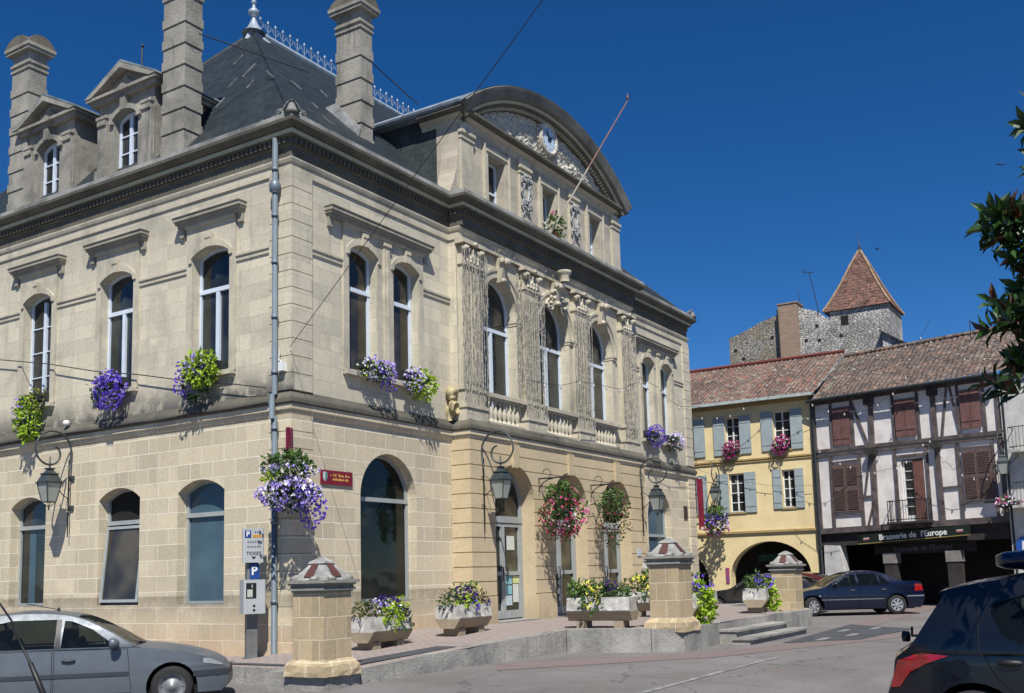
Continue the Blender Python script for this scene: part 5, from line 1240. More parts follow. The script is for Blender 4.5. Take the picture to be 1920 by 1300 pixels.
    def row(u,z,s):
        yv=Y(u,z)*s; bul=0; cr=0
        if u<.9: bul=S.get('bf',.14)*((.9-u)/.9)**1.5
        if u>L-.5: bul=-S.get('br',.08)*((u-L+.5)/.5)
        cr=.035*(1-abs(s)**2.5) if z>.6 else 0
        return (L/2-u+bul*(1-s*s),yv,z+cr)
    mbB=MB(); mbB.smooth=True; mbG=[]
    for i in range(len(top)-1):
        (u0,z0),(u1,z1)=top[i],top[i+1]; um=(u0+u1)/2; zm=(z0+z1)/2
        g=None
        for gi,(ga,gb,gz0,gz1) in enumerate(gl):
            if ga<um<gb and gz0<zm<gz1: g=gi
        for k in range(K):
            s0,s1=-1+2*k/K,-1+2*(k+1)/K; q=[row(u0,z0,s0),row(u0,z0,s1),row(u1,z1,s1),row(u1,z1,s0)]
            if g is not None and 0<k<K-1: seg.setdefault(g,MB()); seg[g].smooth=True; seg[g].add(q,[(0,1,2,3)])
            else: mbB.add(q,[(0,1,2,3)])
    put(mbB,'body_shell',S['paint'])
    for g,m_ in seg.items(): put(m_,['windscreen','rear_window'][g],M_cglass)
    for (ua,za,ub,zb_,mat,nm,sw) in S.get('front',()):
        m_=MB(); m_.smooth=True
        for k in range(K):
            s0,s1=(-1+2*k/K)*sw,(-1+2*(k+1)/K)*sw; e=.012 if ua<L/2 else -.012
            q=[row(ua,za,s0),row(ua,za,s1),row(ub,zb_,s1),row(ub,zb_,s0)]; m_.add([(a+e,b,c) for a,b,c in q],[(0,1,2,3)])
        put(m_,nm,mat)
    for (u_,ys) in ((2.25,.36),(2.25,-.36),(3.15,.36),(3.15,-.36)):
        ms_=MB(); ms_.smooth=True; X_=L/2-u_; ms_.tube([(X_,ys,.45),(X_-.06,ys,.8),(X_-.12,ys,zb+.08)],[.22,.22,.2],10); ms_.tube([(X_-.12,ys,zb+.06),(X_-.14,ys,zb+.2),(X_-.15,ys,zb+.27)],[.05,.11,.08],8); put(ms_,'seat',M_seat)
    ms_=MB(); ms_.box(L/2-1.75,L/2-1.3,-Wd+.2,Wd-.2,.6,zb-.06); put(ms_,'dashboard',M_seat)
    ms_=MB(); ms_.smooth=True; ms_.tube([(L/2-1.85+.06*math.sin(a),.36+.18*math.cos(a),zb-.02+.16*math.sin(a)) for a in [k*PI/8 for k in range(17)]],.015,5); put(ms_,'steering_wheel',M_black)
    ms_=MB(); ms_.box(-L/2+.7,L/2-1.3,-Wd+.13,Wd-.13,.33,.42); put(ms_,'cabin_floor',M_inside)
    mbu=MB(); mbu.box(-L/2+.35,L/2-.35,-Wd+.12,Wd-.12,zs-.03,zs+.12); put(mbu,'underbody',M_inside)
    return T,pt,Y,put
# silver liftback
def silver_spec(p,**k):
    d=dict(L=4.5,W=1.72,belt=.90,H=1.42,wr=.305,axles=(.80,3.47),bf=.06,ft=.30,sill=.20,paint=p,steel=True,rim=M_rimd,crease=.60,handz=.74,
     top=[(.10,.20),(.01,.30),(0,.42),(.03,.53),(.10,.60),(.28,.70),(.62,.80),(1.0,.865),(1.30,.91),(1.62,1.10),(1.98,1.29),(2.3,1.385),(2.75,1.42),(3.2,1.40),(3.6,1.32),(4.0,1.15),(4.32,.98),(4.45,.95),(4.49,.75),(4.5,.5),(4.42,.22)],
     doors=[[(1.36,.25),(2.42,.25),(2.42,.89),(1.42,.88)],[(2.44,.25),(3.15,.25),(3.33,.6),(3.42,.89),(2.44,.89)]],
     windows=[[(1.56,.915),(2.33,.92),(2.30,1.31),(2.2,1.30),(1.92,1.18)],[(2.42,.92),(3.28,.92),(3.36,1.26),(3.0,1.33),(2.40,1.33)],[(3.34,.93),(3.75,.96),(3.62,1.15),(3.42,1.24)]],
     strips=[(1.4,3.3,.50,.555,.012,M_trimp,'rub_strip'),(.0,.50,.44,.52,.014,M_trimp,'bumper_strip'),(4.05,4.5,.44,.52,.014,M_trimp,'bumper_strip'),(2.34,2.41,.92,1.33,.004,M_black,'pillar_trim')],
     lamps=[([(.07,.575),(.36,.63),(.36,.70),(.26,.69),(.09,.60)],M_lens,'headlight',.004),([(4.25,.72),(4.47,.72),(4.46,.92),(4.3,.93)],M_tail,'taillight',.004)],
     front=[(.01,.44,.02,.52,M_trimp,'bumper_strip',.98)],
     glassranges=[(1.30,2.15,.9,1.40),(3.45,4.3,.95,1.40)],mirror=(1.62,.97)); d.update(k); return d
P_silver=paint('silver_paint',(.125,.145,.17),.3,.45,.15)
wheel=Vector((-3.82,-1.33)) 
rzS=R(-43)
def place(L,W_,uc,wxy,rz,side):
    """origin so that the near wheel (axle uc, given side) stands at wxy"""
    x,y=L/2-uc,side*(W_/2-.02); c,s=math.cos(rz),math.sin(rz); return (wxy[0]-(x*c-y*s),wxy[1]-(x*s+y*c))
px_,py_=place(4.5,1.72,.80,(-3.95,-1.45),rzS,-1)
T,pt,Y_,put=car('parked_car',(px_,py_,-.385),rzS,'silver liftback car parked beside the side wall, steel wheels',silver_spec(P_silver))
mb=MB(); mb.smooth=True; mb.tube([(4.5/2-1.28,-.3,.935),(4.5/2-1.42,-.45,.99),(4.5/2-1.62,-.1,1.10)],.012,5); mb.tube([(4.5/2-1.24,-.1,.93),(4.5/2-1.3,-.6,.96)],.016,5); put(mb,'wiper',M_black)
mb=MB(); mb.tube([(4.5/2-2.5,0,1.46),(4.5/2-2.95,0,1.56)],.006,5); mb.lathe([(.03,0),(.02,.03),(.01,.05)],(4.5/2-2.5,0,1.445),8); put(mb,'aerial',M_black)
# blue saloon
P_blue=paint('navy_paint',(.003,.006,.026),.2,.2,.5)
blue=dict(L=4.55,W=1.76,belt=.93,H=1.40,wr=.31,axles=(.92,3.62),sill=.21,paint=P_blue,crease=.62,handz=.80,steer=R(22),
 top=[(.12,.20),(.02,.32),(0,.45),(.04,.58),(.12,.64),(.5,.77),(.9,.85),(1.28,.91),(1.62,1.10),(1.98,1.28),(2.3,1.37),(2.7,1.40),(3.05,1.38),(3.4,1.27),(3.75,1.10),(3.95,1.04),(4.3,1.03),(4.46,1.00),(4.50,.85),(4.55,.6),(4.53,.45),(4.42,.24)],
 doors=[[(1.38,.25),(2.42,.25),(2.42,.92),(1.44,.91)],[(2.44,.25),(3.18,.25),(3.36,.6),(3.42,.92),(2.44,.92)]],
 windows=[[(1.60,.945),(2.36,.95),(2.33,1.30),(2.22,1.30),(1.95,1.19)],[(2.43,.95),(3.08,.95),(3.02,1.31),(2.40,1.32)],[(3.13,.96),(3.42,.98),(3.20,1.22),(3.08,1.28)]],
 strips=[(1.2,3.2,.50,.53,.012,simple('chrome_grey',(.22,.23,.25),.3,.5),'rub_strip'),(3.95,4.52,.56,.60,.012,simple('bumper_line',(.3,.34,.4),.3,.5),'bumper_strip')],
 lamps=[([(.06,.56),(.36,.62),(.36,.70),(.1,.64)],M_lens,'headlight',.004),([(4.2,.74),(4.5,.74),(4.46,.95),(4.24,.97)],M_tail,'taillight',.006),([(1.12,.63),(1.17,.63),(1.17,.66),(1.12,.66)],M_lens,'side_repeater',.008)],
 glassranges=[(1.28,2.2,.9,1.38),(3.12,3.85,1.04,1.38)],mirror=(1.66,1.0))
fw_=Vector((19.05,-4.3)); rw_=Vector((20.49,-6.59)); d_=(fw_-rw_); rzB=math.atan2(d_.y,d_.x)
px_,py_=place(4.55,1.76,.92,fw_,rzB,1)
T,pt,Y_,put=car('parked_car',(px_,py_,-.145),rzB,'dark blue four door saloon parked across the square before the brasserie',blue)
mb=MB(); mb.box(-4.55/2-.015,-4.55/2+.02,-.26,.26,.62,.73); put(mb,'number_plate',M_pap[0])
# cars glimpsed between the planters
P_dred=paint('maroon_paint',(.10,.015,.02),.3,.3); P_dgr=paint('charcoal_paint',(.03,.032,.038),.4,.3); P_pale=paint('pale_blue_paint',(.35,.42,.48),.4,.3)
s2=silver_spec(P_dgr,steel=False,rim=M_rim); s3=silver_spec(P_dred,steel=False,rim=M_rim); s4=silver_spec(P_pale,steel=False,rim=M_rim)
car('parked_car',(22.2,-1.6,-.18),R(90),'charcoal car half hidden behind the planters under the yellow arcade',s2)
car('parked_car',(25.2,-1.5,-.18),R(90),'maroon car whose rear shows right of the farthest pillar',s3)
car('parked_car',(25.2,4.2,-.18),R(90),'pale blue car just emerging behind the town hall corner',s4)
# near dark hatchback
P_hat=paint('midnight_paint',(.006,.008,.013),.2,.22,.45)
hat=dict(L=4.28,W=1.81,belt=.93,H=1.58,wr=.32,axles=(.93,3.54),sill=.20,paint=P_hat,crease=.86,handz=.86,hm=M_black,tum=.27,rt=.15,br=.12,
 top=[(.12,.20),(.0,.36),(.04,.62),(.25,.80),(.7,.93),(1.05,1.0),(1.5,1.28),(2.0,1.50),(2.5,1.58),(3.0,1.565),(3.45,1.51),(3.74,1.45),(3.80,1.42),(3.77,1.39),(3.90,1.18),(4.02,1.0),(4.10,.93),(4.18,.86),(4.21,.70),(4.27,.55),(4.28,.42),(4.2,.24)],
 doors=[[(1.3,.25),(2.35,.25),(2.35,.92),(1.36,.90)],[(2.37,.25),(2.98,.25),(3.14,.52),(3.36,.74),(3.45,.92),(2.37,.92)]],
 windows=[[(1.5,.96),(2.28,.97),(2.26,1.44),(2.1,1.42),(1.8,1.27)],[(2.36,.97),(3.0,.98),(3.18,1.01),(3.29,1.08),(3.38,1.26),(3.36,1.33),(3.1,1.41),(2.34,1.46)]],
 lamps=[([(3.72,.905),(3.95,.93),(4.16,.85),(4.235,.62),(4.15,.63),(4.05,.76),(3.9,.84)],M_tail,'taillight',.008),([(.1,.62),(.6,.82),(.5,.72),(.15,.55)],M_lens,'headlight',.004)],
 strips=[(3.47,3.478,.94,1.36,.003,M_inside,'panel_gap')],
 glassranges=[(1.05,2.1,1.0,1.52),(3.77,4.06,.97,1.40)],mirror=(1.5,1.05))
rzH=R(-90-2)
c,s=math.cos(rzH),math.sin(rzH)
tgt=(-4.85,-11.80); lx,ly=-4.28/2,-1.81/2+.1
loc=(tgt[0]-(lx*c-ly*s),tgt[1]-(lx*s+ly*c))
T,pt,Y_,put=car('parked_car',(loc[0],loc[1],-.26),rzH,'near-black hatchback with a red tail light filling the lower right corner',hat)
mb=MB(); mb.smooth=True; mb.tube([(-.95,0,1.52),(-1.25,0,1.72)],.006,5); mb.lathe([(.035,0),(.02,.03),(.01,.05)],(-.95,0,1.49),8); put(mb,'aerial',M_black)
mb=MB(); mb.smooth=True; mb.tube([(-2.05,.55,.98),(-2.12,.2,1.0),(-2.02,-.2,1.1)],.012,5); mb.lathe([(.0,-.03),(.05,-.02),(.05,.04),(0,.05)],(-2.16,.1,1.0),8,'x'); put(mb,'rear_wiper',M_black)
mb=MB(); mb.smooth=True; mb.add([(-1.50+.08*math.cos(a),-(Y_(2.14+1.50-.08*math.cos(a),.80+.08*math.sin(a))+.004),.80+.08*math.sin(a)) for a in [k*PI/10 for k in range(20)]],[tuple(range(20))]); put(mb,'fuel_flap',P_hat)
T2=thing('roof_box',(loc[0]+.1,loc[1]+.12,1.33),'dark blue roof box carried above the near hatchback','roof box',rz=rzH)
mb=MB(); mb.smooth=True; vs=[];st=[(-1.2,.05),(-1.17,.55),(-1.08,.82),(-.8,.97),(0,1),(.6,.95),(.9,.6),(.95,.05)]
for x_,k_ in st:
    for q in range(16):
        a=q*PI/8; ca,sa=math.cos(a),math.sin(a); vs.append((x_,.07+.38*k_*math.copysign(abs(ca)**.5,ca),.10+.10*k_*math.copysign(abs(sa)**.6,sa)))
mb.add(vs,[(i*16+q,i*16+(q+1)%16,(i+1)*16+(q+1)%16,(i+1)*16+q) for i in range(7) for q in range(16)])
o=mb.build('shell',P_blue,None,base=(0,0,0)); o.parent=T2
mb=MB(); 
for x in (-.5,.4): mb.box(x,x+.05,-.6,.6,-.1,.0)
o=mb.build('roof_bar',M_black,None,base=(0,0,0)); o.parent=T2
# dark car whose roof corner and aerial poke into the lower left corner
# ------------------------------------------------------------------ houses across the square
def roofmat(name,cs,dk):
    m,t,p=nodes(name); p.inputs['Roughness'].default_value=.9; p.inputs['Specular IOR Level'].default_value=.2
    uv=N(t,'ShaderNodeUVMap'); g=N(t,'ShaderNodeNewGeometry')
    br=N(t,'ShaderNodeTexBrick',offset=.37,i_Scale=1,i_Bias=-.1); br.inputs['Brick Width'].default_value=.40; br.inputs['Row Height'].default_value=.20; br.inputs['Mortar Size'].default_value=.02
    mp=N(t,'ShaderNodeMapping'); t.links.new(uv.outputs[0],mp.inputs[0]); t.links.new(mp.outputs[0],br.inputs[0])
    br.inputs['Color1'].default_value=(*cs[0],1); br.inputs['Color2'].default_value=(*cs[1],1); br.inputs['Mortar'].default_value=(*dk,1)
    col=br.outputs[0]
    vo=N(t,'ShaderNodeTexVoronoi',i_Scale=5.5); t.links.new(g.outputs['Position'],vo.inputs['Vector'])
    sp_=N(t,'ShaderNodeSeparateColor'); t.links.new(vo.outputs['Color'],sp_.inputs[0])
    col=mixc(t,col,cs[2],ramp(t,sp_.outputs[0],.6,.95,0,.8)); col=mixc(t,col,cs[3],ramp(t,sp_.outputs[1],.72,.98,0,.75)); col=mixc(t,col,dk,ramp(t,sp_.outputs[2],.6,1,0,.8))
    col=mixc(t,col,dk,ramp(t,noise(t,g.outputs['Position'],.7,5,.7),.45,.75,0,.5))
    t.links.new(col,p.inputs['Base Color']); b=N(t,'ShaderNodeBump',i_Strength=.7,i_Distance=.03); t.links.new(br.outputs['Fac'],b.inputs['Height']); b.invert=True; t.links.new(b.outputs[0],p.inputs['Normal']); return m
M_tile1=roofmat('canal_tiles_red',[(.20,.145,.12),(.15,.12,.105),(.28,.12,.085),(.30,.275,.23)],(.06,.045,.04))
M_tile2=roofmat('canal_tiles_brown',[(.17,.13,.11),(.12,.095,.085),(.25,.15,.11),(.24,.22,.19)],(.04,.034,.032))
M_yel=stone('yellow_render',(.78,.65,.37),(.70,.57,.32),(.3,.3,.3),bw=0,dirt=(.52,.40,.20),dirt_amt=.5,streak=.25); M_ydark=stone('ochre_band',(.42,.30,.13),(.36,.26,.12),(.3,.3,.3),bw=0,dirt=(.2,.16,.1))
M_shut=simple('shutter_grey',(.31,.37,.385),.6,var=.08); M_shbr=simple('shutter_maroon',(.17,.085,.075),.7,var=.2,vs=4); M_shlv=simple('louvre_brown',(.135,.09,.078),.7,var=.3,vs=12)
M_plas=simple('pinkish_plaster',(.76,.72,.69),.9,var=.12,vs=2,bump=.2); M_timb=simple('weathered_timber',(.11,.088,.085),.85,var=.4,vs=3,bump=.5,bs=25); M_timd=simple('dark_timber',(.035,.03,.028),.85,var=.3,vs=3)
def canal_roof(name,P,s0,s1,mat,per=.21,amp=.045,rows=16,par=None):
    """P(s,t,h): s along eave, t 0..1 eave->ridge, h height off the plane"""
    mb=MB(); mb.smooth=True; n=int((s1-s0)/per); vs=[]; K=6
    for j in range(rows+1):
        t=j/rows
        for i in range(n*K+1):
            s=s0+(s1-s0)*i/(n*K); h=amp*abs(math.sin(PI*i/K))+ (.012*math.sin(i*.7+j*2.1)); vs.append(P(s,t,h))
    w_=n*K+1; mb.add(vs,[(j*w_+i,j*w_+i+1,(j+1)*w_+i+1,(j+1)*w_+i) for j in range(rows) for i in range(w_-1)])
    return mb.build('tiled_roof',mat,par)
YH=thing('yellow_house',(28,2,-.2),'yellow rendered house with grey shutters and ground floor arcade','house')
Yw=Ps(28.0)
def earch(y0,y1,z0,zs,rise,n=20): c=(y0+y1)/2;h=(y1-y0)/2; return [(y0,z0),(y1,z0)]+[(c+h*math.cos(PI*k/n),zs+rise*math.sin(PI*k/n)) for k in range(n+1)]
YO=[(1.02,1.65,6.36,7.95),(-1.2,-.48,6.38,8.0),(3.1,3.75,6.36,7.95),(.92,1.6,3.85,5.5),(-1.25,-.72,3.93,5.5),(3.1,3.75,3.85,5.5)]
ya=[earch(-1.72,1.72,-.6,1.1,1.46),earch(2.72,6.2,-.6,1.0,1.4)]
mb=MB(); hs_=[[(a,c),(b,c),(b,d),(a,d)] for a,b,c,d in YO]
mb.poly(Yw,[(-2.08,-.6),(9,-.6),(9,8.6),(-2.08,8.6)],hs_+ya,0)
for h in hs_: mb.rim(Yw,h,0,.25)
for h in ya: mb.rim(Yw,h,0,.55)
mb.build('facade_wall',M_yel,YH)
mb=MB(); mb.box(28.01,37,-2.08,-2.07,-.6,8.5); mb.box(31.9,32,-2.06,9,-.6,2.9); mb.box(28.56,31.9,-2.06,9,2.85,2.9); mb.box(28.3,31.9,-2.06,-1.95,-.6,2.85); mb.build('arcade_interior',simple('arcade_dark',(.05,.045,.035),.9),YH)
mb=MB(); 
for z,h_,d in ((6.02,.07,.08),(5.93,.06,.05),(2.93,.09,.09),(8.34,.22,.06)): mb.pbox(Yw,-2.07,9,z,z+h_,-d,-.001)
mb.build('moulding',M_ydark,YH)
for i,(a,b,c,d) in enumerate(YO):
    mb=MB(); mb.slab(Yw,[(a,c),(b,c),(b,d),(a,d)],[[(a+.05,c+.05),(b-.05,c+.05),(b-.05,d-.05),(a+.05,d-.05)]],.16,.2); m_=(a+b)/2
    mb.pbox(Yw,m_-.03,m_+.03,c+.03,d-.03,.158,.202)
    for k in range(1,4): zz=c+(d-c)*k/4; mb.pbox(Yw,a+.03,b-.03,zz-.015,zz+.015,.162,.198)
    wo=mb.build('window',M_white2,YH); g=MB(); g.poly(Yw,[(a,c),(b,c),(b,d),(a,d)],(),.19); g.build('pane',M_glass,wo)
    mb=MB(); mb.pbox(Yw,a-.06,b+.06,c-.08,c,-.05,.2); mb.build('window_sill',M_ydark,YH)
    w_=.5 if i!=4 else .36
    for s in (-1,1):
        y0,y1=(b+.02,b+.02+w_) if s>0 else (a-.02-w_,a-.02)
        mb=MB(); mb.pbox(Yw,y0,y1,c-.04,d+.02,-.06,-.02); mb.pbox(Yw,y0+.03,y1-.03,c+.2,c+.26,-.075,-.06); mb.pbox(Yw,y0+.03,y1-.03,d-.3,d-.24,-.075,-.06); mb.build('shutter',M_shut,YH)
def YP(s,t,h): return (27.62+t*(33-27.62)-h*.4,s,8.56+t*(11.12-8.56)+h)
canal_roof('r',YP,-2.35,12,M_tile1,par=YH)
mb=MB(); mb.smooth=True; mb.tube([(33.0,-2.4,11.2),(33.0,12,11.2)],.1,8); mb.build('ridge_tiles',simple('ridge_red',(.32,.09,.06),.8),YH)
mb=MB(); mb.box(27.5,27.62,-2.3,12,8.46,8.58); mb.box(27.62,28.0,-2.3,12,8.5,8.54); mb.build('gutter',simple('gutter_pale',(.42,.47,.46),.5),YH)
mb=MB(); mb.tube([(27.85,-2.2,8.4),(27.85,-2.2,2.3),(27.8,-2.25,-.1)],.05,8); mb.build('downpipe',M_iron,YH)
mb=MB(); mb.pbox(Ps(31.0),-.2,1.5,1.75,2.05,-.03,0); mb.build('shop_fascia',simple('fascia_green',(.05,.16,.11),.5,var=.4,vs=6),YH)
mb=MB(); mb.pbox(Yw,1.78,1.93,.85,1.5,-.04,-.001); o=mb.build('sign',simple('menu_board',(.35,.03,.03),.5,var=.5,vs=9,c2=(.03,.08,.3)),None,label='small red and blue board on the pier left of the big yellow arch',cat='sign')
# flower boxes on the yellow house
random.seed(77)
for (y,z,lab) in ((1.33,6.3,'magenta geranium box at the upper left window of the yellow house'),(-.84,6.3,'pink and magenta flower box at the upper right window of the yellow house'),(3.4,6.3,'magenta flower box at the window next to the town hall corner')):
    T=thing('flower_box',(27.9,y,z),lab,'flower box','flower boxes on the yellow house')
    mb=MB(); mb.pbox(Yw,y-.3,y+.3,z+.02,z+.2,-.25,-.07); mb.build('box',M_iron,T)
    plant(T,[('leaf',L_dk,70,(27.75,y,z+.28),(.2,.36,.24),.12),('fl',P_mag,90,(27.72,y+.08,z+.2),(.22,.32,.4),.12),('fl',P_pnk,34,(27.72,y-.15,z+.38),(.2,.26,.3),.11),('fl',P_wht,8,(27.7,y,z+.4),(.2,.3,.2),.1)])
T=lantern(Ps(28.0),2.0,4.75,'lantern on a curled bracket on the yellow house beside the town hall corner',proj=.8,group='wrought iron wall lanterns')
T=thing('hanging_basket',(27.1,1.95,4.1),'round hanging basket of violet and magenta flowers on the yellow house','hanging basket','hanging flower baskets')
mb=MB(); mb.smooth=True; mb.tube([(28,1.95,4.5),(27.5,1.95,4.6),(27.05,1.95,4.3),(27.05,1.95,4.0)],.03,6); mb.build('bracket',M_black,T)
c=(27.05,1.95,3.45); plant(T,[('leaf',L_mid,140,(c[0],c[1],c[2]+.35),(.5,.52,.28),.16),('leaf',L_dk,230,c,(.5,.5,.55),.16),('fl',P_vio,90,(c[0],c[1],c[2]+.12),(.56,.56,.3),.13),('fl',P_lil,60,(c[0],c[1],c[2]-.2),(.56,.56,.4),.13),('fl',P_wht,36,c,(.58,.58,.5),.1),('fl',P_mag,32,(c[0],c[1],c[2]-.25),(.56,.56,.4),.13)])
# timber framed house
A_=Vector((28.0,-2.15)); tt=Vector((-1.7,-7.05)).normalized(); nn_=Vector((-tt.y,tt.x)); 
if nn_.x<0: nn_=-nn_
def PT(s,z,d=0): q=A_+tt*s+nn_*d; return (q.x,q.y,z)
HT=thing('timber_house',PT(3.7,-.2),'half timbered white and brown house with maroon shutters over a cafe','house')
mb=MB(); mb.poly(PT,[(0,2.86),(7.5,2.96),(7.5,8.2),(0,8.2)],[[(3.62,3.0),(4.5,3.0),(4.5,5.45),(3.62,5.45)]],0); mb.rim(PT,[(3.62,3.0),(4.5,3.0),(4.5,5.45),(3.62,5.45)],0,.2)
mb.build('plaster_wall',M_plas,HT)
def beam(u0,z0,u1,z1,wd,d=-.06,mat=None,par=HT,nm='timber_beam'):
    wd*=.8; a,b=Vector((u0,z0)),Vector((u1,z1)); t_=(b-a).normalized(); n_=Vector((-t_.y,t_.x))*wd/2
    mb=MB(); mb.slab(PT,[tuple(a+n_),tuple(b+n_),tuple(b-n_),tuple(a-n_)],(),d-random.uniform(0,.012),.01); return mb.build(nm,mat or M_timb,par)
random.seed(13)
for b_ in [(0,6.13,7.5,6.08,.17,-.12),(0,5.93,7.5,5.92,.1,-.08),(0,2.86,7.5,2.96,.28,-.1),(0,8.12,7.5,8.08,.18,-.08),
 (.1,2.9,.06,8.1,.2),(.7,2.95,.72,5.85,.14),(1.97,2.95,1.95,5.85,.13),(2.5,2.95,2.58,8.0,.22,-.09),(3.42,2.95,3.42,5.85,.13),(4.66,2.95,4.66,5.85,.14),(5.12,3.0,5.05,8.0,.22,-.09),(5.86,3.0,5.84,5.85,.14),(7.12,3.0,7.1,5.85,.12),(7.4,2.95,7.42,8.1,.2),
 (.84,6.2,.84,8.05,.12),(1.76,6.2,1.74,8.05,.13),(3.48,6.2,3.46,8.05,.12),(4.46,6.2,4.44,8.05,.13),(5.99,6.2,5.98,8.05,.11),(6.92,6.2,6.9,8.05,.13),(1.78,7.95,2.36,6.2,.1),(5.6,8.0,5.32,6.2,.08),(5.72,8.0,6.0,6.2,.08),
 (2.0,4.13,2.5,4.14,.1),(2.42,5.85,2.1,4.2,.07),(2.5,4.1,2.15,2.98,.09),(5.2,4.24,5.8,4.25,.1),(.75,5.62,1.95,5.62,.08),(3.45,5.58,4.66,5.58,.14),(5.9,5.66,7.1,5.64,.06),(.75,3.5,1.97,3.5,.06),(5.9,3.6,7.1,3.6,.07)]:
    beam(*b_)
for u in (2.55,5.1): 
    for z in (7.75,5.75):
        mb=MB(); mb.pbox(PT,u-.16,u+.16,z,z+.28,-.3,-.02); mb.build('corbel',M_timd,HT)
def leaf_shut(u0,u1,z0,z1,mat,nm='shutter',louv=False):
    m_=(u0+u1)/2
    for a,b in ((u0,m_-.008),(m_+.008,u1)):
        mb=MB(); mb.pbox(PT,a,b,z0,z1,-.10,-.04)
        if louv:
            z=z0+.1
            while z<z1-.12:
                if not (abs(z-(z0+z1)/2)<.08): mb.pbox(PT,a+.06,b-.06,z,z+.03,-.125,-.1)
                z+=.065
        else:
            for zz in (z0+.25,z1-.35): mb.pbox(PT,a+.03,b-.03,zz,zz+.06,-.118,-.1)
        mb.build(nm,mat,HT)
leaf_shut(.93,1.66,6.28,7.82,M_shbr); leaf_shut(3.56,4.36,6.34,7.8,M_shbr); leaf_shut(6.08,6.8,6.36,7.8,M_shbr)
leaf_shut(.8,1.9,3.6,5.5,M_shlv,louv=True); leaf_shut(6.0,7.04,3.7,5.56,M_shlv,louv=True)
mb=MB(); mb.slab(PT,[(3.64,3.0),(4.1,3.0),(4.1,5.4),(3.64,5.4)],[[(3.7,3.3),(4.04,3.3),(4.04,5.34),(3.7,5.34)]],.1,.14)
for k in range(1,6): zz=3.3+k*.34; mb.pbox(PT,3.68,4.06,zz-.012,zz+.012,.1,.135)
wo=mb.build('balcony_window',M_white2,HT); g=MB(); g.poly(PT,[(3.62,3.0),(4.5,3.0),(4.5,5.45),(3.62,5.45)],(),.16); g.build('pane',M_glass,wo)
mb=MB(); mb.pbox(PT,4.08,4.48,3.02,5.42,.02,.07); mb.build('shutter',simple('shutter_rust',(.16,.07,.055),.7),HT)
BL=bpy.data.objects.new('balcony',None)
bpy.data.objects.remove(BL)
mb=MB(); mb.pbox(PT,3.15,4.78,2.98,3.06,-.55,0); bo=mb.build('balcony',M_timd,HT)
mb=MB(); 
for z in (3.14,3.86): mb.tube([PT(3.2,z,-.02),PT(3.2,z,-.5),PT(4.72,z,-.5),PT(4.72,z,-.02)],.018,5)
for k in range(16): u=3.2+1.52*k/15; mb.tube([PT(u,3.08,-.5),PT(u,3.86,-.5)],.011,4)
for k in range(4): 
    for u in (3.2,4.72): d=-.08-.13*k; mb.tube([PT(u,3.08,d),PT(u,3.86,d)],.011,4)
mb.build('balcony_railing',M_black,bo)
# ground level: piers, posts, lintel, dark cafe
mb=MB(); 
vs=[(.17,2.3),(.85,2.26),(.93,1.6),(.95,-.6),(.12,-.6)]; mb.slab(PT,vs,(),-.02,.5); mb.build('pier',simple('white_pier',(.55,.54,.53),.9,var=.15,bump=.3),HT)
for a,b in ((2.68,3.12),(5.12,5.58)):
    mb=MB(); mb.pbox(PT,a,b,-.6,1.5,0,.4); mb.build('cafe_post',M_timd,HT)
    mb=MB(); mb.pbox(PT,a-.04,b+.04,1.5,1.9,-.03,.42); mb.build('post_capital',simple('post_cap_stone',(.24,.22,.21),.9,var=.2),HT)
mb=MB(); mb.pbox(PT,0,7.5,2.26,2.86,.05,.3); mb.build('lintel_beam',M_timd,HT)
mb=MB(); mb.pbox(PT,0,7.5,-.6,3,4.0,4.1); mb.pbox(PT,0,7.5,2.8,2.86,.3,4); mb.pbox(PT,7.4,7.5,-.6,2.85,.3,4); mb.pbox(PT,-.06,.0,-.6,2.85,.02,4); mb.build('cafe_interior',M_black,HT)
def HP(s,t,h): 
    s=s-1.0*t*(1 if s<3 else max(0,(9.5-s)/6.5)); q=A_+tt*s+nn_*(-.35+t*5.6-h*.3); return (q.x,q.y,8.22+t*2.75+h)
canal_roof('r',HP,-.1,9.5,M_tile2,par=HT)
mb=MB(); mb.tube([PT(0,8.2,-.42),PT(7.6,8.16,-.42)],.07,8); mb.tube([PT(7.6,8.1,-.1),PT(7.6,2.9,-.1),PT(7.62,-.2,-.1)],.05,8); mb.tube([PT(.02,8.1,-.1),PT(.0,2.4,-.12),PT(.1,2.0,-.1)],.05,8); mb.build('gutter',M_iron,HT)
mb=MB(); mb.smooth=True; q0=HP(-.1,1,.08); q1=HP(9.5,1,.08); mb.tube([q0,q1],.09,6); mb.build('ridge_tiles',M_tile2,HT)
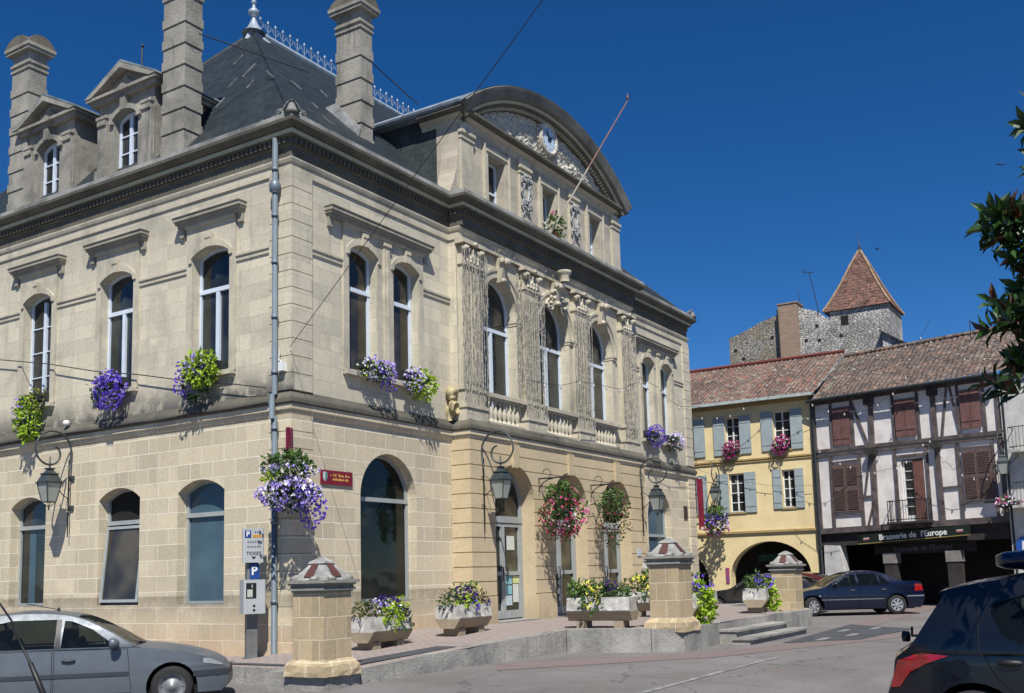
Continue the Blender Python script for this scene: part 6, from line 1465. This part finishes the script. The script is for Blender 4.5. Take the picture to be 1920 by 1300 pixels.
# cafe sign
SG_=thing('cafe_sign',PT(3.9,2.4,-.15),'long black cafe sign with white lettering and two small flags below the timber house','sign')
mb=MB(); mb.slab(PT,[(1.75,2.27),(6.12,2.44),(6.12,2.83),(1.75,2.64)],(),-.2,-.12); mb.build('panel',simple('sign_black_green',(.008,.016,.012),.5),SG_)
mb=MB()
for (a,b) in (((1.75,2.27),(6.12,2.44)),): mb.slab(PT,[a,b,(b[0],b[1]+.03),(a[0],a[1]+.03)],(),-.215,-.2)
mb.build('gold_edge',simple('sign_edge',(.30,.24,.08),.5),SG_)
def htext(txt,size,mat,par,s,z,d,name='lettering',tilt=.039,bold=0,sx=1):
    cu=bpy.data.curves.new('t','FONT'); cu.body=txt; cu.size=size; cu.align_x='CENTER'; cu.align_y='CENTER'; cu.offset=bold; cu.resolution_u=4
    ob=bpy.data.objects.new('t',cu); COL.objects.link(ob); dg=bpy.context.evaluated_depsgraph_get(); me=bpy.data.meshes.new_from_object(ob.evaluated_get(dg)); bpy.data.objects.remove(ob)
    mb=MB(); ca,sa=math.cos(tilt),math.sin(tilt)
    # viewer sees s increasing to the right
    mb.add([PT(s+(v.co.x*ca*sx-v.co.y*sa),z+v.co.x*sx*sa+v.co.y*ca,d) for v in me.vertices],[tuple(p.vertices) for p in me.polygons]); return mb.build(name,mat,par)
htext("Brasserie de  l'Europe",.30,M_white2,SG_,3.95,2.55,-.206,bold=.008)
for s_,z_ in ((2.1,2.475),(5.75,2.62)):
    mb=MB(); mb.slab(PT,[(s_-.12,z_-.06),(s_+.12,z_-.05),(s_+.12,z_+.05),(s_-.12,z_+.04)],(),-.206,-.2); f_=mb.build('emblem',simple('emblem_white',(.5,.42,.42)),SG_)
    mb=MB(); mb.slab(PT,[(s_-.12,z_-.06),(s_+.12,z_-.05),(s_+.12,z_-.0),(s_-.12,z_-.01)],(),-.21,-.207); mb.build('emblem_band',simple('emblem_red',(.35,.08,.08)),f_)
S2_=thing('inner_cafe_sign',PT(4.0,1.9,.7),'dim unlit cafe sign in the shade just under the long black sign','sign')
mb=MB(); mb.pbox(PT,2.0,6.0,1.85,2.24,.62,.66); mb.build('panel',M_black,S2_)
htext("Brasserie de l'Europe",.27,simple('dim_letters',(.16,.16,.17)),S2_,3.95,2.05,.61,tilt=.03,bold=.002)
# white house at the right edge
WH=thing('white_house',PT(9.5,-.2,-.1),'white house with iron balcony at the right edge, behind the magnolia leaves','house')
mb=MB(); mb.poly(PT,[(7.52,-.6),(13,-.6),(13,8.2),(7.52,8.2)],(),-.12); mb.rim(PT,[(7.52,-.6),(13,-.6),(13,8.2),(7.52,8.2)],-.12,4); mb.build('facade_wall',simple('white_render',(.58,.57,.54),.9,var=.12,bump=.2),WH)
mb=MB()
for z in (3.3,5.25): mb.pbox(PT,7.85,10.5,z,z+.1,-.7,-.12)
bo=mb.build('balcony',M_conc,WH)
mb=MB()
for z0 in (3.4,5.35):
    for z in (z0+.1,z0+.8): mb.tube([PT(7.9,z,-.14),PT(7.9,z,-.66),PT(10.5,z,-.66)],.018,5)
    for k in range(22): u=7.9+2.6*k/21; mb.tube([PT(u,z0,-.66),PT(u,z0+.8,-.66)],.01,4)
mb.build('balcony_railing',M_grn,bo)
mb=MB(); mb.pbox(PT,8.5,9.4,5.4,7.4,-.125,-.11); mb.build('door',M_shut,WH)
mb=MB(); mb.smooth=True; q=PT(7.95,2.0,-.2); 
mb.smooth=False
mb.slab(PT,[(7.95+.27*math.cos(a),2.0+.30*math.sin(a)) for a in [2*PI*k/24 for k in range(24)]],(),-.2,-.16); T=mb.build('road_sign',simple('sign_blue',(.02,.10,.42),.4),None,label='round blue sign with pale figure on the white wall at the right edge',cat='sign')
mb=MB(); mb.slab(PT,[(7.88,1.85),(8.02,1.85),(8.0,2.15),(7.9,2.15)],(),-.212,-.2); mb.build('symbol',M_white2,T)
lantern(lambda u,v,d=0:PT(7.66+(u-7.66),v,d),7.62,4.95,'black lantern with a planter at the right end of the timber house',proj=.8)
T=thing('flower_planter',PT(7.6,3.4,-.4),'small pink and white flower arrangement under the right end lantern','potted plant')
mb=MB(); mb.pbox(PT,7.3,7.95,3.35,3.5,-.5,-.2); mb.build('tray',M_black,T)
c=PT(7.6,3.55,-.4); plant(T,[('leaf',L_dk,50,c,(.3,.4,.16),.14),('fl',P_pnk,26,c,(.3,.45,.16),.12),('fl',P_wht,26,c,(.3,.45,.18),.12)])
# ------------------------------------------------------------------ tower and ruin behind
def rubble(name,a,b,c,dk):
    m,t,p=nodes(name); p.inputs['Roughness'].default_value=.95; g=N(t,'ShaderNodeNewGeometry')
    mp=N(t,'ShaderNodeMapping'); mp.inputs['Scale'].default_value=(1,1,1.9); t.links.new(g.outputs['Position'],mp.inputs[0])
    vo=N(t,'ShaderNodeTexVoronoi',i_Scale=4.6,i_Randomness=.9); t.links.new(mp.outputs[0],vo.inputs['Vector']); sp_=N(t,'ShaderNodeSeparateColor'); t.links.new(vo.outputs['Color'],sp_.inputs[0])
    ve=N(t,'ShaderNodeTexVoronoi',feature='DISTANCE_TO_EDGE',i_Scale=4.6,i_Randomness=.9); t.links.new(mp.outputs[0],ve.inputs['Vector'])
    col=mixc(t,a,b,sp_.outputs[0]); col=mixc(t,col,c,ramp(t,noise(t,g.outputs['Position'],.55,5,.7),.48,.62,0,.85)); col=mixc(t,col,dk,ramp(t,noise(t,g.outputs['Position'],3.5,5,.8),.55,.72,0,.8)); col=mixc(t,dk,col,ramp(t,ve.outputs['Distance'],0,.05,.5,1))
    t.links.new(col,p.inputs['Base Color']); bb=N(t,'ShaderNodeBump',i_Strength=1,i_Distance=.08); t.links.new(ramp(t,ve.outputs['Distance'],0,.12),bb.inputs['Height']); t.links.new(bb.outputs[0],p.inputs['Normal']); return m
M_rub=rubble('rubble_stone',(.44,.43,.40),(.24,.235,.23),(.62,.60,.57),(.11,.11,.105)); M_rub2=rubble('rubble_ochre',(.33,.27,.19),(.22,.21,.19),(.34,.33,.31),(.12,.11,.09))
M_brick=stone('old_brick',(.34,.21,.14),(.26,.17,.12),(.36,.32,.27),bw=.24,bh=.08,ms=.012,dirt=(.2,.16,.12),dirt_amt=.5)
TW_=thing('church_tower',(49.7,.2,0),'square rubble stone tower with steep pyramid tile roof rising behind the houses','tower')
mb=MB(); mb.box(48,51.6,-1.45,2.0,-.3,17.0); mb.build('tower_wall',M_rub,TW_)
def pyr(cx,cy,rings):
    vs=[]
    for (ex,ey,z) in rings: vs+=[(cx+a*ex,cy+b*ey,z) for a,b in ((-1,-1),(1,-1),(1,1),(-1,1))]
    fs=[(r_*4+k,r_*4+(k+1)%4,(r_+1)*4+(k+1)%4,(r_+1)*4+k) for r_ in range(len(rings)-1) for k in range(4)]+[(0,1,2,3)]; return vs,fs
mb=MB(); mb.add(*pyr(49.8,.38,[(1.98,1.98,16.85),(1.6,1.6,17.5),(1.05,1.05,18.6),(.52,.52,19.85),(.02,.02,20.95)])); mb.build('pyramid_roof',roofmat('flat_tiles',[(.21,.105,.085),(.155,.09,.075),(.26,.15,.11),(.13,.10,.085)],(.06,.035,.03)),TW_)
mb=MB()
for a in (-1,1):
    for b in (-1,1): mb.tube([(49.8+a*1.98,.38+b*1.98,16.9),(49.8+a*1.6,.38+b*1.6,17.55),(49.8+a*1.05,.38+b*1.05,18.65),(49.8+a*.52,.38+b*.52,19.9),(49.8,.38,21.0)],.06,5)
mb.build('hip_tiles',simple('hip_ochre',(.36,.25,.15),.9,var=.3),TW_)
mb=MB(); mb.smooth=True; mb.lathe([(.08,0),(.14,.1),(.05,.2),(.1,.3),(.03,.4),(.01,1.15)],(49.8,.38,20.85),8); mb.build('finial',M_iron,TW_)
mb=MB(); mb.box(47.99,48.5,.9,1.35,15.9,16.5); mb.build('opening',M_blk,TW_)
RU=thing('ruined_wall',(48,5,0),'ruined rubble wall with sloping top left of the tower','ruin')
P48=Ps(47.6)
mb=MB(); mb.slab(P48,[(8.3,0),(5.0,0),(5.0,17.1),(5.6,16.95),(6.3,16.75),(7.0,16.45),(7.7,16.2),(8.3,16.05)],(),0,1.0); mb.build('left_wall',M_rub2,RU)
mb=MB(); mb.slab(P48,[(3.9,0),(.9,0),(.9,15.3),(1.5,15.8),(1.55,16.2),(2.2,16.5),(2.6,16.9),(3.1,17.1),(3.6,17.3),(3.9,17.4)],(),0,.8); mb.build('right_wall',M_rub,RU)
mb=MB(); 
for (y,z) in ((7.9,15.2),(5.5,15.7),(3.4,15.2),(2.6,15.1),(2.7,16.0),(7.4,14.6),(1.3,15.2)): mb.box(47.59,47.8,y-.1,y+.1,z-.1,z+.1)
mb.build('putlog_hole',M_blk,RU)
mb=MB(); mb.box(47.3,48.6,3.78,4.95,10,17.6); mb.box(47.25,48.65,3.72,5.0,17.6,17.68); mb.build('brick_stack',M_brick,RU)
mb=MB(); mb.tube([(47.25,4.98,17.3),(47.25,4.95,13.5)],.05,5); mb.build('waste_pipe',M_black,RU)
T=thing('lean_to',(48.5,-2,0),'small dark lean-to roof against the foot of the tower','outbuilding')
mb=MB(); mb.slab(lambda u,v,d=0:(47.5+d,u,v),[(-1.1,0),(-1.1,15.0),(-2.6,13.95),(-2.6,0)],(),0,2); mb.build('wall',M_rub,T)
mb=MB(); mb.slab(lambda u,v,d=0:(47.3+d,u,v),[(-.95,15.2),(-.95,15.1),(-2.75,13.85),(-2.75,13.97)],(),0,2.4); mb.build('roof',M_slate,T)
T=thing('tv_aerial',(46.5,2.4,17),'thin television aerial beside the tower','aerial')
mb=MB(); mb.tube([(47.5,2.5,16.8),(47.5,2.95,19.4)],.03,4); mb.tube([(47.5,2.7,19.35),(47.5,3.4,19.5)],.03,4); mb.tube([(47.5,3.2,19.3),(47.5,3.2,19.65)],.02,4); mb.tube([(47.5,3.6,17.6),(47.5,3.7,18.3)],.02,4); mb.build('mast',M_iron,T)
T=thing('roof_mast',(3.0,8.54,14),'thin mast standing on the town hall roof behind the dormers','aerial')
mb=MB(); mb.tube([(3.0,8.55,14.0),(3.0,8.52,16.1)],.025,5); mb.lathe([(.02,0),(.05,.03),(.02,.1)],(3.0,8.5,16.05),6); mb.build('mast',M_iron,T)
T=thing('roof_mast',(31,-8,10),'short thin mast on the brown tiled roof','aerial'); mb=MB(); mb.tube([(31,-8.0,10.3),(31,-8.02,11.4)],.025,4); mb.build('mast',M_iron,T)
# ------------------------------------------------------------------ cables and festoon lights
def cable(pts,r,label,name='cable',cat_='cable'):
    mb=MB(); mb.tube(pts,r,5); return mb.build(name,M_cable,None,label=label,cat=cat_)
cable([(-.09,-.05,5.9),(-3.70,-8.0,8.67),(-6.6,-14.4,10.9)],.0065,'overhead cable rising steeply from the corner quoins over the square')
cable([(.3,3.1,13.5),(2.95,2.3,13.47)],.015,'thin stay wire from the tall chimney to the slate roof')
cable([(3.84,1.5,14.15),(5.5,1.0,13.3)],.015,'thin stay wire from the front chimney to the attic roof')
cable([(-.12,y,z) for y,z in ((13,7.4),(9.6,6.95),(7.66,6.59),(5.87,6.18),(4.4,5.92),(3.04,5.63),(1.61,5.38),(.56,5.17))],.012,'thin cable sagging across the side wall from the left')
cable([(-.145,y,4.86+.01*math.sin(y*3)) for y in [k*.5 for k in range(1,27)]],.018,'dark cable clipped along the string course of the side wall')
def sag(p,q,n,drop): return [(p[0]+(q[0]-p[0])*k/n,p[1]+(q[1]-p[1])*k/n,p[2]+(q[2]-p[2])*k/n-drop*4*(k/n)*(1-k/n)) for k in range(n+1)]
def festoon(pts,label,every=1,r=.03):
    T=thing('string_lights',pts[0],label,'string lights','strings of white party bulbs')
    mb=MB(); mb.tube(pts,.008,4); mb.build('wire',M_cable,T)
    mb=MB(); mb.smooth=True
    for p in pts[1:-1:every]: mb.lathe([(0,-.11),(r*.8,-.09),(r,-.055),(r*.6,-.015),(.015,0)],p,7)
    mb.build('bulb',M_bulb,T)
festoon([(6.93,-1.1,6.17),(7.83,-1.1,6.2),(8.68,-1.1,6.28),(9.72,-1.1,6.54),(10.52,-1.1,6.59),(11.29,-1.1,6.62),(12.14,-1.1,6.67),(12.79,-1.1,6.84),(13.55,-1.1,7.11),(14.34,-.7,7.42),(14.94,-1.1,7.09),(15.57,-1.1,6.84),(16.45,-1.1,6.71),(20.1,-1.2,7.1)],'party bulbs strung across the middle and right upper arches')
festoon([(20.3,-.3,6.6)]+[(27,y,z) for y,z in ((2.84,8.12),(2.28,7.93),(1.6,7.86),(1.02,7.89),(.42,8.14),(-.11,8.53),(-.62,9.01),(-1.03,9.59),(-1.3,10.1))],'party bulbs sagging before the yellow house eaves and up over its roof')
festoon([(26,y,z) for y,z in ((-2.3,8.1),(-2.74,7.82),(-3.34,7.5),(-3.95,7.33),(-4.55,7.3),(-5.21,7.54),(-5.8,7.91),(-6.3,8.46),(-6.48,9.15),(-6.94,9.9),(-7.3,10.5))],'party bulbs along the top storey of the timber house rising over the roof')
festoon([(26,y,z) for y,z in ((-2.5,6.5),(-2.91,5.96),(-3.66,5.41),(-4.04,5.24),(-4.93,4.96),(-5.31,5.02),(-5.74,5.08),(-6.1,5.28),(-6.73,5.87),(-6.98,5.98),(-7.39,5.21),(-7.69,4.93),(-8.0,4.65),(-8.38,4.49),(-8.81,4.46),(-9.17,4.64),(-9.53,4.81),(-9.9,5.2))],'double swag of party bulbs across the middle storey of the timber house')
festoon([(27,y,z) for y,z in ((-2.0,8.5),(-2.26,8.66),(-3.4,9.0),(-4.17,9.25),(-5.12,9.66),(-6.2,9.85),(-7.12,9.9),(-8.25,9.08),(-8.93,8.99),(-10,9.0))],'party bulbs slung above the brown tiled roof')
festoon(sag((27.8,3.2,5.9),(27.8,-2.1,4.76),8,.3),'faint string of bulbs across the yellow wall between its storeys',r=.02)
# ------------------------------------------------------------------ birds
def bird(p,s,lab,rz):
    mb=MB(); mb.smooth=False; x,y,z=p
    b=[(0,0,0),(.5,.0,.06),(.2,.08,.05),(-.5,0,.02),(.1,.9,.25),(-.25,.75,.3),(.1,-.9,.1),(-.25,-.8,.12),(-.1,.1,.06),(-.1,-.1,.06),(.1,0,-.12),(-.8,.12,.0),(-.8,-.12,.0)]
    c_,s_=math.cos(rz),math.sin(rz)
    mb.add([(x+s*(a*c_-d*s_),y+s*(a*s_+d*c_),z+s*e) for a,d,e in b],[(2,4,5,8),(2,6,7,9),(1,2,10),(1,9,10),(2,8,10),(3,8,10),(3,9,10),(3,8,9),(1,2,9),(3,11,8),(3,12,9),(3,11,12),(2,8,9)])
    return mb.build('bird',M_black,None,label=lab,cat='bird',group=None)
bird((17.78,-10.95,12.91),.16,'small dark bird in flight at the right of the sky',.4); bird((46.46,-1.38,19.73),.24,'tiny distant bird right of the tower spire',1.3)
# ------------------------------------------------------------------ magnolia at the right edge
MT=thing('magnolia_tree',(-5.2,-14.4,-.2),'dark glossy leaved magnolia reaching in from the right edge','tree')
O_=Vector((-5.60,-13.38,3.9)); ra=Vector((.53,-.848,0)); dp=Vector((.84,.53,.0))
random.seed(88)
mbr=MB(); mbr.smooth=True
TR=O_+ra*1.9+Vector((0,0,-4.1)); mbr.tube([TR,TR+Vector((.05,0,1.8)),TR+Vector((0,.1,3.4)),TR+Vector((.1,0,5.6))],[.17,.14,.11,.05],10)
blobs=[(1905,440,50,12),(1872,428,30,8),(1838,425,18,5),(1935,520,60,12),(1880,478,28,7),(1890,600,38,9),(1860,585,22,6),(1905,655,38,9),(1930,590,60,12),(1875,690,20,5),(1940,240,26,4),(1936,310,16,2),(1950,700,50,10),(1990,450,90,16),(1990,620,90,16),(1990,300,60,8),(1915,400,22,5),(1925,560,40,8),(2120,260,110,18),(2130,480,120,22),(2120,700,110,18),(2280,180,110,18),(2300,400,130,22),(2290,650,130,20),(2440,300,120,18),(2450,560,130,18),(2200,50,110,14),(2380,20,110,14)]
mbl=MB();mbb=MB()
def rosette(c,d,n,L):
    d=d.normalized(); a=d.orthogonal().normalized(); b=d.cross(a)
    for k in range(n):
        t=2.4*k; el=.35+.9*(k/n); dr=(d*math.cos(el*1.15)+(a*math.cos(t)+b*math.sin(t))*math.sin(el*1.15)).normalized(); l=L*random.uniform(.75,1.15)
        sd=dr.cross(d).normalized() if dr.cross(d).length>1e-3 else a
        nrm=sd.cross(dr); w_=l*.155; c0=c+dr*.02
        vs=[c0,c0+dr*l*.3+sd*w_*.9+nrm*.012,c0+dr*l*.62+sd*w_+nrm*.015,c0+dr*l-nrm*.03,c0+dr*l*.62-sd*w_+nrm*.015,c0+dr*l*.3-sd*w_*.9+nrm*.012,c0+dr*l*.35-nrm*.008,c0+dr*l*.65-nrm*.006]
        (mbb if random.random()<.13 else mbl).add(vs,[(0,1,6),(1,2,7,6),(2,3,7),(3,4,7),(4,5,6,7),(5,0,6)])
for (px,py,rp,n) in blobs:
    a=(px-1920)/241; u=-(py-450)/241; rr=rp/241; cc=O_+ra*a+Vector((0,0,u))
    st=O_+ra*(a+.55)+Vector((0,0,u-.15)); mbr.tube([TR+Vector((0,0,max(1.6,3.4+u))),st,cc],[.035,.02,.008],6)
    for k in range(int(n*1.15)):
        p=cc+(ra*random.gauss(0,.62)+Vector((0,0,1))*random.gauss(0,.5)+dp*random.gauss(0,.9))*rr
        d=(-ra*.8+Vector((0,0,random.uniform(-.2,.9)))+dp*random.gauss(0,.5)); rosette(p,d,random.choice((6,7,8)),.185); mbr.tube([cc,p],[.008,.005],4)
mbr.build('trunk_and_branches',simple('bark_dark',(.05,.042,.035),.9,var=.3),MT); mbl.build('crown',L_mag,MT); mbb.build('brown_leaves',L_brn,MT)
# ------------------------------------------------------------------ dark car and aerial at the lower left corner
lc=dict(hat); lc=dict(silver_spec(P_dgr,steel=False,rim=M_rim)); rzL=R(32+90)
c_,s_=math.cos(rzL),math.sin(rzL)
# rear right-hand corner of the roof ends at about (-11.75,-9.85)
lx=-4.5/2+.62; ly=0
car('parked_car',(-11.98-(lx*c_-ly*s_),-9.72-(lx*s_+ly*c_),-.40),rzL,'dark car whose tail just enters the lower left corner',lc)
T=thing('car_aerial',(-11.9,-10.33,.95),'black flexible whip aerial curving up across the lower left corner','aerial')
mb=MB(); mb.smooth=True; pts=[(-11.86,-10.36,.62),(-11.885,-10.335,.93),(-11.90,-10.325,1.0),(-11.94,-10.29,1.13)]; mb.tube(pts,[.014,.013,.012,.009],8); mb.build('aerial_base',M_black,T)
mb=MB(); mb.smooth=True; mb.tube([(-11.94,-10.29,1.13),(-11.97,-10.265,1.21),(-11.99,-10.24,1.29),(-12.015,-10.22,1.34),(-12.05,-10.19,1.41)],[.006,.0045,.004,.004,.003],6); mb.build('aerial_whip',M_black,T)
# ------------------------------------------------------------------ buildings and trees behind the viewer's right and left (seen only as reflections)
M_h1=stone('far_render',(.45,.38,.28),(.4,.34,.26),(.3,.3,.3),bw=0); 
for i,(x,y,w_,d_,h_,lab) in enumerate(((6,-38,13,9,9,'plain ochre house on the south side of the square'),(22,-36,14,9,8,'second plain ochre house on the south side of the square'),(-38,24,9,16,9,'plain ochre house on the street west of the town hall'))):
    T=thing('town_house',(x,y,-.4),lab,'house'); mb=MB(); mb.box(x-w_/2,x+w_/2,y-d_/2,y+d_/2,-.5,h_); mb.build('wall',M_h1,T)
    mb=MB(); mb.add([(x-w_/2-.4,y-d_/2-.4,h_),(x+w_/2+.4,y-d_/2-.4,h_),(x+w_/2+.4,y+d_/2+.4,h_),(x-w_/2-.4,y+d_/2+.4,h_),(x-w_/2,y,h_+2.4),(x+w_/2,y,h_+2.4)],[(0,1,5,4),(2,3,4,5),(1,2,5),(3,0,4)]) if w_>d_ else mb.add([(x-w_/2-.4,y-d_/2-.4,h_),(x+w_/2+.4,y-d_/2-.4,h_),(x+w_/2+.4,y+d_/2+.4,h_),(x-w_/2-.4,y+d_/2+.4,h_),(x,y-d_/2,h_+2.4),(x,y+d_/2,h_+2.4)],[(0,1,4),(1,2,5,4),(2,3,5),(3,0,4,5)])
    mb.build('roof',M_tile1,T)
    for fl in range(2):
        for k in range(4):
            if w_>d_: u=x-w_/2+w_*(k+.5)/4; mb=MB(); mb.box(u-.5,u+.5,y+d_/2,y+d_/2+.04,1+fl*3.2,2.9+fl*3.2)
            else: u=y-d_/2+d_*(k+.5)/4; mb=MB(); mb.box(x+w_/2,x+w_/2+.04,u-.5,u+.5,1+fl*3.2,2.9+fl*3.2)
            mb.build('window',M_shut,T)
random.seed(99)
for i,(x,y,h_) in enumerate(((9,-24,8),(17,-25,8),(25,-24,7.5),(33,-22,8),(-24,18,7))):
    T=thing('plane_tree',(x,y,-.4),['leafy plane tree at the near end of the southern row','second plane tree of the southern row','third plane tree of the southern row','fourth plane tree of the southern row','lone leafy tree in the street to the west'][i],'tree')
    mb=MB(); mb.smooth=True; mb.tube([(x,y,-.5),(x+.1,y,2),(x,y+.2,4.5)],[.22,.18,.1],8); mb.build('trunk',simple('bark',(.12,.1,.08),.9),T)
    mb=MB()
    for k in range(9):
        c=(x+random.uniform(-1.7,1.7),y+random.uniform(-1.7,1.7),h_*.68+random.uniform(-1.6,1.6)); leaves(mb,ell(240,c,(1.4,1.4,1.2),.4),.42)
    mb.build('crown',L_dk,T)

T=thing('ledge_lamp',(-.16,6.9,5.02),'small white spotlight sitting on the string course above the side lantern','lamp')
mb=MB(); mb.smooth=True; mb.lathe([(.0,0),(.06,.02),(.08,.08),(.06,.13),(0,.15)],(-.10,6.9,5.04),10); mb.build('lamp_head',M_white2,T)
mb=MB(); mb.smooth=True; mb.tube([(-.06,6.9,4.98),(-.10,6.9,5.06)],.02,6); mb.build('stem',M_iron,T)
